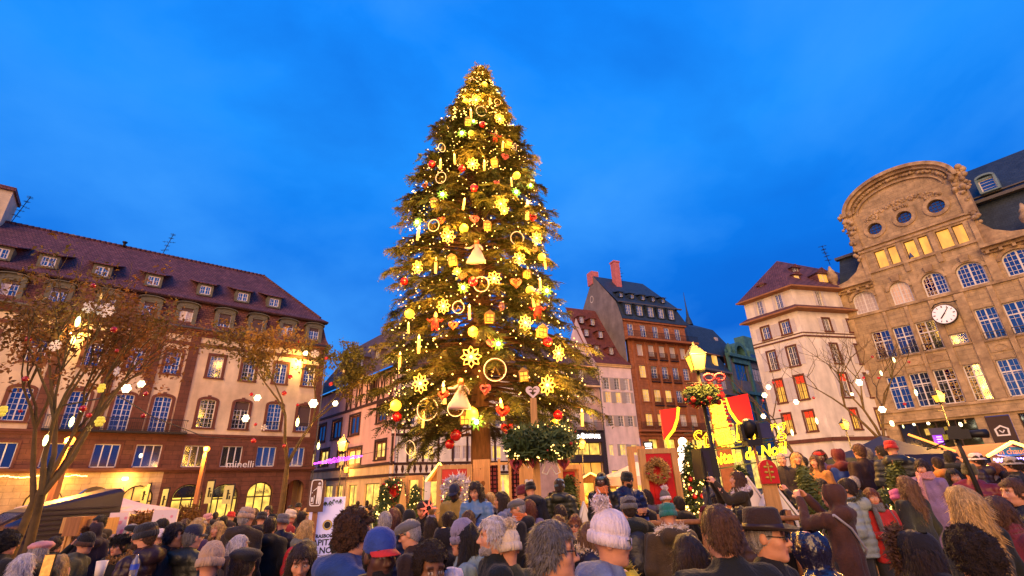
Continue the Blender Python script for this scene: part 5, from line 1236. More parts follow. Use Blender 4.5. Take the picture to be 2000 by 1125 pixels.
# fairy lights spiralling through the needles
mb = MB(); rnd = random.Random(11)
def bulb(p, r=0.04):
 mb.add([p+Vector(d)*r for d in ((1, 0, 0), (-1, 0, 0), (0, 1, 0), (0, -1, 0), (0, 0, 1), (0, 0, -1))], [(0, 2, 4), (2, 1, 4), (1, 3, 4), (3, 0, 4), (2, 0, 5), (1, 2, 5), (3, 1, 5), (0, 3, 5)])
z = 5.0; a = 0.0
while z < ZTOP+0.05:
 R = trad(z, a)*rnd.uniform(0.78, 0.95); bulb(Vector((TX+math.cos(a)*R, TY+math.sin(a)*R, z-0.15+0.1*math.sin(a*7))), 0.042 if z > 20 else 0.036)
 st = 0.55/max(R, 0.5) if z < 22 else 0.30/max(R, 0.3); a += st; z += st*(0.30 if z < 22 else 0.09)
for k in range(240):
 z = rnd.uniform(22, ZTOP); a = rnd.uniform(-PI, 0); R = trad(z, a)*rnd.uniform(0.8, 1.02); bulb(Vector((TX+math.cos(a)*R, TY+math.sin(a)*R, z)), 0.05)
for k in range(700):
 z = rnd.uniform(4.5, 23); a = rnd.uniform(-PI, 0); R = trad(z, a)*rnd.uniform(0.7, 0.97); bulb(Vector((TX+math.cos(a)*R, TY+math.sin(a)*R, z)), 0.03)
tag(mb.build('fairy_lights', G_gold), 'strings of tiny warm fairy lights wound through the big tree', 'fairy lights', kind='stuff')
for z, e in ((26.5, 120), (23, 160), (19, 160), (15, 160), (11, 200), (7.5, 200)):
 for a in (-0.4, -1.57, -2.74):
  R = trad(z, a); plight(xt, (math.cos(a)*(R+0.5), math.sin(a)*(R+0.5), z), e*1.7, (1, 0.48, 0.07), 0.5)

# ================================================================== street trees with their lights
M_twig = mat('street_tree_bark', (0.085, 0.05, 0.02), 0.85, 0.35, 4, 0.4); M_leaf = mat('withered_leaves', (0.24, 0.085, 0.018), 0.8, 0.45, 0.8, 0, col2=(0.14, 0.10, 0.02)); M_leaf2 = mat('withered_green_leaves', (0.19, 0.095, 0.02), 0.8, 0.45, 0.8, 0, col2=(0.11, 0.10, 0.02))
def street_tree(base, stems, height, spread, leafm, nleaf, label, seed, lean=(0, 0), leaf=0.16, depth=5, r0=0.2):
 rnd = random.Random(seed); root = empty('street_tree', base); tag(root, label, 'tree')
 mb = MB(); tips = []
 def grow(p, d, L, r, k):
  q = p + d*L*0.5 + Vector((rnd.uniform(-.06, .06), rnd.uniform(-.06, .06), 0))*L; e = p + d*L + Vector((rnd.uniform(-.08, .08), rnd.uniform(-.08, .08), rnd.uniform(-.02, .06)))*L
  mb.tube([p, q, e], [r, r*0.82, r*0.62], 7 if k > 2 else 4, caps=False)
  if k <= 2: tips.append((e, d)); tips.append((q, d))
  if k == 0: return
  for j in range(rnd.choice((2, 3, 3)) if k > 1 else 2):
   ax = Vector((rnd.uniform(-1, 1), rnd.uniform(-1, 1), rnd.uniform(-0.3, 0.5))).normalized()
   nd = (d + ax*spread*(0.75 if k > 3 else 1.0) + Vector((0, 0, 0.12))).normalized()
   grow(e, nd, L*rnd.uniform(0.62, 0.84), r*0.57, k-1)
 for d, L in stems: grow(Vector((0, 0, 0)) + Vector((d[0]*0.1, d[1]*0.1, -0.1)), Vector(d).normalized(), L, r0, depth)
 mb.build('trunk', M_twig, root)
 if nleaf:
  V = []
  for k in range(nleaf):
   e, d = rnd.choice(tips); c = e + Vector((rnd.gauss(0, .26), rnd.gauss(0, .26), rnd.gauss(0, .22)))
   for j in range(11):
    o = c + Vector((rnd.gauss(0, .13), rnd.gauss(0, .13), rnd.gauss(0, .09))); a = Vector((rnd.uniform(-1, 1), rnd.uniform(-1, 1), rnd.uniform(-1.2, .4))).normalized(); b = a.orthogonal().normalized()*rnd.uniform(.25, .5); l = leaf*rnd.uniform(.6, 1.3)
    V += [o-b*l*.5, o+b*l*.5+a*l*.3, o+a*l, o-b*l*.5, o+a*l, o-b*l*.6+a*l*.5]
  inst('crown', tri_mesh('crown', np.array([tuple(v) for v in V], dtype=np.float32), leafm), root)
 return root
LT = [(at(70, 1040, 11.5), 'L'), (at(548, 985, 25), 'M'), (at(1562, 890, 33), 'R'), (at(1738, 862, 31), 'S')]
t1_ = street_tree((at(28, 1050, 11.5).x, 11.5, 0), [((0.13, 0.0, 1), 2.25), ((-0.05, 0.1, 1), 2.1)], 9, 0.46, M_leaf, 600, 'leafy brown street tree hung with baubles at the left edge', 23, leaf=0.12, depth=5, r0=0.115)
t2_ = street_tree((LT[1][0].x, 25, 0), [((0.06, 0, 1), 3.5)], 10, 0.60, M_leaf2, 520, 'brown leaved street tree hung with lights before the arcaded building', 8, leaf=0.2, depth=5, r0=0.17)
t3_ = street_tree((LT[2][0].x, 33, 0), [((-0.06, 0, 1), 3.4)], 9, 0.75, None, 0, 'bare thin street tree with lights before the white corner house', 31, depth=5, r0=0.13)
t4_ = street_tree((LT[3][0].x, 31, 0), [((-0.10, 0, 1), 3.6)], 9, 0.80, None, 0, 'bare wide street tree with lights before the clock building', 42, depth=5, r0=0.17)
# a fifth slim bare tree before the white shuttered house
G_cool = glow('led_flower_white', (1.0, 0.92, 0.55), 3); G_lime = glow('led_capsule_lime', (0.95, 1.0, 0.40), 3); M_yflow = mat('yellow_flower', (0.55, 0.42, 0.05), 0.6, 0.2, 5, 0, emit=(0.9, 0.7, 0.08), es=0.45); M_wire = mat('gold_wire', (0.65, 0.5, 0.2), 0.4, 0.1, 4, 0, metal=0.5)
def k_flower(m):
 mb = MB()
 for k in range(6):
  a = k*PI/3; d = Vector((math.cos(a), 0, math.sin(a))); mb.ball(d*0.33, 0.19, 7)
 b = MB(); b.ball((0, -0.05, 0), 0.2, 8)
 return [('petals', mb.mesh('petals', m)), ('centre', b.mesh('centre', m))]
def k_capsule():
 mb = MB(); mb.lathe([(0, -0.5), (0.12, -0.4), (0.2, 0), (0.12, 0.4), (0, 0.5)], n=8); b = MB(); b.tube([(0, 0, 0.45), (0.05, 0, 0.8)], 0.02, 4); return [('tube', mb.mesh('tube', G_lime)), ('cord', b.mesh('cord', M_wire))]
def k_flake():
 mb = MB()
 for k in range(6):
  R = Matrix.Rotation(k*PI/3, 4, 'Y'); mb.box(-0.035, 0.035, -0.03, 0.03, 0.05, 0.5, 0, R)
  for z in (0.22, 0.36):
   for s in (-1, 1): mb.beam(R @ Vector((0, 0, z)), R @ Vector((s*0.14, 0, z+0.12)), 0.05, 0.05)
 return [('snowflake', mb.mesh('snowflake', M_silver))]
def k_star5(m, wire):
 pts = [((0.5 if k % 2 == 0 else 0.21)*math.sin(k*PI/5), (0.5 if k % 2 == 0 else 0.21)*math.cos(k*PI/5)) for k in range(10)]; mb = MB()
 if wire: mb.loop([(x, 0, z) for x, z in pts], 0.025, 4)
 else: mb.add([(x, 0, z) for x, z in pts] + [(0, -0.12, 0), (0, 0.12, 0)], [(k, (k+1) % 10, 10) for k in range(10)] + [((k+1) % 10, k, 11) for k in range(10)])
 return [('star', mb.mesh('star', m))]
SK = {'lamp': (k_flower(G_cool), 0.0, 'flower light', 'flower_light', 'dazzling white flower light'), 'caps': (k_capsule(), 0, 'tube light', 'tube_light', 'glowing lime white light tube'), 'ball': (KIND['ball'][0], 0, 'bauble', 'bauble', 'red bauble'),
  'flake': (k_flake(), 0, 'snowflake', 'snowflake', 'unlit silver snowflake'), 'yel': (k_flower(M_yflow), 0, 'flower', 'flower_ornament', 'soft yellow flower ornament'), 'gstar': (k_star5(M_wire, False), 0, 'star', 'star_ornament', 'gold star'), 'wstar': (k_star5(M_wire, True), 0, 'star', 'wire_star', 'gold wire star outline')}
ST = [('leftmost street tree', 11.0, 0, [('ball', 182, 558, 11), ('ball', 222, 644, 14), ('ball', 55, 663, 14), ('ball', 228, 685, 8), ('ball', 50, 740, 13), ('ball', 40, 803, 8), ('ball', 162, 798, 15), ('ball', 174, 811, 11), ('ball', 280, 812, 10), ('ball', 285, 769, 10), ('flake', 175, 600, 28), ('flake', 206, 606, 34), ('flake', 108, 675, 26), ('flake', 228, 725, 20), ('wstar', 78, 583, 22), ('gstar', 197, 580, 22), ('yel', 5, 803, 26), ('yel', 195, 823, 24), ('yel', 198, 758, 22), ('wstar', 175, 837, 14), ('lamp', 247, 759, 20), ('lamp', 276, 750, 16), ('caps', 140, 824, 24), ('caps', 89, 860, 26), ('caps', 152, 628, 26), ('caps', 143, 665, 20), ('lamp', 275, 890, 10)]),
  ('tree before the arcade', 24.3, 1, [('lamp', 597, 690, 12), ('lamp', 612, 788, 20), ('lamp', 655, 788, 13), ('lamp', 480, 817, 17), ('lamp', 503, 777, 15), ('caps', 581, 825, 20), ('caps', 622, 871, 16), ('ball', 585, 667, 8), ('ball', 637, 700, 8), ('ball', 567, 736, 10), ('ball', 646, 750, 9), ('ball', 555, 768, 11), ('ball', 491, 770, 8), ('ball', 581, 791, 7), ('ball', 495, 861, 11), ('ball', 499, 829, 7), ('ball', 555, 871, 8), ('flake', 615, 691, 18), ('flake', 516, 835, 14), ('gstar', 671, 725, 10)]),
  ('bare corner house tree', 32.6, 2, [('lamp', 1501, 756, 11), ('lamp', 1493, 772, 12), ('lamp', 1555, 785, 12), ('caps', 1595, 822, 15), ('caps', 1520, 836, 12), ('caps', 1547, 845, 15), ('ball', 1510, 747, 6), ('ball', 1589, 777, 6), ('ball', 1523, 802, 5), ('ball', 1490, 782, 5), ('lamp', 1491, 813, 11)]),
  ('bare clock building tree', 30.5, 3, [('caps', 1746, 703, 12), ('caps', 1721, 729, 12), ('lamp', 1678, 747, 15), ('caps', 1789, 767, 15), ('lamp', 1723, 800, 15), ('lamp', 1742, 827, 13), ('lamp', 1664, 770, 7), ('ball', 1687, 738, 6), ('ball', 1704, 697, 6), ('ball', 1775, 707, 6), ('ball', 1767, 789, 7), ('flake', 1694, 727, 10), ('ball', 1716, 738, 6), ('caps', 1764, 833, 7), ('lamp', 1785, 829, 6), ('lamp', 1813, 827, 7), ('gstar', 1885, 823, 12), ('lamp', 1876, 829, 10), ('caps', 1892, 853, 7)])]
for tn, Yb, ti, lst in ST:
 rr = random.Random(ti+50)
 for i, (kd, px, py, d) in enumerate(lst):
  meshes, _, cat, nm, desc = SK[kd]
  near = sorted(((px-b[1])**2+(py-b[2])**2, j) for j, b in enumerate(lst) if j != i and b[0] != kd)
  for _d, j in near[:6]:
   lab = f"{desc} on the {tn}, {rel(px-lst[j][1], py-lst[j][2])} {SK[lst[j][0]][2]}"
   if lab not in used_labels: break
  used_labels.add(lab)
  p = at(px, py, Yb - rr.uniform(0, 0.8)); s = d/FPX*(p-Vector((0, 0, EYE))).dot(CF)*0.85
  r = empty(nm, p, rr.uniform(-0.5, 0.5)); tag(r, lab, cat, 'ornaments in the street trees: ' + cat); r.scale = (s, s, s)
  for n_, me in meshes: inst(n_, me, r)
  if kd == 'lamp': plight(r, (0, -0.6/s*0.4, 0), 9*(s/0.25)**2, (1, 0.92, 0.6), 0.1)
  if kd == 'caps': plight(r, (0.3, -0.6/s*0.4, 0), 7*(s/0.25)**2, (0.9, 1, 0.45), 0.1)
# ================================================================== lamps
G_bulb = glow('street_lamp_glass', (1.0, 0.48, 0.055), 1.15); G_ored = glow('orange_lamp_glass', (1.0, 0.26, 0.03), 6)
M_fir = mat('fir_green', (0.05, 0.075, 0.02), 0.8, 0.45, 2, 0); M_gar = mat('garland_green', (0.045, 0.075, 0.022), 0.8, 0.45, 3, 0)
def globe_post(px, py, z, label, e):
 p = atz(px, py, z); o = empty('lamp_post', (p.x, p.y, 0)); tag(o, label, 'street lamp', 'wooden lamp posts')
 mb = MB(); mb.add([(-.16, -.16, 0), (.16, -.16, 0), (.16, .16, 0), (-.16, .16, 0), (-.10, -.10, z-.3), (.10, -.10, z-.3), (.10, .10, z-.3), (-.10, .10, z-.3)], [(0, 1, 5, 4), (1, 2, 6, 5), (2, 3, 7, 6), (3, 0, 4, 7), (4, 5, 6, 7)]); mb.build('post', M_post, o)
 mb = MB(); mb.lathe([(0.12, z-.32), (0.14, z-.26), (0.05, z-.24), (0.05, z-.14)], n=10); mb.build('collar', M_iron, o)
 mb = MB(); mb.ball((0, 0, z), 0.19, 12); mb.build('globe', G_ored, o); plight(o, (0, -0.3, z), e, (1, 0.36, 0.04), 0.15)
globe_post(137, 861, 4.4, 'wooden lamp post with orange globe nearest the left edge', 3600); globe_post(404, 877, 5.0, 'wooden lamp post with orange globe before the arcade shops', 4200)
def lantern_geo(s=1.0):
 A = MB(); A.add([(-.2, -.2, 0), (.2, -.2, 0), (.2, .2, 0), (-.2, .2, 0), (-.3, -.3, .55), (.3, -.3, .55), (.3, .3, .55), (-.3, .3, .55)], [(0, 1, 5, 4), (1, 2, 6, 5), (2, 3, 7, 6), (3, 0, 4, 7)])
 B = MB()
 for sx, sy in ((-1, -1), (1, -1), (1, 1), (-1, 1)): B.beam((sx*.2, sy*.2, 0), (sx*.3, sy*.3, .55), 0.035)
 B.box(-.22, .22, -.22, .22, -.05, 0.0); B.lathe([(.46, .55), (.44, .6), (.25, .84), (.2, .86), (.14, .96), (.05, 1.0), (.03, 1.12), (0, 1.14)], n=4, M=Matrix.Rotation(PI/4, 4, 'Z'), smooth=False)
 for sx, sy in ((-1, -1), (1, -1), (1, 1), (-1, 1)): B.ball((sx*.31, sy*.31, .60), .045, 6)
 return A.mesh('lantern_glass', G_bulb), B.mesh('lantern_frame', M_iron)
LG, LF = lantern_geo()
def lantern_post(px, py, z, k, label, e, r=0.036):
 p = atz(px, py, z); o = empty('street_lantern', (p.x, p.y, 0)); tag(o, label, 'street lamp', 'lanterns on iron posts')
 mb = MB(); zb = z-0.3*k; mb.tube([(0, 0, 0), (0, 0, 0.9), (0, 0, 1.0), (0, 0, zb)], [r*2, r*1.7, r*1.15, r*0.8], 8); mb.tube([(-0.35, 0, zb-0.35), (0.35, 0, zb-0.35)], r*0.4, 5); mb.build('post', M_iron, o)
 inst('lantern_glass', LG, o, (0, 0, zb), sc=k); inst('lantern_frame', LF, o, (0, 0, zb), sc=k); plight(o, (0, -0.7, z+0.5), e, (1, 0.46, 0.08), 0.2)
 return o, p
lantern_post(670, 872, 4.4, 0.8, 'iron street lantern before the pink house at the side street', 2600)
lantern_post(677, 918, 4.2, 0.9, 'small far iron street lantern before the pink house', 600)
lantern_post(1136, 870, 4.4, 0.75, 'iron street lantern before the lit hairdressing salon', 1600)
bigl, bp_ = lantern_post(1360, 708, 5.0, 0.70, 'near iron lantern post wearing a red ribboned wreath', 2000, 0.06)
lantern_post(1834, 778, 4.8, 0.5, 'iron street lantern before the clock building shop windows', 2600)
lantern_post(1650, 832, 4.4, 0.55, 'iron street lantern beside the dark blue tent', 1500)
def needles(rnd, pts, L, spread=1.0):
 V = []
 for c in pts:
  d = Vector((rnd.gauss(0, 1), rnd.gauss(0, 1), rnd.gauss(0, 1)*spread)).normalized(); b = d.orthogonal().normalized()*L*0.16; l = L*rnd.uniform(.5, 1.2); c = Vector(c)
  V += [c-b, c+b, c+d*l]
 return np.array([tuple(v) for v in V], dtype=np.float32)
def wreath(name, loc, R, r, n, m, label, cat, rz=0, tilt=0.0, bits=None, L=0.09, seed=1, flat=True, group=None):
 rnd = random.Random(seed); o = empty(name, loc, rz); o.rotation_euler.x = tilt; tag(o, label, cat, group)
 pts = []
 for k in range(n):
  a = rnd.uniform(0, 2*PI); q = r*math.sqrt(rnd.random()); b = rnd.uniform(0, 2*PI); x, z = (R+q*math.cos(b))*math.cos(a), (R+q*math.cos(b))*math.sin(a); y = q*math.sin(b)
  pts.append((x, y, z) if flat else (x, z, y))
 inst('greenery', tri_mesh('greenery', needles(rnd, pts, L), m), o)
 for nm, mm, cnt, br in bits or ():
  mb = MB()
  for k in range(cnt):
   a = rnd.uniform(0, 2*PI); b = rnd.uniform(0.1, 1)*(PI if flat else 2*PI); x, z = (R+r*math.cos(b))*math.cos(a), (R+r*math.cos(b))*math.sin(a); y = -r*abs(math.sin(b))*1.05
   c = (x, y, z) if flat else (x, z, r*math.sin(b))
   mb.ball(c, br*rnd.uniform(.7, 1.2), 6)
  tag(mb.build(nm, mm, o), kind='stuff')
 return o
w_ = wreath('post_wreath', (bp_.x, bp_.y, bp_.z-0.88), 0.24, 0.25, 2600, M_gar, 'bushy red berried wreath tied round the near lantern post', 'wreath', bits=[('berries', M_red, 60, 0.035), ('baubles', M_rheart, 14, 0.07)], L=0.13, seed=4, flat=False)
mb = MB()
for k in range(14): mb.box(0.20+0.006*k, 0.29+0.006*k, -0.62, -0.60, 0.28-0.09*k, 0.335-0.09*k)
mb.build('striped_ribbon', M_rheart, w_)
mb = MB()
for s in (-1, 1): mb.loop([(0.16+s*0.14+0.13*math.cos(a), -0.6, 0.34+0.09*math.sin(a)) for a in [k*PI/5 for k in range(10)]], 0.035, 5)
mb.build('bow', M_heart, w_)

# ================================================================== left side: parasols, van, stalls, banners
M_canvas = mat('white_canvas', (0.72, 0.55, 0.52), 0.85, 0.1, 2, 0.05); M_van = mat('dark_van_paint', (0.022, 0.014, 0.026), 0.35, 0.2, 2, 0)
def parasol(px, py, z, R, label, h=0.7, closed=False):
 p = at(px, py, 38.0); z = p.z; o = empty('parasol', (p.x, p.y, 0), 0.4); tag(o, label, 'parasol', 'white café parasols')
 mb = MB()
 if closed: mb.lathe([(0.02, z), (0.10, z-0.3), (0.16, z-1.1), (0.08, z-1.3)], n=8)
 else: mb.lathe([(0.0, z), (R*0.5, z-h*0.52), (R, z-h), (R, z-h-0.2), (R*0.97, z-h-0.2), (R*0.97, z-h-0.02)], n=4, smooth=False)
 mb.build('canopy', M_canvas, o); mb = MB(); mb.tube([(0, 0, 0), (0, 0, z)], 0.035, 6); mb.build('pole', M_zinc, o)
parasol(98, 975, 2.2, 1.9, 'white café parasol behind the dark van at left', .5); parasol(233, 970, 2.35, 2.1, 'white café parasol just under the café awning sign', .7); parasol(285, 984, 2.0, 2.0, 'white café parasol behind the pale banner at the arch', .4); parasol(241, 951, 2.9, 0.3, 'folded white parasol standing beside the café lamp', closed=True)
vp = [at(60, 993, 15.5), at(248, 953, 17.5)]
a, b = vp; dx = Vector((b.x-a.x, b.y-a.y, 0)); L = dx.length; rz = math.atan2(dx.y, dx.x)
van = empty('parked_van', (a.x, a.y, 0), rz); tag(van, 'dark ribbed van parked below the café parasols', 'van')
mb = MB(); za, zb = a.z, b.z
mb.add([(0, 0, .5), (L, 0, .5), (L, 2, .5), (0, 2, .5), (-.1, .1, za-.1), (L, .1, zb-.1), (L, 1.9, zb-.1), (-.1, 1.9, za-.1), (0.1, .25, za), (L-.1, .25, zb), (L-.1, 1.75, zb), (0.1, 1.75, za)], [(0, 1, 5, 4), (1, 2, 6, 5), (2, 3, 7, 6), (3, 0, 4, 7), (4, 5, 9, 8), (5, 6, 10, 9), (6, 7, 11, 10), (7, 4, 8, 11), (8, 9, 10, 11)])
mb.add([(-1.9, .1, .5), (0, 0, .5), (0, 2, .5), (-1.9, 1.9, .5), (-1.9, .15, 1.05), (-1.0, .1, 1.2), (-0.1, .1, za-.1), (-1.9, 1.85, 1.05), (-1.0, 1.9, 1.2), (-.1, 1.9, za-.1)], [(0, 1, 6, 5, 4), (3, 7, 8, 9, 2), (0, 4, 7, 3), (4, 5, 8, 7)])
for k in range(7): z0 = 0.95+k*0.14; mb.box(0.1, L-.1, -0.035, 0.02, z0, z0+0.05)
mb.build('body', M_van, van)
mb = MB(); mb.add([(-1.0, .15, 1.22), (-.1, .12, za-.12), (-.1, 1.88, za-.12), (-1.0, 1.85, 1.22)], [(0, 1, 2, 3)]); mb.add([(-.9, .06, 1.22), (0, .04, 1.22), (0, .06, za-.2), (-.15, .06, za-.2)], [(0, 1, 2, 3)]); mb.build('windscreen', M_glass, van)
for x in (-1.1, L-1.2):
 mb = MB(); mb.lathe([(0.0, -.12), (.33, -.12), (.36, -.06), (.36, .1)], (x, .1, .36), 16, M=Matrix.Rotation(PI/2, 4, 'X')); mb.build('wheel', mat('tyre', (.01, .01, .01), .8), van)
# notice boards with rosy pattern, wood crates and potted shrubs
def rosy():
 m = mat('rosy_pattern_print', (0.74, 0.60, 0.68), 0.6, 0.05, 2, 0); t = m.node_tree; b = t.nodes['Principled BSDF']
 v = N(t, 'ShaderNodeTexVoronoi'); v.inputs['Scale'].default_value = 5.5; tc = N(t, 'ShaderNodeTexCoord'); t.links.new(tc.outputs['Object'], v.inputs['Vector'])
 r = N(t, 'ShaderNodeValToRGB'); r.color_ramp.elements[0].position = .28; r.color_ramp.elements[0].color = (.70, .25, .36, 1); r.color_ramp.elements[1].position = .36; r.color_ramp.elements[1].color = (.74, .60, .68, 1)
 t.links.new(v.outputs['Distance'], r.inputs[0]); t.links.new(r.outputs[0], b.inputs['Base Color']); return m
M_rosy = rosy()
def board(name, px0, px1, pyt, pyb, Y, m, label, cat, th=0.06, rz=0.0, group=None, leg=True, legm=None):
 A = at((px0+px1)/2, pyt, Y); B = at(px0, pyt, Y); C = at(px1, pyt, Y); D = at((px0+px1)/2, pyb, Y); w = abs(C.x-B.x); h = A.z-D.z
 o = empty(name, (A.x, Y, 0), rz); tag(o, label, cat, group)
 mb = MB(); mb.box(-w/2, w/2, -th/2, th/2, D.z, A.z); mb.build('panel', m, o)
 if leg:
  mb = MB()
  for s in (-1, 1): mb.box(s*(w/2-.04)-.03, s*(w/2-.04)+.03, -.02, .04, 0, D.z)
  mb.build('stand', legm or M_wood, o)
 return o, w, D.z, A.z
board('notice_panel', 219, 252, 1001, 1048, 14.5, M_rosy, 'pale panel with rosy dot pattern beside the potted shrubs', 'panel', rz=.15); board('notice_panel', 304, 348, 995, 1045, 14.5, M_rosy, 'tilted pale panel with rosy dot pattern behind the laughing man', 'panel', rz=.1)
board('stall_crate', 147, 176, 1009, 1045, 13.5, M_post, 'brown wooden crate panel beside the raised phone', 'crate', .5); board('stall_crate', 137, 150, 1010, 1040, 13.8, M_wood, 'narrow pale crate with a stencilled mark by the van', 'crate', .4); board('stall_crate', 178, 217, 1012, 1045, 13.8, M_wood, 'pale wooden stall counter behind the dark haired man', 'stall', .6)
def shrub(px0, px1, pyt, pyb, Y, m, label, seed, n=1500, L=.16):
 rnd = random.Random(seed); A = at(px0, pyb, Y); B = at(px1, pyt, Y); o = empty('potted_shrub', ((A.x+B.x)/2, Y, 0)); tag(o, label, 'shrub'); w = B.x-A.x; pts = []
 for k in range(n):
  u, v = rnd.uniform(-.5, .5), rnd.random(); pts.append((u*w, rnd.uniform(-.4, .4), A.z-.4+(B.z-A.z+.4)*v*(1-.5*abs(u))))
 inst('foliage', tri_mesh('foliage', needles(rnd, pts, L), m), o); mb = MB(); mb.box(-w/2, w/2, -.3, .3, 0, max(.3, A.z-.35)); mb.build('planter', M_post, o)
shrub(255, 303, 996, 1035, 15.5, M_leaf, 'dry brown shrub between the two rosy panels', 3); shrub(348, 385, 985, 1025, 17, M_leaf, 'dry brown shrub right of the tilted rosy panel', 5)
M_ban = mat('pale_green_banner', (0.52, 0.50, 0.22), 0.8, 0.1, 3, 0.05)
for k, (x0, x1, y0, y1, ls) in enumerate(((276, 297, 946, 990, 'pale green banner in front of the café arch window'), (318, 332, 955, 1000, 'pale green banner left of the first shop arch'), (405, 421, 940, 983, 'pale green banner left of the pair over the shop door'), (437, 460, 948, 984, 'pale green banner with two figures right of the door'))):
 o, w, z0, z1 = board('street_banner', x0, x1, y0, y1, 47, M_ban, ls, 'banner', .04, rz=-.3, group='pale green banners before the arcade', leg=False)
 mb = MB(); mb.tube([(-w/2, 0.05, z1+.1), (w/2+.05, .05, z1+.1)], .04, 5); mb.tube([(w/2+.03, .05, z1+.15), (w/2+.03, .05, 0)], .05, 6); mb.build('pole', M_iron, o)
 mb = MB(); zc = (z0+z1)/2; mb.ball((0, -.045, zc+.32), .1, 8); mb.box(-.09, .09, -.06, -.022, zc-.1, zc+.22); mb.box(-.09, -.02, -.06, -.022, zc-.4, zc-.1); mb.box(.02, .09, -.06, -.022, zc-.4, zc-.1); mb.box(.09, .28, -.055, -.022, zc+.05, zc+.12)
 if k > 1: mb.box(.2, .34, -.06, -.022, zc-.4, zc-.1)
 mb.build('pictogram', M_iron, o)
# litter sign and tourist totem
o, w, z0, z1 = board('litter_sign', 606, 636, 939, 1000, 12.6, mat('brown_sign', (0.10, 0.035, 0.02), 0.6, .1, 2, 0), 'brown sign with a white figure dropping litter in a bin', 'sign', .05, .1, leg=False)
mb = MB(); mb.box(-.05, .05, .03, .13, 0, z1-.2); mb.build('post', M_post, o)
mb = MB(); zc = (z0+z1)/2+.08; hw, hh = w*.36, .3
mb.ring([(hw*math.copysign(abs(math.cos(a))**.3, math.cos(a)), zc+hh*math.copysign(abs(math.sin(a))**.3, math.sin(a))) for a in [k*PI/16 for k in range(32)]], [((hw-.02)*math.copysign(abs(math.cos(a))**.3, math.cos(a)), zc+(hh-.02)*math.copysign(abs(math.sin(a))**.3, math.sin(a))) for a in [k*PI/16 for k in range(32)]], -.04, -.024)
mb.ball((.06, -.03, zc+.2), .035, 8); mb.prism([(.02, zc+.15), (.1, zc+.15), (.12, zc-.02), (.1, zc-.25), (.07, zc-.25), (.06, zc-.05), (.05, zc-.25), (.02, zc-.25)], -.04, -.024); mb.beam((.03, -.032, zc+.12), (-.07, -.032, zc+.04), .03, .016); mb.ball((-.09, -.03, zc+.0), .014, 6)
mb.prism([(-.14, zc-.06), (-.125, zc-.06), (-.115, zc-.25), (-.125, zc-.25)], -.04, -.024); mb.prism([(-.04, zc-.06), (-.025, zc-.06), (-.04, zc-.25), (-.05, zc-.25)], -.04, -.024); mb.box(-.12, -.045, -.04, -.024, zc-.25, zc-.235); mb.box(-.1, -.06, -.04, -.024, zc-.2, zc-.1)
mb.build('pictogram', G_white, o)
o, w, z0, z1 = board('info_totem', 611, 673, 971, 1092, 12.9, mat('lilac_totem', (0.60, 0.56, 0.80), 0.5, .04, 2, 0, emit=(.55, .5, 1), es=.28), 'pale lilac info totem reading Strasbourg capitale de Noël', 'totem', .18, .12, leg=False)
M_ink = mat('black_ink', (.012, .01, .015), .7); M_goldp = mat('gold_print', (.5, .36, .05), .5)
zt = z1
mb = MB(); Mx = Matrix.Rotation(PI/2, 4, 'X'); mb.lathe([(0, .1), (.075, .1)], (0.06, 0, z1-.62), 20, M=Mx); mb.build('emblem_disc', M_ink, o); mb = MB(); mb.ring(arc(.06, z1-.62, .115, 0, 2*PI, 20)[:-1], arc(.06, z1-.62, .08, 0, 2*PI, 20)[:-1], -.1, -.092); mb.build('emblem_ring', M_goldp, o)
for s_, z_, sz in (('STRASBOURG', z1-.86, .105), ('CAPITALE', z1-1.0, .185), ('DE NOËL', z1-1.17, .185), ('ENGAGÉE', z1-1.36, .075), ('SOLIDAIRE', z1-1.46, .07)): text(o, s_, (.03 if sz > .1 else -.12, -.096, z_), sz, M_ink, ext=.003, off=.004)
mb = MB(); rnd = random.Random(2)
for k in range(12): x = rnd.uniform(-w/2+.05, w/2-.05); z = z1-.08+rnd.uniform(-.06, .03); [mb.tube([(x, -.095, z), (x+.08*math.cos(a), -.098, z-.09*abs(math.sin(a)))], [.012, .003], 4) for a in (2.2, 1.57, .9)]
mb.build('fir_sprig', M_fir, o)
# violet garland over the side street
o = empty('violet_garland', at(660, 898, 40)); tag(o, 'violet glittering light garland hung across the side street', 'light garland'); mb = MB(); rnd = random.Random(8)
for k in range(260): x = rnd.uniform(-1.9, 1.9); mb.ball((x, rnd.uniform(-.1, .1), .12*x+rnd.uniform(-.22, .22)*(1-abs(x)/2.2)), .035, 4)
mb.build('lights', glow('violet_led', (.75, .08, 1.0), 3.5), o); mb = MB(); mb.tube([(-3, 0, -.5), (0, 0, 0), (4, 0, .7)], .02, 4); mb.build('cable', M_iron, o)
o = empty('overhead_cable', (0, 0, 0)); tag(o, 'thin dark cable slung from the left street tree past the lamp', 'cable'); mb = MB(); mb.tube([at(118, 793, 11), at(230, 772, 16), at(300, 815, 20), at(400, 853, 26), at(470, 858, 33)], .022, 5); mb.build('cable', M_iron, o)

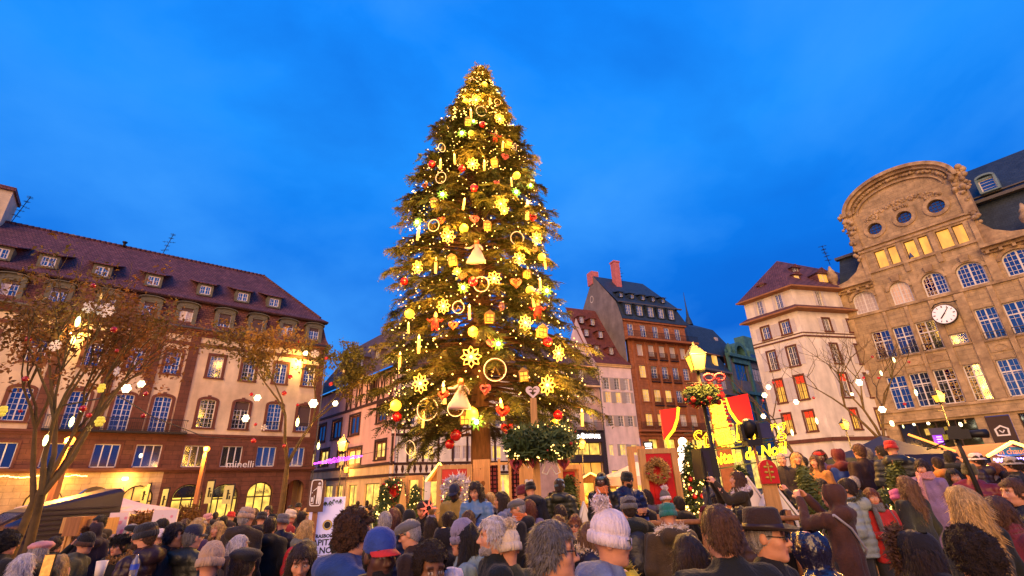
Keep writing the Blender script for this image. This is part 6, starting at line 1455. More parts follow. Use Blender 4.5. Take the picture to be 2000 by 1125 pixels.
# ================================================================== raised bed, fence, doors and props below the tree
M_deck = mat('deck_boards', (0.20, 0.11, 0.05), .8, .3, 3, .3, stretch=(.4, 6, 1))
mb = MB(); mb.box(-3.2, 12.5, 8.3, 22, 0.02, .45); tag(mb.build('raised_deck', M_deck), kind='structure')
def fence(x0, y0, x1, y1, zb, label, n=5):
 o = empty('wooden_fence', (x0, y0, zb), math.atan2(y1-y0, x1-x0)); tag(o, label, 'fence', 'rustic rail fences'); L = math.hypot(x1-x0, y1-y0); rnd = random.Random(int(x0*7+50))
 for k in range(n): mb = MB(); mb.tube([(L*k/(n-1), 0, -.02), (L*k/(n-1), 0, 1.12+rnd.uniform(-.05, .05))], [.05, .045], 8); mb.build('post', M_post, o)
 for z in (.55, 1.0): mb = MB(); mb.tube([(-.1, -.08, z+rnd.uniform(-.03, .03)), (L/2, -.09, z), (L+.1, -.08, z+rnd.uniform(-.03, .03))], [.036, .04, .036], 8); mb.build('rail', M_post, o)
fence(.9, 8.5, 3.6, 8.5, .45, 'rustic wooden rail fence before the red door with straw wreath'); fence(3.7, 8.5, 6.2, 8.5, .45, 'rustic wooden rail fence below the red plant sign')
M_door = mat('red_door_paint', (0.50, 0.012, 0.010), .45, .15, 2, .05)
def door(px0, px1, pyt, pyb, Y, label, rz=0.0, frame=True, orange=False):
 o, w, z0, z1 = board('red_door', px0, px1, pyt, pyb, Y, M_door, label, 'door', .07, rz, 'red doors set up as market props', leg=False)
 mb = MB()
 for x in (-w/2+.09, w/2-.17): mb.box(x, x+.08, -.06, -.035, z0+.1, z1-.1)
 for z in (z0+.1, z1-.18, (z0+z1)/2): mb.box(-w/2+.172, w/2-.172, -.058, -.036, z, z+.08)
 mb.build('moulding', M_door, o)
 if frame:
  mb = MB()
  for s in (-1, 1): mb.box(s*(w/2+.07)-.06, s*(w/2+.07)+.06, -.06, .06, .45, z1+.1)
  mb.box(-w/2-.009, w/2+.009, -.055, .055, z1+.001, z1+.1); mb.build('door_frame', M_wood, o)
 return o, w, z0, z1
o, w, z0, z1 = door(864, 912, 916, 1003, 13.2, 'bright red door with a silver wreath left of the wooden window'); p = at(893, 958, 13.05)
wreath('silver_wreath', p, .27, .13, 1800, M_silver, 'bristly silver wreath hanging on the bright red door', 'wreath', bits=[('bulbs', G_gold, 16, .014)], L=.12, seed=9)
o, w, z0, z1 = door(754, 781, 941, 1000, 14, 'narrow dark red door with fir wreath beside wooden tree cut-outs', .5); wreath('fir_wreath', at(767, 962, 13.8), .26, .12, 1500, M_gar, 'dark fir wreath with red berries on the narrow door', 'wreath', bits=[('berries', M_red, 30, .03), ('bulbs', G_gold, 14, .016)], seed=10)
o, w, z0, z1 = door(1258, 1309, 886, 985, 10.3, 'big red door with a straw wreath right of two helpers', .12); wreath('straw_wreath', at(1284, 919, 10.1), .17, .075, 2000, mat('straw', (.42, .24, .07), .85, .35, 6), 'golden straw wreath with a red heart on the big door', 'wreath', bits=[('berries', M_red, 10, .02)], L=.07, seed=12)
door(1099, 1122, 921, 950, 14.5, 'small red door panel hung in a pale timber frame', 0)
def gate(px0, px1, pyt, Y, label):
 A, B = at(px0, pyt, Y), at(px1, pyt, Y); o = empty('timber_frame', ((A.x+B.x)/2, Y, .45)); tag(o, label, 'timber frame', 'pale timber frames'); w = B.x-A.x; h = A.z-.45
 for s in (-1, 1): mb = MB(); mb.box(s*w/2-.06, s*w/2+.06, -.06, .06, 0, h); mb.build('post', M_wood, o)
 mb = MB(); mb.box(-w/2-.055, w/2+.055, -.055, .055, h+.001, h+.12); mb.build('crossbar', M_wood, o)
gate(1231, 1254, 884, 10.6, 'open pale timber frame attached left of the big red door'); gate(1094, 1133, 917, 14.3, 'pale timber frame standing left of the iron salon lantern'); gate(796, 822, 938, 14.6, 'pale timber frame left of the bright red door')
def woodtree(px, pyt, pyb, hw, Y, label, m):
 A, B = at(px, pyt, Y), at(px, pyb, Y); o = empty('wooden_tree', (A.x, Y, .45)); tag(o, label, 'tree cut-out', 'wooden tree cut-outs'); h = A.z-.45; k = hw/FPX*Y
 mb = MB(); mb.prism([(-k, 0), (k, 0), (k*.55, h*.4), (k*.62, h*.4), (k*.3, h*.7), (k*.36, h*.7), (0, h), (-k*.36, h*.7), (-k*.3, h*.7), (-k*.62, h*.4), (-k*.55, h*.4)], -.03, .03); mb.build('board', m, o); mb = MB(); mb.box(-.06, .06, -.25, .25, -.02, .06); mb.build('foot', M_wood, o)
woodtree(788, 944, 1010, 19, 13.4, 'tall pale wooden tree cut-out by the narrow red door', M_wood); woodtree(842, 962, 1010, 15, 13.6, 'pale wooden tree cut-out left of the bright red door', M_wood); woodtree(982, 928, 1010, 12, 12.6, 'slim white wooden tree before the checked curtains', G_white)
o = empty('paper_star', at(838, 993, 9.2)); tag(o, 'spiky glowing coral star standing beside the bright red door', 'star'); mb = MB()
for k in range(8): a = k*PI/4; mb.add([(.05*math.cos(a+.4), -.04, .05*math.sin(a+.4)), (.05*math.cos(a-.4), -.04, .05*math.sin(a-.4)), (.17*math.cos(a), 0, .17*math.sin(a)), (.05*math.cos(a), .05, .05*math.sin(a))], [(0, 1, 2), (0, 2, 3), (1, 3, 2)])
mb.build('points', mat('coral_star', (.8, .15, .1), .6, .1, 3, 0, emit=(1, .16, .08), es=.9), o)
# chalet window panel
A, B = at(924, 898, 14), at(1046, 900, 14); zc0 = at(985, 1005, 14).z; w = B.x-A.x; o = empty('chalet_window', ((A.x+B.x)/2, 14, .45)); tag(o, 'pale timber chalet window wall with hearts and red checked curtains', 'window panel'); h = A.z-.45
hx = w/2
def heart_hole(mb, cx, cz, hw, x0, x1, z0, z1):   # boards left and right of a heart-shaped opening
 H = [(cx+x, cz+z) for x, z in heart2(hw, 24)]; n = len(H)
 for i in range(n):
  (ax, az), (bx, bz) = H[i], H[(i+1) % n]
  def out(x, z):
   dx, dz = x-cx, z-cz; t = min((x1-cx)/dx if dx > 1e-6 else (x0-cx)/dx if dx < -1e-6 else 9, (z1-cz)/dz if dz > 1e-6 else (z0-cz)/dz if dz < -1e-6 else 9); return (cx+dx*t, cz+dz*t)
  p, q = out(ax, az), out(bx, bz); mb.add([(ax, -.04, az), (bx, -.04, bz), (q[0], -.04, q[1]), (p[0], -.04, p[1]), (ax, .04, az), (bx, .04, bz)], [(0, 1, 2, 3), (0, 4, 5, 1)])
for s in (-1, 1):
 mb = MB(); xa, xb = (-hx, -hx*.52) if s < 0 else (hx*.52, hx); heart_hole(mb, (xa+xb)/2, h*.72, .26, xa, xb, h*.42, h*.9); mb.box(xa, xb, -.04, .04, 0, h*.419); mb.box(xa, xb, -.04, .04, h*.901, h); mb.build('shutter', M_wood, o)
mb = MB()
for x in (-hx*.5, -hx*.17, hx*.17, hx*.5): mb.box(x-.035, x+.035, -.05, .05, 0, h)
for z in (h*.12, h*.52, h*.93): mb.box(-hx*.5+.04, hx*.5-.04, -.045, .045, z, z+.07)
mb.build('window_frame', M_wood, o)
def checked():
 m = mat('checked_curtain', (.42, .06, .08), .85, .1, 2, 0); t = m.node_tree; b = t.nodes['Principled BSDF']; tc = N(t, 'ShaderNodeTexCoord'); c = N(t, 'ShaderNodeTexBrick'); c.offset = 0; mp = N(t, 'ShaderNodeMapping'); mp.inputs['Rotation'].default_value = (PI/2, 0, 0)
 t.links.new(tc.outputs['Object'], mp.inputs[0]); t.links.new(mp.outputs[0], c.inputs['Vector']); c.inputs['Scale'].default_value = 1; c.inputs['Brick Width'].default_value = .11; c.inputs['Row Height'].default_value = .11; c.inputs['Mortar Size'].default_value = .022
 c.inputs['Color1'].default_value = (.45, .12, .14, 1); c.inputs['Color2'].default_value = (.38, .07, .09, 1); c.inputs['Mortar'].default_value = (.04, .008, .015, 1); t.links.new(c.outputs[0], b.inputs['Base Color']); return m
M_chk = checked()
for x0, x1 in ((-hx*.48, -hx*.19), (hx*.19, hx*.48)):
 mb = MB(); n = 14
 for k in range(n): xa, xb = x0+(x1-x0)*k/n, x0+(x1-x0)*(k+1)/n; ya, yb = .08+.03*math.sin(k*1.6), .08+.03*math.sin((k+1)*1.6); mb.poly([(xa, ya, h*.2), (xb, yb, h*.2), (xb, yb, h*.93), (xa, ya, h*.93)])
 mb.build('curtain', M_chk, o)
mb = MB(); mb.prism([(-hx*.9, h*.40), (-hx*.2, h*.43), (hx*.2, h*.41), (hx*.95, h*.44), (hx*.95, h*.46), (-hx*.2, h*.47), (-hx*.9, h*.44)], -.16, -.12); mb.build('lit_ledge', glow('ledge_light', (1, .42, .08), .9), o)
# heart-topped post with its hanging fir crown
P = at(1050, 960, 11.5); o = empty('heart_post', (P.x, 11.5, .45)); tag(o, 'tall square wooden post topped with a white cut-out heart', 'post'); ht = at(1044, 778, 11.5).z-.45
mb = MB(); mb.box(-.075, .075, -.075, .075, 0, ht); mb.build('post', M_wood, o)
mb = MB(); H = heart2(.34, 26); hi = [(x*.62, z*.62+.005) for x, z in H]; mb.ring([(x, ht+.16+z) for x, z in H], [(x, ht+.16+z) for x, z in hi], -.03, .03); mb.box(-.11, -.02, -.025, .025, ht+.15, ht+.2); mb.box(.02, .11, -.025, .025, ht+.15, ht+.2); mb.build('cut_heart', mat('white_heart_paint', (.75, .6, .62), .6, .05, 2, 0), o)
P = at(1056, 866, 11.5); wreath('hanging_wreath', P, 0.52, .36, 4200, M_gar, 'big hanging fir crown full of lights round the heart post', 'wreath', bits=[('bulbs', G_gold, 240, .015), ('berries', M_red, 30, .035), ('straw_stars', M_wood, 22, .03)], L=.22, seed=15, flat=False)
for (x, y, nm) in ((1040, 899, 'checked red heart hanging below the crown, nearest the post'), (1008, 907, 'checked red heart over the right curtain of the chalet window'), (1101, 903, 'checked red heart hanging right of the gingerbread figure')):
 r = empty('hanging_heart', at(x, y, 11.3)); tag(r, nm, 'heart', 'hearts hung below the fir crown'); r.scale = (.3, .3, .36)
 for n_, me in KIND['pink'][0]: inst(n_, me, r)
r = empty('gingerbread_figure', at(1075, 893, 11.3)); tag(r, 'white outline of a gingerbread figure hanging below the fir crown', 'figure'); mb = MB()
gb = [(0, .30), (.1, .27), (.13, .18), (.09, .09), (.22, .06), (.24, -.02), (.12, -.05), (.14, -.18), (.2, -.32), (.1, -.36), (0, -.2), (-.1, -.36), (-.2, -.32), (-.14, -.18), (-.12, -.05), (-.24, -.02), (-.22, .06), (-.09, .09), (-.13, .18), (-.1, .27)]
mb.loop([(x, 0, z) for x, z in gb], .017, 5); mb.build('outline', G_white, r)

# ---- lit yellow script sign and red light panels
G_neon = glow('yellow_neon', (1.0, .62, .02), 1.6); G_redl = mat('red_glitter_cloth', (.30, .004, .004), .5, .6, 60, 0, emit=(1, .006, .006), es=.62)
def script(s, px, py, Y, px_h, label, sx=1.0, rz=0):
 p = at(px, py, Y); c = bpy.data.curves.new('neon_script', 'FONT'); c.body = s; c.size = px_h/FPX*Y*1.35; c.align_x = 'CENTER'; c.align_y = 'CENTER'; c.fill_mode = 'NONE'; c.bevel_depth = .016; c.bevel_resolution = 1; c.resolution_u = 3; c.shear = .35; c.extrude = 0
 c.materials.append(G_neon); ob = bpy.data.objects.new('tmp', c); COL.objects.link(ob); dg = bpy.context.evaluated_depsgraph_get(); me = bpy.data.meshes.new_from_object(ob.evaluated_get(dg)); COL.objects.unlink(ob); bpy.data.objects.remove(ob); me.name = 'neon_script'
 o = empty('light_sign', p, rz); tag(o, label, 'light sign'); q = inst('neon_script', me, o, rot=(PI/2, -.12, 0), sc=(sx, 1, 1)); me.materials.clear(); me.materials.append(G_neon)
 mb = MB(); hw = (max(v.co.x for v in me.vertices))*sx
 for z in (-.32, .32): mb.beam((-hw, .12, z+hw*.12*-1), (hw, .12, z+hw*.12), .04)
 for x in (-hw*.8, hw*.8): mb.tube([(x, .16, .4), (x, .16, -p.z)], .035, 6)
 mb.build('sign_frame', M_iron, o); plight(o, (0, -.8, 0), 220, (1, .72, .05), .4); return o
script('Strasbourg', 1440, 848, 19, 33, 'glowing yellow script sign reading Strasbourg beside the lantern post', .92); script('capitale de Noël', 1452, 889, 18.6, 21, 'lower glowing yellow script sign reading capitale de Noël', .86)
def redpanel(pts, curve, Y, label, px):
 W = [at(x, y, Y) for x, y in pts]; c = sum(W, Vector())/len(W); o = empty('red_light_panel', c); tag(o, label, 'light panel', 'red glittering light panels'); mb = MB()
 n = len(W); F_ = [w-c for w in W]; mb.add([f+Vector((0, -.05, 0)) for f in F_]+[f+Vector((0, .05, 0)) for f in F_], [tuple(range(n)), tuple(range(2*n-1, n-1, -1))]+[(i, i+n, (i+1) % n+n, (i+1) % n) for i in range(n)]); mb.build('cloth', G_redl, o)
 mb = MB(); mb.tube([at(x, y, Y)-c+Vector((0, -.06, 0)) for x, y in curve], .055, 6); mb.build('neon_edge', G_neon, o); plight(o, (0, -.8, 0), 60, (1, .05, .02), .4)
redpanel([(1289, 801), (1324, 797), (1322, 818), (1315, 838), (1302, 858), (1296, 859)], [(1324, 796), (1322, 818), (1315, 840), (1301, 858), (1308, 880), (1316, 905)], 19, 'red glittering light panel before the brown house storefront', 0)
redpanel([(1416, 778), (1459, 769), (1473, 832), (1452, 833), (1438, 823), (1424, 803)], [(1415, 778), (1424, 803), (1438, 823), (1452, 833)], 19, 'bigger red glittering light panel right of the wreathed lantern post', 0)
A = at(1385, 782, 36); B = at(1412, 782, 36); C = at(1400, 872, 36); o = empty('light_curtain', ((A.x+B.x)/2, 36, 0)); tag(o, 'tall panel of golden glitter lights behind the Strasbourg script', 'light curtain'); mb = MB(); rnd = random.Random(4); w = B.x-A.x
for k in range(560): mb.ball((rnd.uniform(-w/2, w/2), rnd.uniform(-.2, .2), rnd.uniform(C.z, A.z)), rnd.uniform(.05, .11), 4)
tag(mb.build('glitter', glow('gold_glitter', (1, .62, .05), 1.8), o), kind='stuff'); mb = MB(); mb.box(-w/2, w/2, .25, .4, 0, A.z); mb.build('backing', M_brownp, o)
o = empty('snowman_light', at(1338, 893, 18)); tag(o, 'white glowing snowman light left of the black loudspeaker', 'snowman'); mb = MB(); mb.ball((0, 0, -.25), .34, 10); mb.ball((0, 0, .2), .24, 10); mb.build('body', glow('snowman_glow', (1, .95, .75), 2.2), o); mb = MB(); mb.ball((0, 0, .52), .16, 10); mb.build('head', glow('snowman_glow', (1, .95, .75), 2.2), o)
# ---- small trees
def small_fir(px, pyt, pyb, hw, Y, label, lights=0, balls=0, seed=1, m=None, zb=.45):
 rnd = random.Random(seed); A = at(px, pyt, Y); B = at(px, pyb, Y); o = empty('small_fir', (A.x, Y, zb)); tag(o, label, 'fir tree', 'small fir trees'); h = A.z-zb; R = hw/FPX*Y; br = []; z = .15
 while z < h:
  r = R*(1-z/h)+.04
  for k in range(9): a = rnd.uniform(0, 2*PI); q = r*rnd.uniform(.75, 1.1); br.append((np.array([0, 0, z+.06]), np.array([math.cos(a)*q*.5, math.sin(a)*q*.5, z+.08]), np.array([math.cos(a)*q, math.sin(a)*q, z-.06*rnd.random()]), int(2+q*7)))
  z += .085*max(1, h/2.4)
 inst('crown', tri_mesh('crown', frond_field(rnd, br, 4, .26, .11), m or M_fir), o); mb = MB(); mb.tube([(0, 0, -.02), (0, 0, h)], [.06, .01], 6); mb.build('trunk', M_bark, o)
 if lights:
  mb = MB()
  for k in range(lights): z = h*(1-math.sqrt(rnd.random()))*.97; a = rnd.uniform(-PI, 0) if k % 4 else rnd.uniform(0, PI); r = (R*(1-z/h)+.04)*rnd.uniform(.8, 1.05); p = Vector((math.cos(a)*r, math.sin(a)*r, z+.05)); mb.add([p+Vector(d)*.024 for d in ((1, 0, 0), (-1, 0, 0), (0, 1, 0), (0, -1, 0), (0, 0, 1), (0, 0, -1))], [(0, 2, 4), (2, 1, 4), (1, 3, 4), (3, 0, 4), (2, 0, 5), (1, 2, 5), (3, 1, 5), (0, 3, 5)])
  tag(mb.build('fairy_lights', G_gold, o), kind='stuff'); plight(o, (0, -R-.3, h*.5), 30, (1, .62, .15), .3)
 if balls:
  for k in range(balls): z = h*rnd.uniform(.1, .8); a = rnd.uniform(-2.6, -.5); r = R*(1-z/h)+.06; mb = MB(); mb.ball((math.cos(a)*r, math.sin(a)*r, z), .055, 8); mb.build('bauble', M_red, o)
small_fir(1345, 862, 990, 45, 11.3, 'small lit fir with red baubles right of the big door', 330, 11, 3); small_fir(1566, 912, 985, 36, 9.6, 'bare green fir left of the people on the deck', 0, 0, 4, mat('pale_fir', (.10, .12, .03), .8, .4, 2, 0)); small_fir(1742, 898, 985, 50, 9.4, 'broad green fir beside the woman in the long coat', 0, 0, 6, mat('pale_fir', (.10, .12, .03), .8, .4, 2, 0))
small_fir(752, 950, 1010, 26, 13.2, 'small lit fir at the foot of the narrow red door', 150, 0, 7); small_fir(812, 945, 1005, 22, 14.4, 'small lit fir between the wooden tree cut-outs', 110, 0, 8); small_fir(1110, 925, 1000, 26, 12, 'small dark fir in front of the timber frame', 0, 3, 9); small_fir(880, 960, 1010, 24, 11.6, 'small dark fir beside the coral star', 0, 0, 12); small_fir(1725, 950, 1010, 26, 8.7, 'little lit fir behind the pink hatted person', 130, 0, 13); small_fir(1445, 905, 990, 36, 12.5, 'dark fir behind the woman raising her phone', 0, 2, 14); small_fir(962, 960, 1010, 20, 14.8, 'small lit fir seen through the chalet window', 70, 0, 15)
# ---- loudspeaker, spotlight stand, red sign
A = at(1358, 877, 9.2); B = at(1398, 935, 9.2); o = empty('loudspeaker', (A.x, 9.2, .45)); tag(o, 'big black loudspeaker box mounted left of the lantern post', 'loudspeaker'); w = B.x-A.x; mb = MB(); mb.prism([(-.02, B.z-.45), (w, B.z-.45+.03), (w-.02, A.z-.45), (0, A.z-.45)], -.25, .25); mb.build('cabinet', mat('black_cabinet', (.016, .013, .011), .6, .15, 4, .05), o); mb = MB(); mb.box(.02, w*.48, -.29, -.252, B.z-.4, A.z-.5); mb.build('grille', M_van, o); mb = MB(); mb.tube([(w*.5, .1, 0), (w*.5, .1, B.z-.43)], .035, 8); mb.box(w*.1, w*.2, -.3, -.25, B.z-.3, B.z-.1); mb.build('stand', M_iron, o)
A = at(1462, 835, 9.8); o = empty('spotlight_stand', (A.x, 9.8, .45)); tag(o, 'black moving spotlight on a tall stand before the red panel', 'spotlight'); mb = MB(); mb.tube([(0.12, 0, 0), (.02, 0, A.z-.75)], .03, 8); mb.build('stand', M_post, o); mb = MB(); mb.box(-.14, .14, -.13, .13, A.z-.80, A.z-.68); [mb.box(s*.16-.03, s*.16+.03, -.07, .07, A.z-.70, A.z-.38) for s in (-1, 1)]; mb.build('yoke', M_iron, o); mb = MB(); mb.lathe([(0, -.2), (.11, -.2), (.13, -.05), (.12, .12), (0, .16)], (0, 0, A.z-.44), 12, M=Matrix.Rotation(.7, 4, 'X')); mb.build('lamp_head', M_iron, o); mb = MB(); mb.box(.2, .42, -.05, .05, A.z-.66, A.z-.38); mb.build('colour_panel', mat('blue_panel', (.03, .03, .1), .5), o)
A = at(1495, 898, 8.9); B = at(1495, 945, 8.9); o = empty('plant_sign', (A.x, 8.9, .45)); tag(o, 'round topped red sign with a gold leaf plant emblem', 'sign', None); hw = 16/FPX*8.9; zt, zb_ = A.z-.45, B.z-.45
mb = MB(); mb.prism([(-hw, zb_)]+[(-hw*math.cos(k*PI/12), zt-hw+hw*math.sin(k*PI/12)) for k in range(13)]+[(hw, zb_)], -.03, .03); mb.build('panel', M_door, o); mb = MB(); [mb.ball((s*.05, -.035, zb_+.1+k*.085), .035, 6, sz=.6) for k in range(3) for s in (-1, 1)]; mb.tube([(0, -.035, zb_+.03), (0, -.035, zb_+.36)], .01, 5); mb.ball((0, -.035, zt-.08), .024, 6); mb.build('plant_emblem', M_goldp, o); mb = MB(); mb.box(-hw*.8, hw*.8, .032, .09, 0, zb_+.2); mb.build('stand', M_wood, o)
def cutout_house(px, pyt, Y, w, label):
 A = at(px, pyt, Y); o = empty('wooden_house', (A.x, Y, .45)); tag(o, label, 'little house', 'white wooden little houses'); h = A.z-.45; mb = MB(); mb.prism([(-w, 0), (w, 0), (w, h*.62), (0, h), (-w, h*.62)], -.08, .08); mb.build('wall', G_white, o); mb = MB(); mb.box(-.06, .06, -.1, -.082, h*.3, h*.5); mb.build('window', M_glassd, o)
 mb = MB(); mb.prism([(-w-.05, h*.6), (-w-.05, h*.66), (0, h+.05), (w+.05, h*.66), (w+.05, h*.6), (0, h-.01)], -.1, .1); mb.build('roof', G_white, o)
cutout_house(1456, 935, 9.4, .3, 'white wooden little house below the woman raising her phone'); cutout_house(1505, 946, 9.2, .3, 'white wooden little house under the red plant sign'); cutout_house(1140, 985, 8.9, .14, 'tiny white bird house on the fence by the pompom hat')
# ---- tents and market stalls
def tent(px, pyt, pye, hw, Y, m, label, zb=0, valance=.35, rz=.2):
 A = at(px, pyt, Y); E = at(px, pye, Y); o = empty('market_tent', (A.x, Y, 0), rz); tag(o, label, 'tent', 'market tents'); R = hw/FPX*Y*1.25; mb = MB(); mb.lathe([(0, A.z), (R*.5, E.z+(A.z-E.z)*.42), (R, E.z), (R, E.z-valance)], n=4, smooth=False, M=Matrix.Rotation(PI/4, 4, 'Z')); mb.build('canopy', m, o); mb = MB(); q = R*.7
 for sx in (-1, 1):
  for sy in (-1, 1): mb.tube([(sx*q, sy*q, 0), (sx*q, sy*q, E.z)], .04, 6)
 mb.build('legs', M_iron, o); return o, E.z, R
o, z_, R = tent(1243, 902, 930, 62, 22, M_canvas, 'white market tent behind the helper in the blue vest'); plight(o, (0, -.5, 2.2), 160, (1, .6, .2), .3)
tent(1322, 905, 945, 50, 24, M_canvas, 'white market tent behind the lit small fir'); o, z_, R = tent(1720, 851, 892, 78, 17, mat('navy_tent', (.012, .014, .05), .7, .15, 2, .1), 'dark blue peaked tent behind the crowd on the deck')
mb = MB(); mb.beam(Vector((.1, -R*.5, z_+.62)), Vector((R*.62, -R*.76, z_+.06)), .06); mb.build('light_strip', glow('tent_strip', (1, .35, .06), 1.6), o)
def stall(px0, px1, pyt, pye, Y, label, sign=None, warm=(1, .55, .1)):
 A = at((px0+px1)/2, pyt, Y); E0 = at(px0, pye, Y); E1 = at(px1, pye, Y); o = empty('market_stall', (A.x, Y, 0)); tag(o, label, 'market stall', 'market stalls'); w = (E1.x-E0.x)/2; zt, ze = A.z, E0.z
 mb = MB(); mb.add([(-w-.2, -.6, ze), (0, -.6, zt), (0, 2.2, zt), (-w-.2, 2.2, ze), (w+.2, -.6, ze), (w+.2, 2.2, ze)], [(0, 1, 2, 3), (1, 4, 5, 2)]); mb.build('roof', M_brownp, o); mb = MB(); mb.prism([(-w, ze), (w, ze), (0, zt-.06)], -.35, -.3); mb.box(-w, w, 0, 1.8, 0, 1.0); mb.box(-w, w, 1.7, 1.8, 1.0, ze); mb.build('cabin', M_post, o)
 mb = MB(); mb.beam((-w-.2, -.64, ze), (0, -.64, zt), .07); mb.beam((w+.2, -.64, ze), (0, -.64, zt), .07); mb.build('light_strip', glow('stall_strip', (1, .66, .12), 4), o); mb = MB(); mb.box(-w+.1, w-.1, 1.55, 1.65, 1.05, ze-.1); mb.build('lit_shelves', L_shop, o)
 rnd = random.Random(int(px0));
 for k in range(9): g_ = MB(); g_.ball((rnd.uniform(-w+.2, w-.2), rnd.uniform(.2, 1.4), 1.08+rnd.random()*.5), rnd.uniform(.06, .12), 7); g_.build('trinket', rnd.choice((M_red, M_goldp, M_rheart, M_wood)), o)
 plight(o, (0, -.1, ze-.2), 120, warm, .3); return o, w, zt, ze
stall(1130, 1170, 924, 940, 25, 'far market stall with a lit gable behind the iron lantern'); stall(845, 880, 905, 940, 24, 'market stall with lit garlands left of the bright red door'); stall(1180, 1215, 940, 952, 27, 'far market stall glowing yellow beside the blue headband woman')
o, w, zt, ze = stall(1895, 1985, 866, 893, 16.5, 'red brown chalet stall with yellow lights and a blue sign', warm=(1, .5, .5)); mb = MB(); mb.ring([(-.55*math.cos(a)*(1 if True else 1), (zt+ze)/2-.08+.14*math.sin(a)) for a in [k*PI/12 for k in range(24)]], [(-.03*math.cos(a), (zt+ze)/2-.08+.01*math.sin(a)) for a in [k*PI/12 for k in range(24)]], -.44, -.38); mb.build('sign_plate', mat('blue_sign_plate', (.02, .16, .35), .5), o); text(o, 'vin chaud', (0, -.45, (zt+ze)/2-.08), .26, mat('orange_letters', (.8, .3, .12), .5, 0, 1, 0, emit=(1, .35, .15), es=.4), ext=.006)
mb = MB()
for k in range(26): mb.ball((-w+k*w/12.5, -.62, ze-.1-.05*(k % 2)), .035, 5)
mb.build('fairy_lights', glow('blue_violet_led', (.35, .25, 1), 6), o)
A = at(1822, 845, 17.5); B = at(1846, 868, 17.5); o = empty('info_screen', (A.x, 17.5, 0)); tag(o, 'small violet lit screen behind the television camera', 'screen'); w = B.x-A.x; mb = MB(); mb.box(0, w, 0, .08, B.z, A.z); mb.build('display', mat('violet_screen', (.2, .05, .5), .4, .3, 9, 0, emit=(.32, .06, .8), es=.9), o); mb = MB(); [mb.box(w*.2, w*(.85-.1*(k % 2)), -.01, -.002, B.z+.08+.08*k, B.z+.11+.08*k) for k in range(4)]; mb.build('text_lines', glow('screen_text', (.8, .6, 1), 1.2), o); mb = MB(); mb.box(w*.4, w*.6, .02, .06, 0, B.z); mb.build('stand', M_iron, o)
A = at(1868, 858, 9.6); o = empty('television_camera', (A.x, 9.6, .45), -.3); tag(o, 'black television camera on a heavy pedestal above the crowd', 'camera'); z = A.z-.45
mb = MB(); mb.box(-.16, .2, -.1, .1, z, z+.17); mb.box(-.1, .1, -.07, .07, z+.172, z+.24); mb.build('camera_body', M_iron, o); mb = MB(); mb.lathe([(0, 0), (.06, 0), (.075, .2), (.085, .3), (0, .29)], (.2, 0, z+.08), 10, M=Matrix.Rotation(PI/2, 4, 'Y')); mb.build('lens', M_iron, o); mb = MB(); mb.box(-.42, -.18, -.09, .09, z+.10, z+.22); mb.build('viewfinder', mat('camera_indigo', (.05, .04, .09), .4), o); mb = MB(); mb.tube([(0, 0, z), (.02, 0, z-.3), (.1, 0, 0)], [.035, .04, .05], 8); mb.tube([(-.1, .05, z-.02), (-.45, .2, z-.16)], .015, 5); mb.build('pedestal', M_iron, o)
# bare climbing branches and shop sign by the white house
o = empty('projecting_sign', at(1266, 873, 48)); tag(o, 'small lit square sign projecting between white and brown houses', 'sign'); mb = MB(); mb.box(-.45, .45, -.1, .1, -.5, .5); mb.build('light_box', M_iron, o); mb = MB(); [mb.box(-.3, .3, -.14, -.102, z, z+.28) for z in (-.38, .06)]; mb.build('lit_panel', G_sign, o)
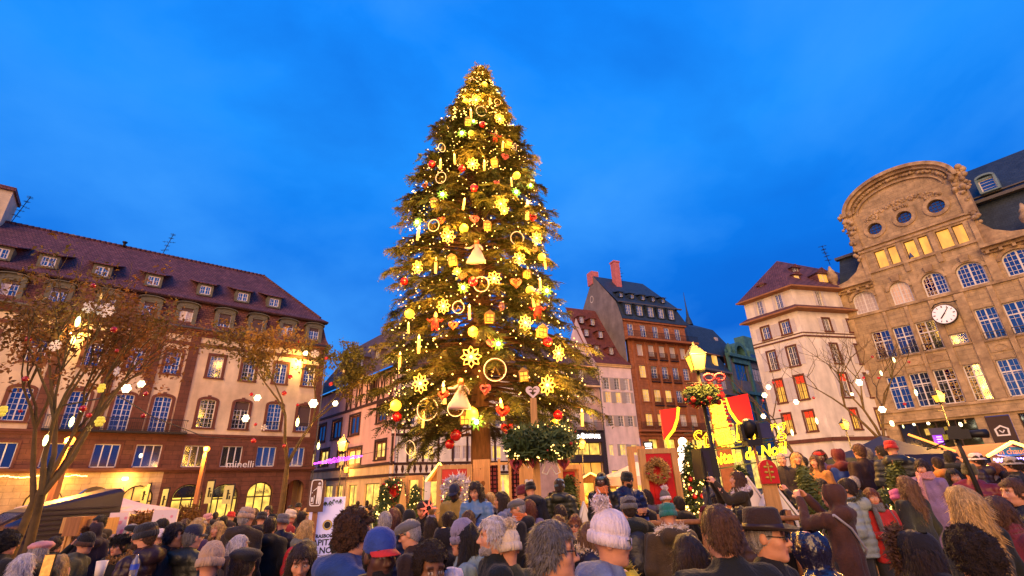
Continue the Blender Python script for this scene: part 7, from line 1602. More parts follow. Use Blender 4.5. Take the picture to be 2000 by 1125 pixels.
# ================================================================== people: bodies, clothes, hair and hats grown as smooth implicit surfaces
def axis(*segs):
 out = []
 for a, b, h in segs:
  n = max(1, int(round((b-a)/h))); out += list(np.linspace(a, b, n, endpoint=False))
 out.append(segs[-1][1]); return np.array(out, dtype=np.float32)
_NR = np.random.RandomState(3).rand(34, 34, 34).astype(np.float32)
def vnoise(P, f):
 q = (P*f) % 32; i = q.astype(int); t = q-i; t = t*t*(3-2*t); r = 0
 for dx in (0, 1):
  for dy in (0, 1):
   for dz in (0, 1): r = r + _NR[i[..., 0]+dx, i[..., 1]+dy, i[..., 2]+dz]*(t[..., 0] if dx else 1-t[..., 0])*(t[..., 1] if dy else 1-t[..., 1])*(t[..., 2] if dz else 1-t[..., 2])
 return r*2-1
class SDF:
 def __init__(s, xs, ys, zs):
  s.ax = (xs, ys, zs); s.D = np.full((len(xs), len(ys), len(zs)), 0.2, np.float32)
 def _sub(s, lo, hi, pad):
  sl = []
  for a, l, h in zip(s.ax, lo, hi):
   i0 = max(0, np.searchsorted(a, l-pad)-1); i1 = min(len(a), np.searchsorted(a, h+pad)+1); sl.append(slice(i0, max(i0+1, i1)))
  X, Y, Z = np.meshgrid(*[a[q] for a, q in zip(s.ax, sl)], indexing='ij'); return tuple(sl), X, Y, Z
 def _mix(s, sl, d, k, sub=False):
  a = s.D[sl]
  if sub: b = -d; h = np.maximum(k-np.abs(a-b), 0)/k; s.D[sl] = np.maximum(a, b)+h*h*k*0.25
  else: h = np.maximum(k-np.abs(a-d), 0)/k; s.D[sl] = np.minimum(a, d)-h*h*k*0.25
 def cap(s, a, b, ra, rb=None, k=0.03, sub=False, flat=None):
  rb = ra if rb is None else rb; a = np.array(a, np.float32); b = np.array(b, np.float32)
  lo = np.minimum(a, b)-max(ra, rb); hi = np.maximum(a, b)+max(ra, rb); sl, X, Y, Z = s._sub(lo, hi, 0.09)
  u = b-a; L2 = max(float(u@u), 1e-9); t = np.clip(((X-a[0])*u[0]+(Y-a[1])*u[1]+(Z-a[2])*u[2])/L2, 0, 1)
  d = np.sqrt((X-a[0]-u[0]*t)**2+(Y-a[1]-u[1]*t)**2+(Z-a[2]-u[2]*t)**2)-(ra+(rb-ra)*t); s._mix(sl, d, k, sub); return s
 def ell(s, c, r, k=0.03, R=None, sub=False):
  c = np.array(c, np.float32); r = np.array(r, np.float32); m = r.max() if R is not None else r; sl, X, Y, Z = s._sub(c-m, c+m, 0.09)
  x, y, z = X-c[0], Y-c[1], Z-c[2]
  if R is not None: x, y, z = (R[0, 0]*x+R[1, 0]*y+R[2, 0]*z), (R[0, 1]*x+R[1, 1]*y+R[2, 1]*z), (R[0, 2]*x+R[1, 2]*y+R[2, 2]*z)
  k0 = np.sqrt((x/r[0])**2+(y/r[1])**2+(z/r[2])**2); k1 = np.sqrt((x/r[0]**2)**2+(y/r[1]**2)**2+(z/r[2]**2)**2)
  s._mix(sl, k0*(k0-1)/np.maximum(k1, 1e-5), k, sub); return s
 def grid(s): return np.stack(np.meshgrid(*s.ax, indexing='ij'), -1)
 def net(s):
  D = s.D; ins = D < 0; xs, ys, zs = s.ax; c = [(0,0,0),(1,0,0),(0,1,0),(1,1,0),(0,0,1),(1,0,1),(0,1,1),(1,1,1)]; n = [k-1 for k in D.shape]
  cnt = sum(ins[a:a+n[0], b:b+n[1], d:d+n[2]].astype(np.int8) for a, b, d in c); I = np.argwhere((cnt > 0) & (cnt < 8))
  val = np.stack([D[I[:, 0]+a, I[:, 1]+b, I[:, 2]+d] for a, b, d in c], 1); pos = np.stack([np.stack([xs[I[:, 0]+a], ys[I[:, 1]+b], zs[I[:, 2]+d]], 1) for a, b, d in c], 1)
  P = np.zeros((len(I), 3), np.float32); w = np.zeros(len(I), np.float32)
  for a, b in ((0,1),(2,3),(4,5),(6,7),(0,2),(1,3),(4,6),(5,7),(0,4),(1,5),(2,6),(3,7)):
   m = (val[:, a] < 0) != (val[:, b] < 0); t = val[:, a]/(val[:, a]-val[:, b]+1e-12); P += np.where(m[:, None], pos[:, a]+(pos[:, b]-pos[:, a])*t[:, None], 0); w += m
  P /= np.maximum(w, 1)[:, None]; idx = np.full(n, -1, np.int32); idx[I[:, 0], I[:, 1], I[:, 2]] = np.arange(len(I)); F = []
  for ax in range(3):
   sh = [slice(None)]*3; A = [slice(1, -1)]*3; A[ax] = slice(0, -1); B = list(A); B[ax] = slice(1, None); a, b = ins[tuple(A)], ins[tuple(B)]; J = np.argwhere(a != b); J2 = J.copy()
   o = [1, 1, 1]; o[ax] = 0; J = J+np.array(o); u, v = [(1, 2), (2, 0), (0, 1)][ax]; e1 = np.eye(3, dtype=int)[u]; e2 = np.eye(3, dtype=int)[v]
   q = np.stack([idx[tuple((J-e1-e2).T)], idx[tuple((J-e2).T)], idx[tuple(J.T)], idx[tuple((J-e1).T)]], 1); fl = a[tuple(J2.T)]; q[~fl] = q[~fl][:, ::-1]; F.append(q)
  return P, np.concatenate(F)
def quad_mesh(name, parts, m, feat=None):
 V = np.concatenate([p[0] for p in parts]); o = 0; F = []
 for p in parts: F.append(p[1]+o); o += len(p[0])
 F = np.concatenate(F).astype(np.int32); me = bpy.data.meshes.new(name); me.vertices.add(len(V)); me.vertices.foreach_set('co', V.astype(np.float32).ravel()); me.loops.add(F.size); me.loops.foreach_set('vertex_index', F.ravel())
 me.polygons.add(len(F)); me.polygons.foreach_set('loop_start', np.arange(0, F.size, 4, dtype=np.int32)); me.polygons.foreach_set('use_smooth', np.ones(len(F), bool))
 if feat is not None: at_ = me.attributes.new('feat', 'FLOAT_COLOR', 'POINT'); at_.data.foreach_set('color', feat.astype(np.float32).ravel())
 me.materials.append(m); me.update(calc_edges=True); me.validate(); return me
# ---- cloth, skin and hair
M_cloth = mat('coat_cloth', (1, 1, 1), .85, .22, 9, .25, objcol=True, bscale=60, sheen=.1); M_nylon = mat('quilted_nylon', (1, 1, 1), .45, .15, 7, .25, objcol=True, bscale=22); M_knit = mat('knitted_wool', (1, 1, 1), .95, .25, 60, .7, objcol=True, stretch=(1, 1, .35), sheen=.2)
M_cable = mat('ribbed_knit', (1, 1, 1), .95, .2, 14, .6, objcol=True, bscale=70, stretch=(1, 1, .2), sheen=.2); M_hair = mat('hair_strands', (1, 1, 1), .5, .5, 55, .7, objcol=True, stretch=(1, 1, .10)); M_curl = mat('curly_hair', (1, 1, 1), .7, .5, 70, .9, objcol=True); M_fur = mat('fur_trim', (1, 1, 1), .9, .4, 20, 0, objcol=True); M_leath = mat('bag_leather', (1, 1, 1), .4, .15, 9, .1, objcol=True)
M_lens = mat('spectacle_lens', (.85, .8, .75), .03, 0, 1, 0, spec=.5, trans=1.0); M_lens.node_tree.nodes['Principled BSDF'].inputs['IOR'].default_value = 1.02; M_shiny = mat('shiny_nylon', (1, 1, 1), .22, .15, 9, .5, objcol=True, bscale=14, spec=.7)
def skinmat():
 m = mat('skin', (1, 1, 1), .5, .10, 16, .06, objcol=True); t = m.node_tree; b = t.nodes['Principled BSDF']; lk = b.inputs['Base Color'].links[0].from_socket; a = N(t, 'ShaderNodeAttribute'); a.attribute_name = 'feat'; sp = N(t, 'ShaderNodeSeparateColor'); t.links.new(a.outputs['Color'], sp.inputs[0])
 for ch, col in (('Red', (.62, .30, .30)), ('Green', (.10, .07, .06)), ('Blue', None)):
  x = N(t, 'ShaderNodeMixRGB'); t.links.new(sp.outputs[ch], x.inputs['Fac']); t.links.new(lk, x.inputs['Color1'])
  if col: y = N(t, 'ShaderNodeMixRGB', blend_type='MULTIPLY'); y.inputs['Fac'].default_value = 1; t.links.new(lk, y.inputs['Color1']); y.inputs['Color2'].default_value = (*col, 1); t.links.new(y.outputs[0], x.inputs['Color2'])
  else: x.inputs['Color2'].default_value = (.55, .48, .42, 1)
  lk = x.outputs[0]
 t.links.new(lk, b.inputs['Base Color']); b.inputs['Subsurface Weight'].default_value = 0.0; return m
M_skin = skinmat()
HZ = 1.63
POSES = {'down': (((.255, -.04, 1.12), (.245, .05, .89)), ((.255, -.04, 1.12), (.245, .05, .89))), 'hold': (((.255, .0, 1.12), (.10, .25, 1.15)), ((.255, .0, 1.12), (.10, .25, 1.15))),
   'phone': (((.255, -.04, 1.12), (.245, .05, .89)), ((.27, .19, 1.32), (.13, .33, 1.55))), 'both': (((.24, .23, 1.33), (.085, .36, 1.60)), ((.24, .23, 1.33), (.085, .36, 1.60)))}
def arm(pose):
 out = []
 for s, (e, w) in zip((-1, 1), POSES[pose]): out.append((np.array((s*.195, -.015, 1.39)), np.array((s*e[0], e[1], e[2])), np.array((s*w[0], w[1], w[2])), s))
 return out
def hand(w, d, pn, s):
 """palm, four unequal bent fingers and a thumb leaving the side of the palm"""
 d = d/np.linalg.norm(d); pn = pn-d*(pn@d); pn /= np.linalg.norm(pn); sd = np.cross(d, pn)*s
 c = w+d*.045; S = SDF(*[axis((c[i]-.15, c[i]+.15, .0075)) for i in range(3)]); S.D[:] = .2
 S.cap(w-d*.03, w+d*.03, .026, .026, .02)
 for j in range(4):
  o = sd*(j-1.5)*.0195; b = w+d*(.088-.004*abs(j-1.4))+o; S.cap(w+d*.02+o*.7, b, .0155, .0125, .015)
  L = (.036, .042, .039, .030)[j]; p1 = b+(d*.9+pn*.35)*L; p2 = p1+(d*.45+pn*.85)*L*.72; p3 = p2+(d*-.1+pn*.95)*L*.55; S.cap(b, p1, .0105, .0095, .006); S.cap(p1, p2, .0095, .0085, .005); S.cap(p2, p3, .0085, .0075, .005)
 t0 = w+d*.028-sd*.028; t1 = t0+(d*.6-sd*.75+pn*.35)*.042; t2 = t1+(d*.85-sd*.1+pn*.5)*.034; S.cap(t0, t1, .0145, .0115, .014); S.cap(t1, t2, .0115, .009, .006)
 return S.net()
def rotx(a): c, s = math.cos(a), math.sin(a); return np.array([[1, 0, 0], [0, c, -s], [0, s, c]])
_bc = {}
def body_mesh(sex, pose, pitch):
 key = (sex, pose, pitch)
 if key in _bc: return _bc[key]
 S = SDF(axis((-.46, -.115, .028), (-.115, .115, .0072), (.115, .46, .028)), axis((-.30, -.125, .028), (-.125, .135, .0072), (.135, .5, .028)), axis((-.02, 1.40, .026), (1.40, 1.84, .0072), (1.84, 1.9, .03)))
 f = sex == 'f'; R = rotx(pitch); piv = np.array((0, -.02, 1.53))
 def h(p): return R @ (np.array((p[0], p[1], p[2]+HZ))-piv)+piv
 S.ell((0, -.01, 1.27), (.155, .10, .19), .06).ell((0, 0, 1.04), (.14, .10, .2), .06).ell((0, 0, .93), (.15, .105, .12), .05).cap((-.165, -.02, 1.395), (.165, -.02, 1.395), .055, k=.05)
 S.cap((0, -.03, 1.42), h((0, -.018, -.06)), .056 if not f else .047, .052 if not f else .045, .03)
 for sh, e, w, s in arm(pose): S.cap(sh, e, .05, .042, .03); S.cap(e, w, .04, .029, .02)
 for s in (-1, 1): S.cap((s*.085, 0, .92), (s*.1, .015, .5), .082, .058, .03); S.cap((s*.1, .015, .5), (s*.105, -.02, .09), .056, .04, .02); S.ell((s*.11, .05, .045), (.045, .13, .042), .03)
 S.ell(h((0, -.012, .035)), (.073 if not f else .070, .095, .088), .02, R); S.ell(h((0, .018, -.035)), (.060 if not f else .056, .074, .086), .035, R); S.ell(h((0, .034, -.082)), (.05 if not f else .041, .048, .04), .03, R)
 S.cap(h((0, .070, -.108)), h((0, .062, -.10)), .020 if not f else .016, k=.025)
 S.cap(h((-.045, .072, .025)), h((.045, .072, .025)), .014 if not f else .009, k=.02)
 for s in (-1, 1):
  S.ell(h((s*.031, .100, .002)), (.019, .018, .013), .014, R, True); S.ell(h((s*.041, .056, -.028)), (.024, .024, .022), .03, R); S.ell(h((s*.031, .0745, .001)), (.0145, .0145, .0125), .004, R); S.ell(h((s*.076, -.01, -.006)), (.011, .022, .033), .012, R)
  S.cap(h((s*.011, .096, -.041)), h((s*.012, .09, -.041)), .0095, k=.008)
 n = .92 if f else 1.0
 S.cap(h((0, .084, .012)), h((0, .112*n, -.034)), .009, .0135*n, .014); S.cap(h((-.021, .079, -.069)), h((0, .088, -.066)), .006, .0085, .008); S.cap(h((.021, .079, -.069)), h((0, .088, -.066)), .006, .0085, .008); S.cap(h((-.016, .080, -.079)), h((.016, .080, -.079)), .009 if f else .008, k=.008); S.cap(h((-.02, .092, -.0735)), h((.02, .092, -.0735)), .003, k=.006, sub=True)
 P, F = S.net(); L = (P-piv) @ R; L = L+piv-np.array((0, 0, HZ)); x, y, z = np.abs(L[:, 0]), L[:, 1], L[:, 2]; ft = np.zeros((len(P), 4)); ft[:, 3] = 1; hd = P[:, 2] > 1.45
 ft[:, 0] = (hd & (y > .066) & (np.abs(z+.073) < .0125) & (x < .027))*(.9 if f else .5); br = (hd & (y > .05) & (np.abs(z-.027+.1*np.maximum(x-.03, 0)) < (.0065 if f else .0085)) & (x > .014) & (x < .052)); ey = (hd & (y > .07) & (((x-.031)/.0145)**2+((z-.001)/.009)**2 < 1)); ir = (hd & (y > .07) & (((x-.031)/.0065)**2+((z-.001)/.0075)**2 < 1)); lash = (hd & (y > .065) & (((x-.031)/.018)**2+((z-.004)/.0125)**2 < 1) & ~ey & (z > .004))
 ft[:, 1] = np.where(br, .85, np.where(ir, 1.0, np.where(lash, .7, 0))); ft[:, 2] = np.where(ey & ~ir, .8, 0); parts = [(P, F)]
 for sh, e, w, s in arm(pose):
  d = w-e; pn = np.array((-s*.9, .35, 0.15)) if pose != 'down' else np.array((-s, .1, 0)); q = hand(w, d, pn, s); parts.append(q); z4 = np.zeros((len(q[0]), 4)); z4[:, 3] = 1; ft = np.concatenate([ft, z4])
 _bc[key] = quad_mesh('body', parts, M_skin, ft); return _bc[key]
_cc = {}
def coat_mesh(style, pose):
 key = (style, pose)
 if key in _cc: return _cc[key]
 hem = {'long': .42, 'puff': .80, 'plain': .78, 'short': .9}[style.split('_')[0]]; S = SDF(axis((-.48, .48, .019)), axis((-.36, .52, .019)), axis((hem-.1, 1.76, .019)))
 S.ell((0, -.012, 1.27), (.192, .135, .2), .07).ell((0, -.005, 1.05), (.185, .14, .24), .07).cap((-.175, -.02, 1.39), (.175, -.02, 1.39), .075, k=.05).cap((0, -.025, 1.42), (0, -.02, 1.47), .085, .075, .04)
 S.cap((-.06, 0, 1.0), (-.075, 0, hem-.05), .14, .15 if style[:4] == 'long' else .135, .07); S.cap((.06, 0, 1.0), (.075, 0, hem-.05), .14, .15 if style[:4] == 'long' else .135, .07)
 for sh, e, w, s in arm(pose): S.cap(sh, e, .078, .066, .05); S.cap(e, w-(w-e)*.04, .066, .05, .03)
 if 'hood' in style: S.ell((0, -.135, 1.44), (.135, .085, .085), .06); S.cap((-.1, -.07, 1.46), (.1, -.07, 1.46), .05, k=.05)
 if 'up' in style: S.ell((0, -.04, 1.645), (.118, .122, .145), .05); S.ell((0, .115, 1.61), (.078, .09, .105), .03, None, True)
 G = S.grid(); X = S.D
 if style.startswith('puff'): X -= .014*np.abs(np.sin(G[..., 2]*PI/.085))*np.clip((1.43-G[..., 2])*12, 0, 1)
 X += .016*vnoise(G*np.array([1.2, 1.2, .6]), 9)+.008*vnoise(G*np.array([1, 1, .45]), 26)
 S.D = np.maximum(X, hem-G[..., 2]); _cc[key] = quad_mesh('coat', [S.net()], M_cloth); return _cc[key]
def simple(name, m, fn, lo, hi, h):
 S = SDF(*[axis((lo[i], hi[i], h)) for i in range(3)]); fn(S); return quad_mesh(name, [S.net()], m)
def tr(S):
 for s in (-1, 1): S.cap((s*.085, 0, .95), (s*.105, .015, .5), .105, .08, .04); S.cap((s*.105, .015, .5), (s*.108, -.015, .1), .08, .065, .03)
TROUS = simple('trousers', M_cloth, tr, (-.25, -.16, .0), (.25, .2, 1.1), .024)
def sh_(S):
 for s in (-1, 1): S.ell((s*.11, .055, .05), (.055, .145, .055), .03); S.cap((s*.107, -.015, .06), (s*.107, -.015, .15), .058, k=.03)
SHOES = simple('shoes', M_leath, sh_, (-.2, -.12, -.02), (.2, .26, .24), .018)
# hair and hats live in the head's own frame
def hcut(S, amp, f, facey=.045, low=-.03, style=0):
 G = S.grid(); D = S.D + amp*vnoise(G, f) + amp*.5*vnoise(G, f*2.3); y, z, x = G[..., 1], G[..., 2], np.abs(G[..., 0])
 face = np.minimum(y-facey+np.maximum(x-.055, 0)*-1.2, .062-z) ; D = np.maximum(D, face); D = np.maximum(D, low-z+np.clip(-(y+.02)*1.1, 0, .05)*-1); S.D = D
def hair(kind):
 lo, hi = (-.16, -.18, -.17), (.16, .16, .19)
 if kind in ('long', 'wavy'): lo = (-.2, -.19, -.48)
 if kind in ('bob',): lo = (-.16, -.18, -.19)
 if kind in ('curly', 'afro'): lo, hi = (-.19, -.2, -.17), (.19, .17, .22)
 if kind in ('pony', 'bun'): lo = (-.16, -.26, -.3)
 S = SDF(*[axis((lo[i], hi[i], .0095)) for i in range(3)])
 r = {'buzz': .006, 'short': .014, 'messy': .016, 'curly': .026, 'afro': .022}.get(kind, .014)
 S.ell((0, -.014, .037), (.076+r, .099+r, .090+r), .02)
 S.ell((0, -.04, -.02), (.072+r*.6, .07+r*.6, .08), .03)
 if kind == 'buzz': hcut(S, .002, 60, .04, -.045)
 elif kind == 'short': hcut(S, .008, 26, .036, -.05)
 elif kind == 'messy': hcut(S, .014, 20, .036, -.06)
 elif kind == 'curly': hcut(S, .022, 24, .042, -.07)
 elif kind == 'afro': hcut(S, .008, 48, .034, -.035)
 elif kind in ('long', 'wavy', 'bob', 'pony', 'bun'):
  hcut(S, .006, 24, .048, -.08); lk = []
  if kind in ('long', 'wavy'):
   for s in (-1, 1): S.cap((s*.074, -.005, .02), (s*.085, .01, -.16), .034, .042, .03); S.cap((s*.085, .01, -.16), (s*.09, .035, -.40), .042, .028, .03); S.cap((s*.05, -.08, 0), (s*.065, -.085, -.25), .055, .05, .04); S.cap((s*.065, -.085, -.25), (s*.05, -.09, -.42), .05, .03, .03)
   S.cap((0, -.085, 0), (0, -.10, -.42), .06, .045, .05)
   G = S.grid(); S.D = S.D+(.014 if kind == 'wavy' else .005)*vnoise(G*np.array([1, 1, .35 if kind == 'long' else .6]), 26)
  if kind == 'bob':
   for s in (-1, 1): S.cap((s*.076, -.005, .02), (s*.082, .005, -.115), .034, .036, .03)
   S.cap((0, -.07, 0), (0, -.075, -.12), .075, .07, .05); G = S.grid(); S.D = S.D+.006*vnoise(G*np.array([1, 1, .3]), 30)
  if kind == 'pony': S.cap((0, -.11, .03), (0, -.15, -.02), .03, .03, .03); S.cap((0, -.15, -.02), (0, -.14, -.26), .034, .018, .03)
  if kind == 'bun': S.ell((0, -.125, .075), (.05, .045, .045), .02); G = S.grid(); S.D = S.D+.007*vnoise(G, 30)
 q = S.net(); P = q[0]; rn = np.random.RandomState(len(P)); n = 2600; i = rn.randint(0, len(P), n); c = P[i]; cu = kind in ('curly', 'afro', 'messy')
 out = c-np.array((0, -.014, .03)); out[:, 2] *= .4; out /= np.linalg.norm(out, axis=1)[:, None]+1e-6
 d = np.stack([out[:, 0]*.25, out[:, 1]*.25-.1, -np.ones(n)], 1)*(.25 if kind in ('curly', 'afro') else .8)+out*(.5 if cu else .12)+rn.randn(n, 3)*(.8 if kind in ('curly', 'afro') else .22); d /= np.linalg.norm(d, axis=1)[:, None]
 sd = np.cross(d, out); sd /= np.linalg.norm(sd, axis=1)[:, None]+1e-6; L = rn.uniform(.5, 1.2, (n, 1))*{'buzz': .008, 'afro': .014, 'short': .026, 'curly': .022, 'messy': .036}.get(kind, .06); w = .0032
 V = np.stack([c-sd*w, c+sd*w, c+d*L], 1).reshape(-1, 3).astype(np.float32); m = M_curl if kind in ('curly', 'afro') else M_hair
 return quad_mesh('hair', [q], m), tri_mesh('strands', V, m)
HAIR = {}
def get_hair(k):
 if k not in HAIR: HAIR[k] = hair(k)
 return HAIR[k]
def sq(mb, sx=.86, sy=1.08, tilt=0.0, c=(0, -.012, 0)):
 R = Matrix.Rotation(tilt, 3, 'X'); mb.v = [tuple(R @ Vector((x*sx, y*sy, z))+Vector(c)) for x, y, z in mb.v]; return mb
def hat(kind):
 out = []; mb = MB()
 if kind in ('beanie', 'slouch', 'pom'):
  top = .150 if kind == 'beanie' else .185
  sq(mb.lathe([(.088, .012), (.104, .010), (.109, .03), (.106, .060), (.098, .066), (.103, .075), (.102, .10), (.088, .135), (.055, top-.008), (.02, top+.002), (0, top+.003)], n=26), tilt=-.2, c=(0, -.012, -.022)); out.append(('cap', mb.mesh('cap', M_cable)))
  b = MB(); sq(b.lathe([(.098, .004), (.110, .002), (.1145, .030), (.112, .056), (.101, .062)], n=26), tilt=-.2, c=(0, -.012, -.022)); out.append(('brim', b.mesh('brim', M_cable)))
  if kind == 'pom': out.append(('pompom', tri_mesh('pompom', needles(random.Random(4), [Vector((random.Random(k).gauss(0, .015), random.Random(k+900).gauss(0, .015)-.035, .185+random.Random(k+1800).gauss(0, .015))) for k in range(1500)], .036), M_fur)))
 elif kind == 'cap':
  sq(mb.lathe([(.096, .02), (.100, .035), (.097, .08), (.080, .12), (.04, .143), (0, .147)], n=22), tilt=-.05); out.append(('crown', mb.mesh('crown', M_cloth))); b = MB(); n = 12; V = []
  for r in (0, 1):
   for i in range(n+1): a = PI*(.12+.76*i/n); V.append((.085*math.cos(a)*(1 if r == 0 else 1.0), .095*math.sin(a)+(.0 if r == 0 else .085*math.sin(a)), .032-.012*math.cos(a)**2-(.02 if r else 0)))
  b.add(V+[(x, y, z+.006) for x, y, z in V], [(i, i+1, n+2+i, n+1+i) for i in range(n)]+[(2*n+2+i, 3*n+3+i, 3*n+4+i, 2*n+3+i) for i in range(n)]+[(n+1+i, n+2+i, 3*n+4+i, 3*n+3+i) for i in range(n)], 0, True); out.append(('visor', b.mesh('visor', M_cloth)))
 elif kind == 'flat':
  mb.lathe([(.098, .03), (.112, .045), (.118, .075), (.095, .105), (.05, .118), (0, .12)], n=22); sq(mb, .86, 1.12, .12, (0, .012, 0)); mb.v = [(x, y+max(0, .02 if y > .08 else 0), z-(.35*max(0, y-.05))) for x, y, z in mb.v]; out.append(('crown', mb.mesh('crown', M_cloth))); b = MB(); b.lathe([(.07, 0), (.112, -.004), (.115, .006), (.07, .012)], n=16); b.v = [(x*.72, .045+max(y, 0)*.95, z+.028) for x, y, z in b.v]; out.append(('peak', b.mesh('peak', M_cloth)))
 elif kind == 'beret':
  mb.lathe([(.092, .035), (.098, .048), (.13, .07), (.135, .09), (.10, .122), (.04, .135), (0, .137)], n=22); sq(mb, .92, 1.05, -.12, (.018, -.02, 0)); out.append(('crown', mb.mesh('crown', M_cloth)))
 elif kind == 'fedora':
  mb.lathe([(.100, .035), (.098, .05), (.096, .10), (.088, .145), (.070, .158), (.03, .148), (0, .142)], n=24); sq(mb, .90, 1.10); out.append(('crown', mb.mesh('crown', M_cloth))); b = MB(); b.lathe([(.095, .036), (.15, .030), (.168, .040), (.168, .045), (.15, .036), (.095, .043)], n=30); sq(b, .92, 1.12); b.v = [(x, y, z+.9*x*x) for x, y, z in b.v]; out.append(('brim', b.mesh('brim', M_cloth))); c = MB(); c.lathe([(.102, .046), (.103, .07), (.098, .072)], n=24); sq(c, .90, 1.10); out.append(('band', c.mesh('band', M_leath)))
 elif kind == 'furhat':
  sq(mb.lathe([(.09, .02), (.11, .04), (.115, .10), (.08, .14), (0, .15)], n=16)); pts = []; rn = random.Random(6)
  for k in range(1500): a = rn.uniform(0, 2*PI); z = rn.uniform(.02, .13); pts.append((.10*math.cos(a), .122*math.sin(a)-.012, z) if z < .11 else (.10*rn.random()*math.cos(a), .12*rn.random()*math.sin(a), .14))
  out += [('crown', mb.mesh('crown', M_cloth)), ('fur', tri_mesh('fur', needles(rn, pts, .04), M_fur))]
 elif kind == 'brimmed':
  mb.lathe([(.100, .03), (.104, .06), (.095, .11), (.06, .135), (0, .14)], n=20); sq(mb); out.append(('crown', mb.mesh('crown', M_knit))); b = MB(); b.lathe([(.098, .04), (.145, .005), (.148, .008), (.10, .046)], n=22); sq(b); out.append(('brim', b.mesh('brim', M_knit)))
 elif kind == 'headband':
  mb.lathe([(.084, .045), (.097, .05), (.101, .075), (.092, .098)], n=20); sq(mb, .84, 1.02, -.25); out.append(('band', mb.mesh('band', M_knit)))
 elif kind == 'hijab':
  S = SDF(*[axis((a, b, .011)) for a, b in ((-.2, .2), (-.2, .17), (-.3, .19))]); S.ell((0, -.014, .03), (.098, .118, .115), .02); S.cap((0, -.02, -.05), (0, -.01, -.2), .09, .12, .06); S.ell((0, .12, -.015), (.052, .075, .085), .015, None, True); G = S.grid(); S.D = np.maximum(S.D+.006*vnoise(G, 16), -.26-G[..., 2]); out.append(('scarf', quad_mesh('scarf', [S.net()], M_cloth)))
 return out
HATS = {}
def get_hat(k):
 if k not in HATS: HATS[k] = hat(k)
 return HATS[k]
def furring(rx, ry, rz, n, seed, L=.055):      # fur round a hood's opening
 rn = random.Random(seed); pts = []
 for k in range(n): a = rn.uniform(0, 2*PI); q = rn.gauss(0, .016); pts.append(((rx+q)*math.cos(a), ry+rn.gauss(0, .016), (rz+q)*math.sin(a)));
 return tri_mesh('fur_trim', needles(rn, pts, L), M_fur)
FUR_UP = furring(.098, .085, .125, 1500, 1);
def furcollar():
 rn = random.Random(2); pts = []
 for k in range(1700): a = rn.uniform(PI*.0, PI*2); pts.append((.135*math.cos(a)+rn.gauss(0, .015), -.055+.105*math.sin(a)+rn.gauss(0, .015), -.165+.035*math.sin(a)*-1+rn.gauss(0, .018)))
 return tri_mesh('fur_collar', needles(rn, pts, .06), M_fur)
FUR_COL = furcollar()
def scarf_mesh():
 mb = MB()
 for k, (r, z) in enumerate(((.098, -.155), (.092, -.125), (.088, -.10))): mb.loop([(r*math.cos(a)*1.05, -.012+r*math.sin(a), z+.012*math.sin(a*2+k)) for a in [j*PI/9 for j in range(18)]], .030, 8)
 mb.tube([(.05, .09, -.14), (.06, .155, -.25), (.055, .165, -.42), (.05, .16, -.55)], [.03, .036, .034, .036], 8); return mb.mesh('scarf', M_knit)
SCARF = scarf_mesh()
def glasses_mesh():
 A = MB()
 for s in (-1, 1): A.loop([(s*.033+.024*math.cos(a), .108-.004*abs(math.cos(a)), .0+.019*math.sin(a)) for a in [k*PI/7 for k in range(14)]], .0032, 4); A.tube([(s*.057, .102, .004), (s*.076, .03, .008), (s*.078, -.02, .002)], .0032, 4)
 A.tube([(-.01, .112, .004), (.01, .112, .004)], .003, 4); B = MB()
 for s in (-1, 1): B.poly([(s*.033+.023*math.cos(a), .106, .018*math.sin(a)) for a in [k*PI/7 for k in range(14)]])
 return A.mesh('glasses', M_iron), B.mesh('lenses', M_lens)
GLS, GLL = glasses_mesh()
def beard_mesh():
 S = SDF(*[axis((a, b, .008)) for a, b in ((-.1, .1), (-.05, .14), (-.16, .02))]); S.ell((0, .034, -.08), (.060, .062, .055), .02); S.ell((0, .085, -.10), (.03, .02, .03), .02); S.ell((0, .092, -.073), (.021, .03, .008), .006, None, True); G = S.grid(); S.D = np.maximum(S.D+.005*vnoise(G, 40), G[..., 2]+.052-.9*np.maximum(np.abs(G[..., 0])-.025, 0)); return quad_mesh('beard', [S.net()], M_curl)
BEARD = beard_mesh()
def pack_mesh():
 S = SDF(*[axis((a, b, .02)) for a, b in ((-.2, .2), (-.36, -.05), (.9, 1.5))]); S.ell((0, -.21, 1.2), (.15, .09, .22), .03); S.ell((0, -.28, 1.1), (.11, .05, .1), .03); return quad_mesh('backpack', [S.net()], M_nylon)
PACK = pack_mesh()
def bag_meshes():
 a = MB(); a.box(-.13, .13, -.05, .05, 0, .19); a.box(-.135, .135, .051, .06, .08, .195); b = MB(); b.tube([(-.13, 0, .17), (-.1, .02, .4), (-.02, .03, .62)], .009, 5); return a.mesh('bag', M_leath), b.mesh('strap', M_leath)
BAG, STRAP = bag_meshes()
mb = MB(); mb.tube([(-.19, -.10, 1.44), (-.08, .15, 1.25), (.1, .17, 1.05), (.21, .05, .92)], .014, 5); mb.tube([(-.19, -.10, 1.44), (-.05, -.165, 1.3), (.12, -.16, 1.08), (.21, -.02, .92)], .014, 5); SLING = mb.mesh('shoulder_strap', M_leath)
PHONE = MB().box(-.037, .037, -.005, .005, -.075, .075).mesh('phone', M_iron); SCREEN = MB().poly([(-.033, -.0065, -.07), (.033, -.0065, -.07), (.033, -.0065, .07), (-.033, -.0065, .07)]).mesh('screen', mat('phone_screen', (.05, .15, .8), .2, .6, 25, 0, emit=(.05, .25, 1), es=1.2)); SCREEN2 = MB().poly([(-.033, -.0065, -.07), (.033, -.0065, -.07), (.033, -.0065, .07), (-.033, -.0065, .07)]).mesh('screen', mat('phone_screen_warm', (.6, .25, .05), .2, .9, 35, 0, emit=(1, .4, .08), es=.7))
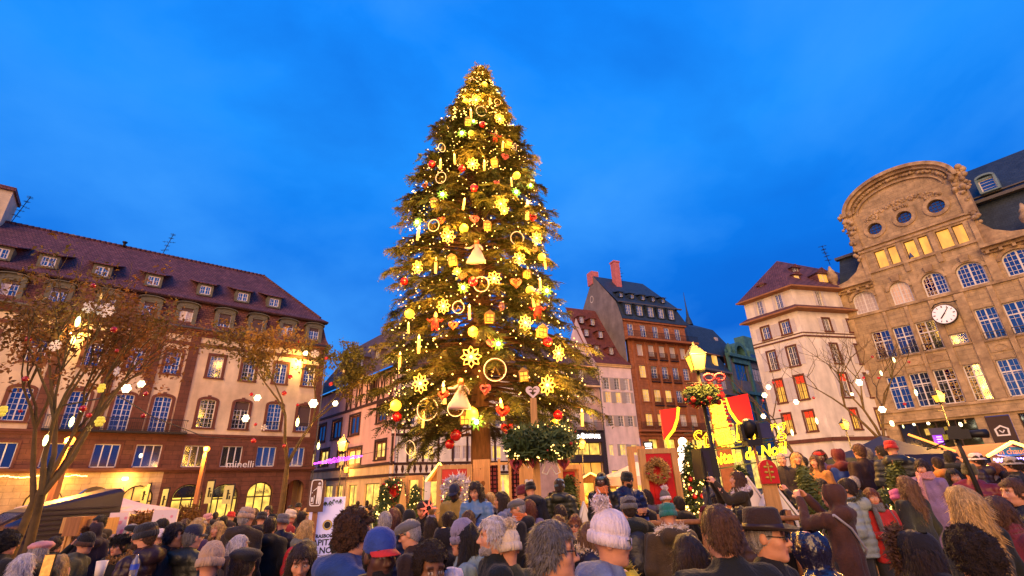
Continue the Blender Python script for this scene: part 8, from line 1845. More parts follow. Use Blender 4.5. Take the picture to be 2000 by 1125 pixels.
mb = MB(); mb.lathe([(0, -.05), (.028, -.05), (.038, .06), (.034, .06), (.03, .02), (0, .02)], n=12); CUP = mb.mesh('cup', mat('paper_cup', (.72, .62, .55), .6, .1, 9, 0))
C_ = dict(blk=(.008, .007, .009), char=(.022, .02, .024), navy=(.012, .014, .045), blue=(.02, .05, .26), brn=(.075, .032, .018), dbrn=(.032, .014, .01), olv=(.075, .065, .03), tan=(.34, .17, .05), lil=(.24, .20, .32), lav=(.30, .26, .38), gry=(.13, .12, .13), lgry=(.34, .31, .34), wht=(.72, .60, .66), crm=(.70, .55, .42), pnk=(.68, .14, .36), rose=(.55, .24, .26), red=(.48, .02, .02), mar=(.12, .012, .022), teal=(.02, .17, .15), orn=(.70, .17, .04), pur=(.07, .035, .13), beig=(.46, .29, .19), sky=(.11, .25, .42), yel=(.6, .42, .06), wine=(.16, .02, .05))
H_ = dict(blk=(.012, .008, .007), dk=(.025, .013, .009), brn=(.065, .027, .012), aub=(.12, .035, .014), ging=(.24, .075, .02), lbr=(.13, .062, .028), bln=(.42, .25, .09), gry=(.26, .23, .23), sil=(.46, .40, .40), dgry=(.12, .105, .10))
SK_ = dict(l=(.62, .275, .165), m=(.44, .19, .105), d=(.085, .034, .02), b=(.20, .085, .045))
NP_ = [0]
def person(px, py, hp, face, sex, pose, coat, cc, hr, hc, ht, htc, sk, label, group=None, deck=0, pitch=0, ex='', bag=None, brim=None, smin=.93, smax=1.12, tc='char'):
 zg = .45 if deck else 0.0; best = None
 for Y in np.arange(1.6, 42, .05):
  Y = float(Y); z = at(px, py, Y).z; s = (z-zg)/HZ; dz = at(px, py, Y).z-at(px, py+1, Y).z; pr = .245*s/dz; cost = abs(math.log(max(pr, 1e-3)/(hp*(1.36 if hp > 44 else 1.26 if hp > 34 else 1.14)))) + 3*max(0, smin-s)+3*max(0, s-smax)
  if best is None or cost < best[0]: best = (cost, Y, s)
 _, Y, s = best; p = at(px, py, Y); NP_[0] += 1
 o = empty('person', (p.x, Y, zg), rad(face)); o.scale = (s, s, s); tag(o, label, 'person', group); rn = random.Random(NP_[0]*7)
 if coat == 'plain' and hp < 60: u = rn.random(); coat = 'plain_hood' if u < .42 else 'puff_hood' if u < .52 else coat
 ck = tuple(min(.8, v*rn.uniform(.6, 1.15)) for v in C_[cc])
 pt = rad(pitch); inst('body', body_mesh(sex, pose, pt), o, color=SK_[sk]); cm = coat_mesh(coat, pose); c = inst('coat', cm, o, color=ck); w = 1.06 if sex == 'm' else .93; c.scale = (w, w if sex == 'm' else .97, 1)
 if coat.startswith('puff') or 'n' in ex: c.material_slots[0].link = 'OBJECT'; c.material_slots[0].material = M_shiny if 'N' in ex else M_nylon
 inst('trousers', TROUS, o, color=C_[tc]); inst('shoes', SHOES, o, color=C_['blk'])
 R = Matrix.Rotation(pt, 4, 'X'); piv = Vector((0, -.02, 1.53)); Hm = Matrix.Translation(piv) @ R @ Matrix.Translation(Vector((0, 0, HZ))-piv)
 def hp_(nm, me, col): q = inst(nm, me, o, color=col); q.matrix_basis = Hm; return q
 q = None
 if hr: hm = get_hair(hr); q = hp_('hair', hm[0], H_[hc]); inst('strands', hm[1], q, color=tuple(v*1.5 for v in H_[hc]))
 if ht:
  ms = get_hat(ht); q = hp_('hat', ms[0][1], C_[htc]); q.name = 'hat'
  for nm, me in ms[1:]: inst(nm, me, q, color=C_[brim or htc])
 if 'g' in ex: q = hp_('glasses', GLS, (0, 0, 0)); inst('lenses', GLL, q)
 if 'b' in ex: hp_('beard', BEARD, H_[hc if hc else 'dk'])
 if 'f' in ex: q = inst('fur_collar', FUR_COL, o, (0, 0, HZ), color=C_[bag or 'tan'])
 if 'F' in ex: q = inst('fur_trim', FUR_UP, o, (0, 0, HZ+.01), color=C_[bag or 'tan'])
 if 's' in ex: inst('scarf', SCARF, o, (0, 0, HZ), color=C_[bag or 'red'])
 if 'k' in ex: inst('backpack', PACK, o, color=C_[bag or 'blk'])
 if 'S' in ex: inst('shoulder_strap', SLING, o, color=C_[bag or 'lgry'])
 if 'V' in ex:
  v = inst('safety_vest', coat_mesh('short', pose if False else 'down'), o, color=C_['blue']); v.scale = (w*1.0, 1.12, .985)
 def hold(nm, ch, Yo, zo, xo):
  t = empty(nm, (0, 0, 0)); t.location = o.matrix_basis @ Vector((xo, Yo, zo)); return t
 if 'P' in ex or 'Q' in ex:
  W_ = {'both': (0, .42, 1.69), 'phone': (.10, .40, 1.63), 'hold': (0, .335, 1.19)}[pose]; Mw = Matrix.Translation((p.x, Y, zg)) @ Matrix.Rotation(rad(face), 4, 'Z') @ Matrix.Scale(s, 4)
  t = empty('phone', Mw @ Vector(W_), rad(face), sc=s*(1.05)); tag(t, ('phone with bright blue screen held up by ' if 'Q' in ex else 'phone held by ')+label.replace('person ', 'person ', 1)[:200], 'phone'); t['label'] = PHL.get(label, 'phone held in the hands of '+' '.join(label.split()[:9])); inst('case', PHONE, t, rot=((-.5 if pose == 'hold' else 0), 0, 0)); inst('screen', SCREEN if 'Q' in ex else SCREEN2, t, rot=((-.5 if pose == 'hold' else 0), 0, 0))
 if 'C' in ex:
  Mw = Matrix.Translation((p.x, Y, zg)) @ Matrix.Rotation(rad(face), 4, 'Z') @ Matrix.Scale(s, 4); t = empty('paper_cup', Mw @ Vector((0.0, .345, 1.19)), 0, sc=s*1.25); tag(t, 'paper cup held by '+' '.join(label.split()[:10]), 'cup'); inst('cup', CUP, t)
 if 'B' in ex:
  Mw = Matrix.Translation((p.x, Y, zg)) @ Matrix.Rotation(rad(face), 4, 'Z') @ Matrix.Scale(s, 4); t = empty('handbag', Mw @ Vector((-.05, .19, .93)), rad(face), sc=s); tag(t, 'handbag hanging in front of '+' '.join(label.split()[:9]), 'bag'); inst('bag', BAG, t, color=C_[bag or 'navy']); inst('strap', STRAP, t, color=C_[bag or 'navy'])
 return o, p, s
PHL = {}
# ================================================================== the crowd, one by one
Gc = 'crowd standing before the tree'; Gd = 'people standing on the raised deck'; Gf = 'far crowd along the street'
# nearest row
person(1083, 1076, 80, -96, 'm', 'down', 'plain', 'blk', 'messy', 'dgry', None, None, 'l', 'person with swept grey brown hair and dark glasses, nearest at bottom centre', Gc, ex='g')
person(1192, 1056, 72, -98, 'f', 'down', 'plain_hood', 'lil', None, None, 'pom', 'wht', 'l', 'person in white waffle pompom hat and sunglasses, side on', Gc, ex='g', brim='wht')
person(1407, 1040, 74, 4, 'm', 'down', 'plain', 'blk', 'short', 'brn', None, None, 'l', 'person with short brown hair and black jacket seen from behind', Gc)
person(1499, 1048, 68, -128, 'm', 'down', 'plain', 'blk', 'buzz', 'gry', 'fedora', 'dbrn', 'l', 'person in dark brown fedora and glasses', Gc, ex='g', brim='dbrn')
person(742, 1085, 72, -138, 'm', 'down', 'plain_hood', 'blk', 'buzz', 'blk', 'cap', 'blue', 'd', 'bearded person in blue white and red baseball cap', Gc, ex='b', brim='red')
person(838, 1104, 68, -150, 'm', 'down', 'plain', 'blk', 'afro', 'dk', None, None, 'b', 'person with short dark cropped curls at the bottom edge', Gc, pitch=-14)
person(694, 1044, 62, -62, 'm', 'down', 'plain_hood', 'blue', 'curly', 'brn', None, None, 'l', 'person with bushy brown hair and blue hooded jacket', Gc)
person(1345, 1086, 60, 8, 'f', 'down', 'plain', 'char', 'long', 'dk', None, None, 'l', 'person with straight long dark hair seen from behind', Gc)
person(1905, 1090, 78, -20, 'm', 'down', 'plain', 'blk', 'curly', 'dk', None, None, 'm', 'person with big dark curls, nearest at bottom right', Gc)
person(1785, 1078, 58, 25, 'f', 'down', 'plain_hood_up', 'blk', 'long', 'dk', None, None, 'l', 'person in black coat with brown fur hood trim', Gc, ex='F', bag='brn')
person(1577, 1076, 58, 8, 'f', 'down', 'puff_hood_up', 'navy', None, None, None, None, 'l', 'person in shiny navy puffer with the hood up', Gc, ex='N')
person(1218, 1152, 62, 6, 'f', 'down', 'plain_hood_up', 'yel', None, None, None, None, 'l', 'person whose golden fur hood tops the bottom edge', Gc, ex='F', bag='yel')
person(880, 1150, 60, 20, 'f', 'down', 'plain', 'char', None, None, 'beanie', 'wht', 'l', 'person whose pale pink beanie just tops the bottom edge', Gc)
person(590, 1090, 50, -160, 'f', 'hold', 'plain_hood', 'blk', 'long', 'dk', None, None, 'l', 'person with long dark hair looking down in black coat', Gc, pitch=-22)
person(410, 1102, 52, 18, 'f', 'down', 'plain', 'char', None, None, 'slouch', 'beig', 'l', 'person in beige ribbed beanie seen from behind', Gc)
person(475, 1105, 48, -8, 'm', 'down', 'plain', 'blk', 'short', 'dk', 'beret', 'char', 'l', 'person in wide charcoal beret with collar up', Gc)
person(1880, 985, 50, 8, 'f', 'down', 'plain', 'blk', 'long', 'bln', None, None, 'l', 'person with long straight golden blonde hair from behind', Gc)
person(1957, 1003, 46, -80, 'f', 'down', 'plain', 'wine', 'bob', 'brn', None, None, 'l', 'person with brown bob glasses and wine red scarf', Gc, ex='gs', bag='wine')
person(1981, 962, 42, 86, 'm', 'down', 'plain', 'blk', 'short', 'brn', None, None, 'l', 'person with short brown hair in profile at right edge', Gc)
person(994, 1072, 50, 28, 'f', 'down', 'plain', 'olv', None, None, 'pom', 'crm', 'l', 'person in cream cable knit pompom hat with yellow strap', Gc, ex='S', bag='yel', brim='crm')
person(962, 1047, 52, 104, 'm', 'down', 'plain', 'blk', 'messy', 'sil', None, None, 'l', 'grey haired bearded person in profile facing left', Gc, ex='b')
person(905, 1052, 46, 102, 'f', 'down', 'plain_hood', 'lav', 'long', 'blk', 'slouch', 'lil', 'l', 'person in lilac beanie and lavender coat in profile', Gc)
person(1156, 1046, 40, -92, 'f', 'down', 'plain', 'char', 'long', 'lbr', None, None, 'l', 'person with long fair hair half hidden by white pompom hat', Gc, ex='f', bag='crm')
person(805, 1040, 42, 86, 'm', 'down', 'plain', 'dbrn', 'buzz', 'gry', 'flat', 'gry', 'l', 'person in grey flat cap and glasses bowing left', Gc, ex='g', pitch=-16)
person(283, 1046, 40, 98, 'm', 'hold', 'puff_hood', 'dbrn', 'buzz', 'brn', 'beanie', 'char', 'l', 'bearded person in charcoal beanie and dark quilted jacket', Gc, ex='b')
person(343, 1046, 37, -88, 'm', 'down', 'plain_hood', 'dbrn', 'messy', 'dk', None, None, 'm', 'dark haired person in coat with fur collar facing right', Gc, ex='f', bag='lbr' if 'lbr' in C_ else 'tan')
person(377, 1050, 36, -22, 'm', 'down', 'puff_hood', 'char', 'buzz', 'dgry', 'cap', 'navy', 'l', 'person in navy cap and dark quilted puffer from behind', Gc)
person(165, 1063, 33, -66, 'f', 'down', 'plain_hood', 'olv', None, None, 'pom', 'blk', 'l', 'person in black hat with brown fur pompom and olive coat', Gc, brim='brn')
person(232, 1066, 31, 172, 'f', 'hold', 'plain', 'blk', 'short', 'dk', 'furhat', 'blk', 'l', 'person in black fur hat and glasses holding a cup', Gc, ex='gfC', bag='tan')
person(72, 1082, 36, 60, 'f', 'down', 'plain', 'blk', 'short', 'gry', 'beret', 'rose', 'l', 'person in rose pink beret at the left', Gc)
person(14, 1062, 35, -20, 'm', 'down', 'plain', 'blk', 'curly', 'blk', 'beanie', 'blk', 'l', 'person in black woolly hat at the far left edge', Gc)
person(48, 1106, 36, -14, 'f', 'hold', 'plain_hood', 'dbrn', 'bob', 'sil', None, None, 'l', 'person with silver bob filming with a phone at lower left', Gc)
person(116, 1104, 34, 14, 'f', 'down', 'plain', 'brn', 'long', 'bln', None, None, 'l', 'person with long blonde hair beside the silver bobbed one', Gc)
person(108, 1064, 27, -12, 'm', 'both', 'plain', 'blk', 'short', 'dk', None, None, 'l', 'person raising a blue screened phone with both hands', Gc, ex='Q')
person(192, 1022, 25, 150, 'm', 'down', 'plain_hood', 'dbrn', 'short', 'blk', None, None, 'm', 'dark haired person in big brown coat near the stall counter', Gc)
person(186, 1036, 27, 40, 'f', 'down', 'plain_hood_up', 'char', None, None, None, None, 'l', 'person in dark pulled up hood before the stall counter', Gc)
person(254, 1040, 29, -85, 'm', 'down', 'plain', 'blk', 'buzz', 'gry', 'flat', 'blk', 'l', 'person in black flat cap looking down, left of charcoal beanie', Gc, pitch=-12)
person(313, 1029, 26, 112, 'm', 'down', 'plain', 'mar', 'short', 'blk', None, None, 'm', 'laughing dark haired person before the tilted rosy panel', Gc)
person(312, 1049, 28, 20, 'f', 'down', 'plain', 'char', None, None, 'beanie', 'wht', 'l', 'person in white beanie behind the charcoal beanie', Gc)
person(361, 1031, 28, 10, 'f', 'down', 'plain', 'char', 'wavy', 'brn', None, None, 'l', 'person with wavy brown hair behind the navy cap', Gc)
person(389, 1030, 30, -28, 'f', 'down', 'plain', 'pur', 'bob', 'bln', 'headband', 'crm', 'l', 'blonde person with pale patterned headband in purple coat', Gc)
person(424, 1034, 26, 168, 'f', 'down', 'plain_hood', 'navy', 'long', 'bln', None, None, 'l', 'blonde person in navy coat with wide fur collar facing camera', Gc, ex='f', bag='tan')
person(481, 1010, 34, -14, 'm', 'down', 'plain_hood', 'dbrn', 'buzz', 'gry', 'beanie', 'beig', 'l', 'tall person in pale beanie and dark hooded coat', Gc, smax=1.2)
person(484, 1044, 25, -40, 'f', 'down', 'plain', 'rose', None, None, 'beanie', 'wht', 'l', 'child in white knitted hat before the tall pale beanie', Gc, smin=.8)
person(468, 1066, 34, -62, 'f', 'down', 'plain_hood', 'brn', 'bob', 'sil', None, None, 'l', 'person with silver blonde bob and brown collar', Gc)
person(528, 1028, 30, 2, 'm', 'down', 'plain_hood', 'blk', 'short', 'dbr' if 'dbr' in H_ else 'dk', None, None, 'l', 'person in big black hooded coat seen squarely from behind', Gc)
person(552, 1020, 29, -6, 'f', 'down', 'puff', 'char', None, None, 'beanie', 'gry', 'l', 'person in speckled grey beanie and dark quilted coat', Gc)
person(567, 1008, 23, -50, 'f', 'down', 'plain_hood', 'red', None, None, 'beanie', 'crm', 'l', 'person in red jacket and cream hat', Gc)
person(600, 1034, 30, -36, 'f', 'down', 'plain', 'gry', 'long', 'bln', None, None, 'l', 'blonde person in grey coat with red bag by litter sign', Gc, ex='k', bag='red')
person(591, 1012, 21, -60, 'm', 'down', 'plain', 'char', 'short', 'dk', None, None, 'm', 'dark haired person just left of the litter sign post', Gc)
person(511, 1013, 24, 8, 'm', 'down', 'plain', 'blk', None, None, 'beanie', 'char', 'l', 'person in charcoal beanie between pale beanie and pointed hood', Gc)
person(496, 1006, 21, 20, 'f', 'down', 'plain', 'brn', 'wavy', 'brn', None, None, 'l', 'brown haired person right of the tall pale beanie', Gc)
person(523, 1000, 20, 175, 'm', 'down', 'plain', 'blk', 'short', 'dk', None, None, 'l', 'smiling person with white scarf facing the camera', Gc, ex='s', bag='wht')
person(534, 1016, 22, 0, 'f', 'down', 'plain_hood_up', 'blk', None, None, None, None, 'l', 'person in pointed black hood below the bright shop arch', Gc)
person(405, 1013, 18, 160, 'f', 'down', 'plain', 'char', None, None, 'beanie', 'rose', 'l', 'person in rosy beanie before the pale green banners', Gc)
person(436, 1018, 18, 30, 'm', 'down', 'plain', 'blk', 'short', 'blk', None, None, 'l', 'black haired person right of the blonde fur collar', Gc)
person(451, 1008, 16, -30, 'f', 'down', 'plain', 'char', None, None, 'beanie', 'red', 'l', 'person in red woolly hat before the shop door', Gc)
for k, (x, y, h, f, hr, hc, ht, hcol, cc, lab) in enumerate(((566, 996, 14, 170, 'short', 'dk', None, None, 'blk', 'far dark haired person left in the passage arch'), (583, 990, 14, 10, None, None, 'beanie', 'blk', 'char', 'far person in black hat inside the passage arch'), (575, 1003, 15, -20, 'short', 'brn', None, None, 'char', 'far brown haired person below the passage arch'), (597, 1001, 14, 20, 'bob', 'bln', None, None, 'gry', 'far blonde person below the passage arch'), (421, 1008, 13, 10, 'short', 'dk', None, None, 'char', 'far dark haired person under the pair of banners'), (468, 1003, 12, 0, 'short', 'dk', None, None, 'blk', 'far person close to the lit shop arch'))):
 person(x, y, h, f, 'm', 'down', 'plain', cc, hr, hc, ht, hcol, 'l', lab, Gf, smin=.9)
# far crowd in the side street
fc = [(682, 1004, 17, -40, 'short', 'dgry', None, 'char', 'far grey haired person right of the lilac totem'), (693, 992, 11, 0, 'short', 'dk', None, 'blk', 'far dark head above the grey haired one'), (704, 993, 11, 10, 'bob', 'blk', None, 'char', 'far black bobbed head before the second shop window'), (713, 1001, 13, 170, 'long', 'bln', None, 'wht', 'far blonde person in white before the shop window'), (723, 991, 10, 0, 'short', 'dk', None, 'navy', 'far head before the brightest shop window'), (735, 992, 10, 0, 'short', 'brn', None, 'char', 'far head right of the brightest shop window'), (746, 992, 11, 20, 'short', 'dk', None, 'blk', 'far head left of the little lit fir'), (728, 1002, 13, 0, 'short', 'dk', None, 'blk', 'far dark person behind grey beanie'), (741, 1003, 13, -20, 'wavy', 'lbr', None, 'tan', 'far fair haired person in tan near the lit fir'), (731, 1010, 15, 170, 'short', 'brn', None, 'brn', 'far person facing camera behind the bushy brown hair'), (699, 984, 9, 0, 'short', 'dk', None, 'blk', 'smallest far head left of the shop pillar'), (717, 983, 9, 0, 'short', 'dk', None, 'blk', 'smallest far head right of the shop pillar'), (758, 1001, 12, 0, 'short', 'dk', None, 'char', 'far dark head beside the narrow red door')]
for x, y, h, f, hr, hc, ht, cc, lab in fc: person(x, y, h, f, 'm', 'down', 'plain', cc, hr, hc, None, None, 'l', lab, Gf, smin=.88)
person(706, 1000, 19, 10, 'm', 'down', 'plain', 'gry', 'buzz', 'gry', 'beanie', 'lgry', 'l', 'person in pale grey beanie before the shop windows', Gf); person(676, 1015, 20, 0, 'f', 'down', 'plain', 'char', None, None, 'beanie', 'wht', 'l', 'person in white beanie beside the lilac totem', Gf)
# between the totem and the wooden post
person(752, 1020, 34, 8, 'm', 'down', 'plain', 'navy', 'short', 'gry', None, None, 'l', 'person with short grey hair behind the blue white red cap', Gc); person(770, 1012, 32, -20, 'f', 'down', 'plain', 'sky', 'long', 'aub', None, None, 'l', 'auburn haired person in pale blue jacket', Gc)
person(779, 1002, 27, 15, 'f', 'down', 'plain', 'blk', None, None, 'hijab', 'blk', 'm', 'person in black headscarf left of wooden tree cut-out', Gc); person(798, 1012, 27, 70, 'f', 'down', 'plain', 'blk', None, None, 'hijab', 'blk', 'm', 'person in black headscarf facing left by wooden tree', Gc)
person(828, 993, 27, 150, 'f', 'hold', 'plain_hood_up', 'blk', 'short', 'dk', None, None, 'l', 'person in black hood looking down at a phone', Gc, pitch=-24, ex='P'); person(842, 1024, 28, 10, 'f', 'down', 'plain', 'char', 'long', 'dk', 'pom', 'lil', 'l', 'person in lilac hat with tan fur pompom', Gc, brim='tan')
person(866, 1052, 36, 12, 'm', 'down', 'plain_hood_up', 'blk', None, None, None, None, 'l', 'person in black raised hood behind the lilac beanie', Gc)
person(879, 1018, 31, -25, 'f', 'down', 'plain', 'navy', 'bun', 'dk', None, None, 'l', 'person with dark hair in a clipped bun', Gc); person(915, 1018, 34, 8, 'f', 'down', 'plain', 'navy', 'pony', 'brn', None, None, 'l', 'person with brown hair in a ponytail', Gc)
person(894, 992, 28, -8, 'f', 'down', 'plain', 'char', 'long', 'aub', None, None, 'l', 'person with long plum brown hair below tan jacket', Gc); person(908, 994, 25, 4, 'm', 'down', 'plain', 'mar', 'short', 'ging', None, None, 'l', 'person with short ginger hair', Gc)
person(890, 960, 27, 158, 'm', 'down', 'plain', 'tan', 'buzz', 'blk', 'cap', 'navy', 'd', 'bearded person in tan jacket and navy cap by red door', Gd, 1, -22, 'b', smin=.9); person(930, 957, 30, 160, 'f', 'hold', 'plain', 'sky', 'wavy', 'dk', None, None, 'l', 'tall person with long dark hair in sky blue jacket', Gd, 1, -20, 'S', 'blk', smin=.9)
person(941, 978, 28, 165, 'f', 'hold', 'plain', 'blk', 'long', 'aub', None, None, 'l', 'person in glasses looking at a phone with pale strap', Gc, 0, -20, 'gPS', 'crm', smax=1.2); person(958, 978, 26, 0, 'f', 'down', 'puff_hood', 'navy', 'bun', 'bln', None, None, 'l', 'fair haired person with lilac hood over navy puffer', Gc, 0, 0, 's', 'lav', smax=1.2)
person(978, 977, 28, 95, 'f', 'down', 'plain', 'lil', 'long', 'dk', None, None, 'l', 'person with long dark hair in profile before checked curtains', Gc, smax=1.2); person(1021, 962, 27, 92, 'm', 'down', 'plain', 'pur', 'buzz', 'dk', 'beanie', 'mar', 'l', 'person in maroon beanie before the heart post', Gc, ex='k', bag='lgry', smax=1.2)
person(1036, 955, 25, 20, 'm', 'down', 'plain', 'char', None, None, 'beanie', 'blk', 'l', 'person in black beanie at the foot of the heart post', Gd, 1, smin=.9); person(1013, 992, 31, 88, 'm', 'down', 'plain_hood', 'blk', 'buzz', 'gry', 'flat', 'dgr' if 'dgr' in C_ else 'gry', 'l', 'person in grey tweed flat cap with orange collar', Gc, 0, -8, 'gs', 'orn'); person(1034, 993, 29, 14, 'f', 'down', 'plain', 'lav', 'bob', 'aub', None, None, 'l', 'auburn bobbed person in lavender coat', Gc)
# right of the post
person(1093, 950, 25, -14, 'm', 'down', 'plain', 'char', 'short', 'dk', 'beanie', 'sky', 'm', 'person in blue beanie before the timber frame', Gd, 1, smin=.85); person(1088, 974, 24, -72, 'f', 'down', 'plain_hood', 'blk', 'bun', 'dk', None, None, 'l', 'dark haired person in profile below the blue beanie', Gc, smax=1.2)
person(1094, 1002, 28, 6, 'f', 'down', 'plain', 'char', 'bob', 'dk', None, None, 'l', 'person with dark bob below the blue beanie', Gc); person(1090, 1026, 32, 20, 'm', 'down', 'plain', 'char', 'messy', 'lbr', None, None, 'l', 'person with tousled fair hair above the swept grey hair', Gc); person(1123, 1026, 32, 165, 'f', 'down', 'plain', 'blk', 'bob', 'aub', None, None, 'l', 'person in glasses with leopard scarf facing the camera', Gc, 0, 0, 'gs', 'beig')
person(1175, 940, 27, 158, 'f', 'down', 'plain', 'blk', 'long', 'blk', 'headband', 'sky', 'd', 'person with blue headband orange scarf and leather jacket', Gd, 1, 0, 'snB', 'orn'); person(1225, 936, 27, -155, 'm', 'hold', 'plain', 'navy', 'buzz', 'dk', 'beanie', 'blk', 'm', 'bearded helper in blue reflective vest and black beanie', Gd, 1, 0, 'bV')
person(1228, 992, 37, 4, 'm', 'down', 'plain', 'blk', 'buzz', 'dk', 'beanie', 'gry', 'l', 'person in plain grey beanie with backpack straps', Gc, 0, 0, 'k', 'char'); person(1246, 978, 28, -8, 'm', 'down', 'plain_hood', 'char', 'curly', 'blk', None, None, 'l', 'person with black curls behind the grey beanie', Gc, smax=1.2); person(1262, 972, 26, 10, 'f', 'down', 'plain_hood', 'gry', 'bob', 'dk', None, None, 'l', 'person with dark bob before the big red door', Gc, smax=1.2)
person(1300, 975, 26, 4, 'f', 'down', 'plain', 'char', None, None, 'pom', 'gry', 'l', 'person in black and white patterned pompom hat', Gc, 0, 0, '', None, 'wht', smax=1.2); person(1305, 1006, 38, 0, 'm', 'down', 'plain_hood', 'brn', None, None, 'beanie', 'teal', 'l', 'person in teal hat and big brown parka from behind', Gc, 0, 0, 'f', 'crm'); person(1326, 985, 26, 15, 'm', 'down', 'plain', 'blk', 'short', 'blk', None, None, 'l', 'black haired person right of the teal hat', Gc)
person(1437, 937, 28, 84, 'f', 'both', 'plain_hood', 'dbrn', 'long', 'brn', None, None, 'l', 'person with pale fur collar raising a phone on the deck', Gd, 1, 10, 'fQ', 'wht', smin=.85); person(1384, 966, 27, 30, 'f', 'down', 'plain', 'mar', 'wavy', 'dgry', None, None, 'l', 'person with grey brown hair left of the navy beret', Gc, smax=1.2); person(1402, 980, 29, -20, 'f', 'down', 'plain', 'navy', 'short', 'dk', 'beret', 'navy', 'l', 'person in navy beret with red scarf', Gc, 0, 0, 's', 'red', smax=1.2)
person(1444, 1012, 36, -135, 'm', 'down', 'plain', 'olv', 'short', 'blk', None, None, 'm', 'dark haired person looking down beside the fedora', Gc, 0, -22)
person(1553, 988, 20, -70, 'f', 'down', 'plain', 'pnk', 'bob', 'lbr', None, None, 'l', 'child in pink jacket with white scarf', Gc, 0, 0, 's', 'wht', smin=.72, smax=1.1); person(1537, 1011, 25, 160, 'f', 'down', 'plain_hood_up', 'blk', 'long', 'blk', None, None, 'm', 'dark haired person in black hood right of the fedora', Gc)
person(1575, 953, 26, 84, 'm', 'both', 'plain', 'char', 'buzz', 'dk', 'beanie', 'mar', 'l', 'person in maroon beanie taking a photo', Gc, 0, 0, 'Q', smax=1.2); person(1623, 968, 36, 26, 'f', 'both', 'long_hood_up', 'brn', None, None, None, None, 'l', 'person in long brown teddy coat with hood up', Gc, 0, 0, 'S', 'lgry', smax=1.2)
person(1603, 950, 24, 30, 'm', 'down', 'plain', 'char', 'short', 'blk', None, None, 'm', 'black haired person behind the brown teddy coat', Gc, smax=1.2); person(1654, 954, 33, 50, 'm', 'down', 'puff_hood', 'lav', 'short', 'dk', None, None, 'l', 'person in lavender quilted jacket looking left', Gc, 0, 0, 'f', 'olv', smax=1.2); person(1667, 944, 24, 20, 'm', 'down', 'plain', 'char', 'buzz', 'gry', None, None, 'l', 'balding person behind the lavender jacket', Gc, smax=1.2)
person(1703, 972, 31, 168, 'f', 'hold', 'plain', 'red', 'bob', 'aub', None, None, 'l', 'person in red top and grey scarf facing camera', Gc, 0, 0, 'sB', 'gry', smax=1.2); person(1755, 972, 30, 12, 'f', 'down', 'plain', 'blk', None, None, 'beanie', 'pnk', 'l', 'person in pink beanie with white strap across black coat', Gc, 0, 0, 'S', 'wht', smax=1.2)
person(1742, 944, 25, 150, 'm', 'down', 'plain', 'pur', 'short', 'dk', 'beanie', 'blk', 'l', 'person in black beanie above the pink beanie', Gc, smax=1.2); person(1769, 950, 33, 14, 'f', 'down', 'plain', 'char', 'wavy', 'lbr', None, None, 'l', 'person with wavy light brown hair before the broad fir', Gc, smax=1.2)
# raised deck on the right
for a in ((1527, 898, 22, 160, 'm', 'down', 'plain', 'char', 'buzz', 'gry', None, None, 'l', 'balding grey person behind the red plant sign'), (1556, 896, 20, 165, 'f', 'down', 'plain', 'char', 'long', 'bln', None, None, 'l', 'blonde person in dark coat on the deck'), (1571, 903, 18, -30, 'm', 'down', 'plain', 'blue', 'short', 'blk', None, None, 'm', 'dark person in blue jacket on the deck'), (1592, 902, 22, 120, 'f', 'down', 'long', 'tan', 'long', 'brn', None, None, 'l', 'long haired person in brown coat on the deck'), (1604, 893, 17, 150, 'f', 'down', 'plain', 'pur', 'curly', 'dk', 'beret', 'red', 'd', 'person in red beret and purple jacket on the deck'),
   (1678, 882, 19, 10, 'm', 'down', 'plain', 'dbrn', 'short', 'brn', None, None, 'l', 'brown haired person left of the navy jacket'), (1694, 888, 22, -12, 'm', 'down', 'plain', 'navy', 'short', 'dgry', None, None, 'l', 'person in navy jacket with white print from behind'), (1741, 876, 24, -40, 'm', 'down', 'plain', 'char', None, None, 'beanie', 'red', 'l', 'person in red beanie before the blue tent'), (1722, 884, 18, 20, 'm', 'down', 'plain', 'blk', 'short', 'blk', None, None, 'l', 'black haired person left of the red beanie')):
 person(*a, Gd, 1, smin=.85)
person(1635, 890, 23, 0, 'f', 'down', 'plain_hood_up', 'mar', None, None, None, None, 'l', 'helper in maroon hood and navy reflective vest from behind', Gd, 1, 0, 'V', smin=.85); person(1801, 913, 27, 128, 'f', 'down', 'long', 'lil', 'bun', 'dk', None, None, 'l', 'person in long lilac coat with pink scarf', Gd, 1, -6, 's', 'rose', smin=.85)
person(1831, 906, 22, -10, 'm', 'down', 'plain_hood', 'orn', 'short', 'dk', None, None, 'l', 'dark haired person in orange hooded jacket', Gd, 1, smin=.85); person(1856, 894, 22, -50, 'm', 'phone', 'plain', 'blk', 'short', 'blk', 'cap', 'blk', 'l', 'camera operator in black under the television camera', Gd, 1, smin=.85); person(1906, 899, 23, 40, 'm', 'down', 'plain', 'char', 'short', 'dk', 'brimmed', 'wht', 'l', 'person in white brimmed hat before the chalet stall', Gd, 1, smin=.85)
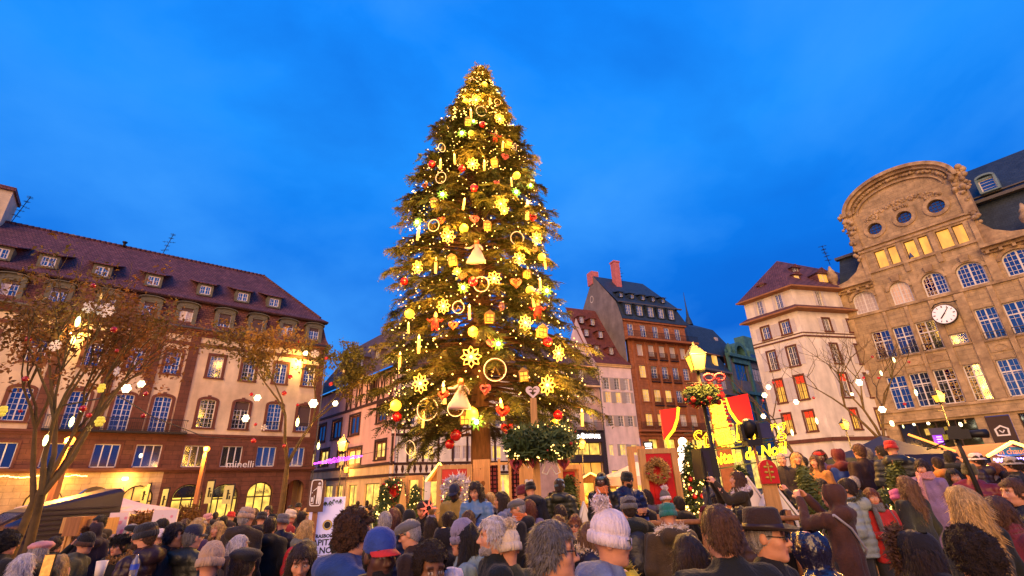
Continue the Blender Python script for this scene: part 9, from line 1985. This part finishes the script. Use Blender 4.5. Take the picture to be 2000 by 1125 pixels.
person(1976, 908, 25, 30, 'm', 'down', 'plain', 'blk', 'short', 'dk', 'brimmed', 'lgry', 'l', 'person in pale grey brimmed hat at right', Gd, 1, smin=.85); person(1895, 922, 30, 150, 'm', 'hold', 'puff_hood', 'mar', 'buzz', 'brn', 'beanie', 'olv', 'l', 'person in grey green beanie and maroon quilted jacket', Gc, 0, 0, 'C', smax=1.25); person(1864, 932, 27, 155, 'f', 'hold', 'plain', 'blk', 'wavy', 'blk', None, None, 'l', 'laughing person with dark wavy hair in black', Gc, smax=1.25)
person(1942, 920, 26, 20, 'f', 'down', 'plain', 'char', 'bob', 'aub', None, None, 'l', 'auburn bobbed person behind the maroon quilted jacket', Gc, 0, 0, 's', 'lav', smax=1.25); person(1968, 935, 25, 10, 'm', 'down', 'plain_hood', 'red', 'short', 'dk', None, None, 'l', 'person in red hooded jacket behind the right edge profile', Gc, smax=1.25); person(1850, 917, 20, 20, 'f', 'down', 'plain', 'gry', None, None, 'pom', 'gry', 'l', 'person in grey pompom hat behind the laughing one', Gc, smax=1.3)
person(1873, 913, 22, 160, 'm', 'down', 'plain', 'tan', 'short', 'brn', None, None, 'l', 'brown haired person left of the grey green beanie', Gc, smax=1.3); person(1922, 912, 22, 10, 'm', 'down', 'plain', 'blk', 'short', 'blk', None, None, 'l', 'black haired person right of the grey green beanie', Gc, smax=1.3); person(1995, 915, 24, 60, 'm', 'down', 'plain', 'char', 'curly', 'blk', None, None, 'm', 'dark curly haired person at the right edge', Gc, smax=1.3)
# things in hands and small print on the coats
PHL.update({})
p = at(93, 1106, 3.9); t = empty('phone', p, .1, sc=1.05); tag(t, 'phone filming red lights, held beside the silver bob', 'phone'); inst('case', PHONE, t); inst('screen', SCREEN2, t)
p = at(262, 1112, 5.0); t = empty('water_bottle', p); tag(t, 'clear plastic water bottle with blue cap label at lower left', 'bottle'); mb = MB(); mb.lathe([(0, -.12), (.032, -.12), (.034, .04), (.03, .07), (.012, .1), (.012, .12), (0, .12)], n=12); mb.build('bottle', mat('clear_plastic', (.45, .45, .6), .1, .1, 9, 0, trans=.6), t); mb = MB(); mb.lathe([(.0355, .0), (.0355, .045)], n=12); mb.build('label', mat('blue_label', (.03, .08, .5), .5), t)
p = at(196, 1113, 4.9); t = empty('paper_cup', p, sc=1.2); tag(t, 'paper cup left of the water bottle at lower left', 'cup'); inst('cup', CUP, t)
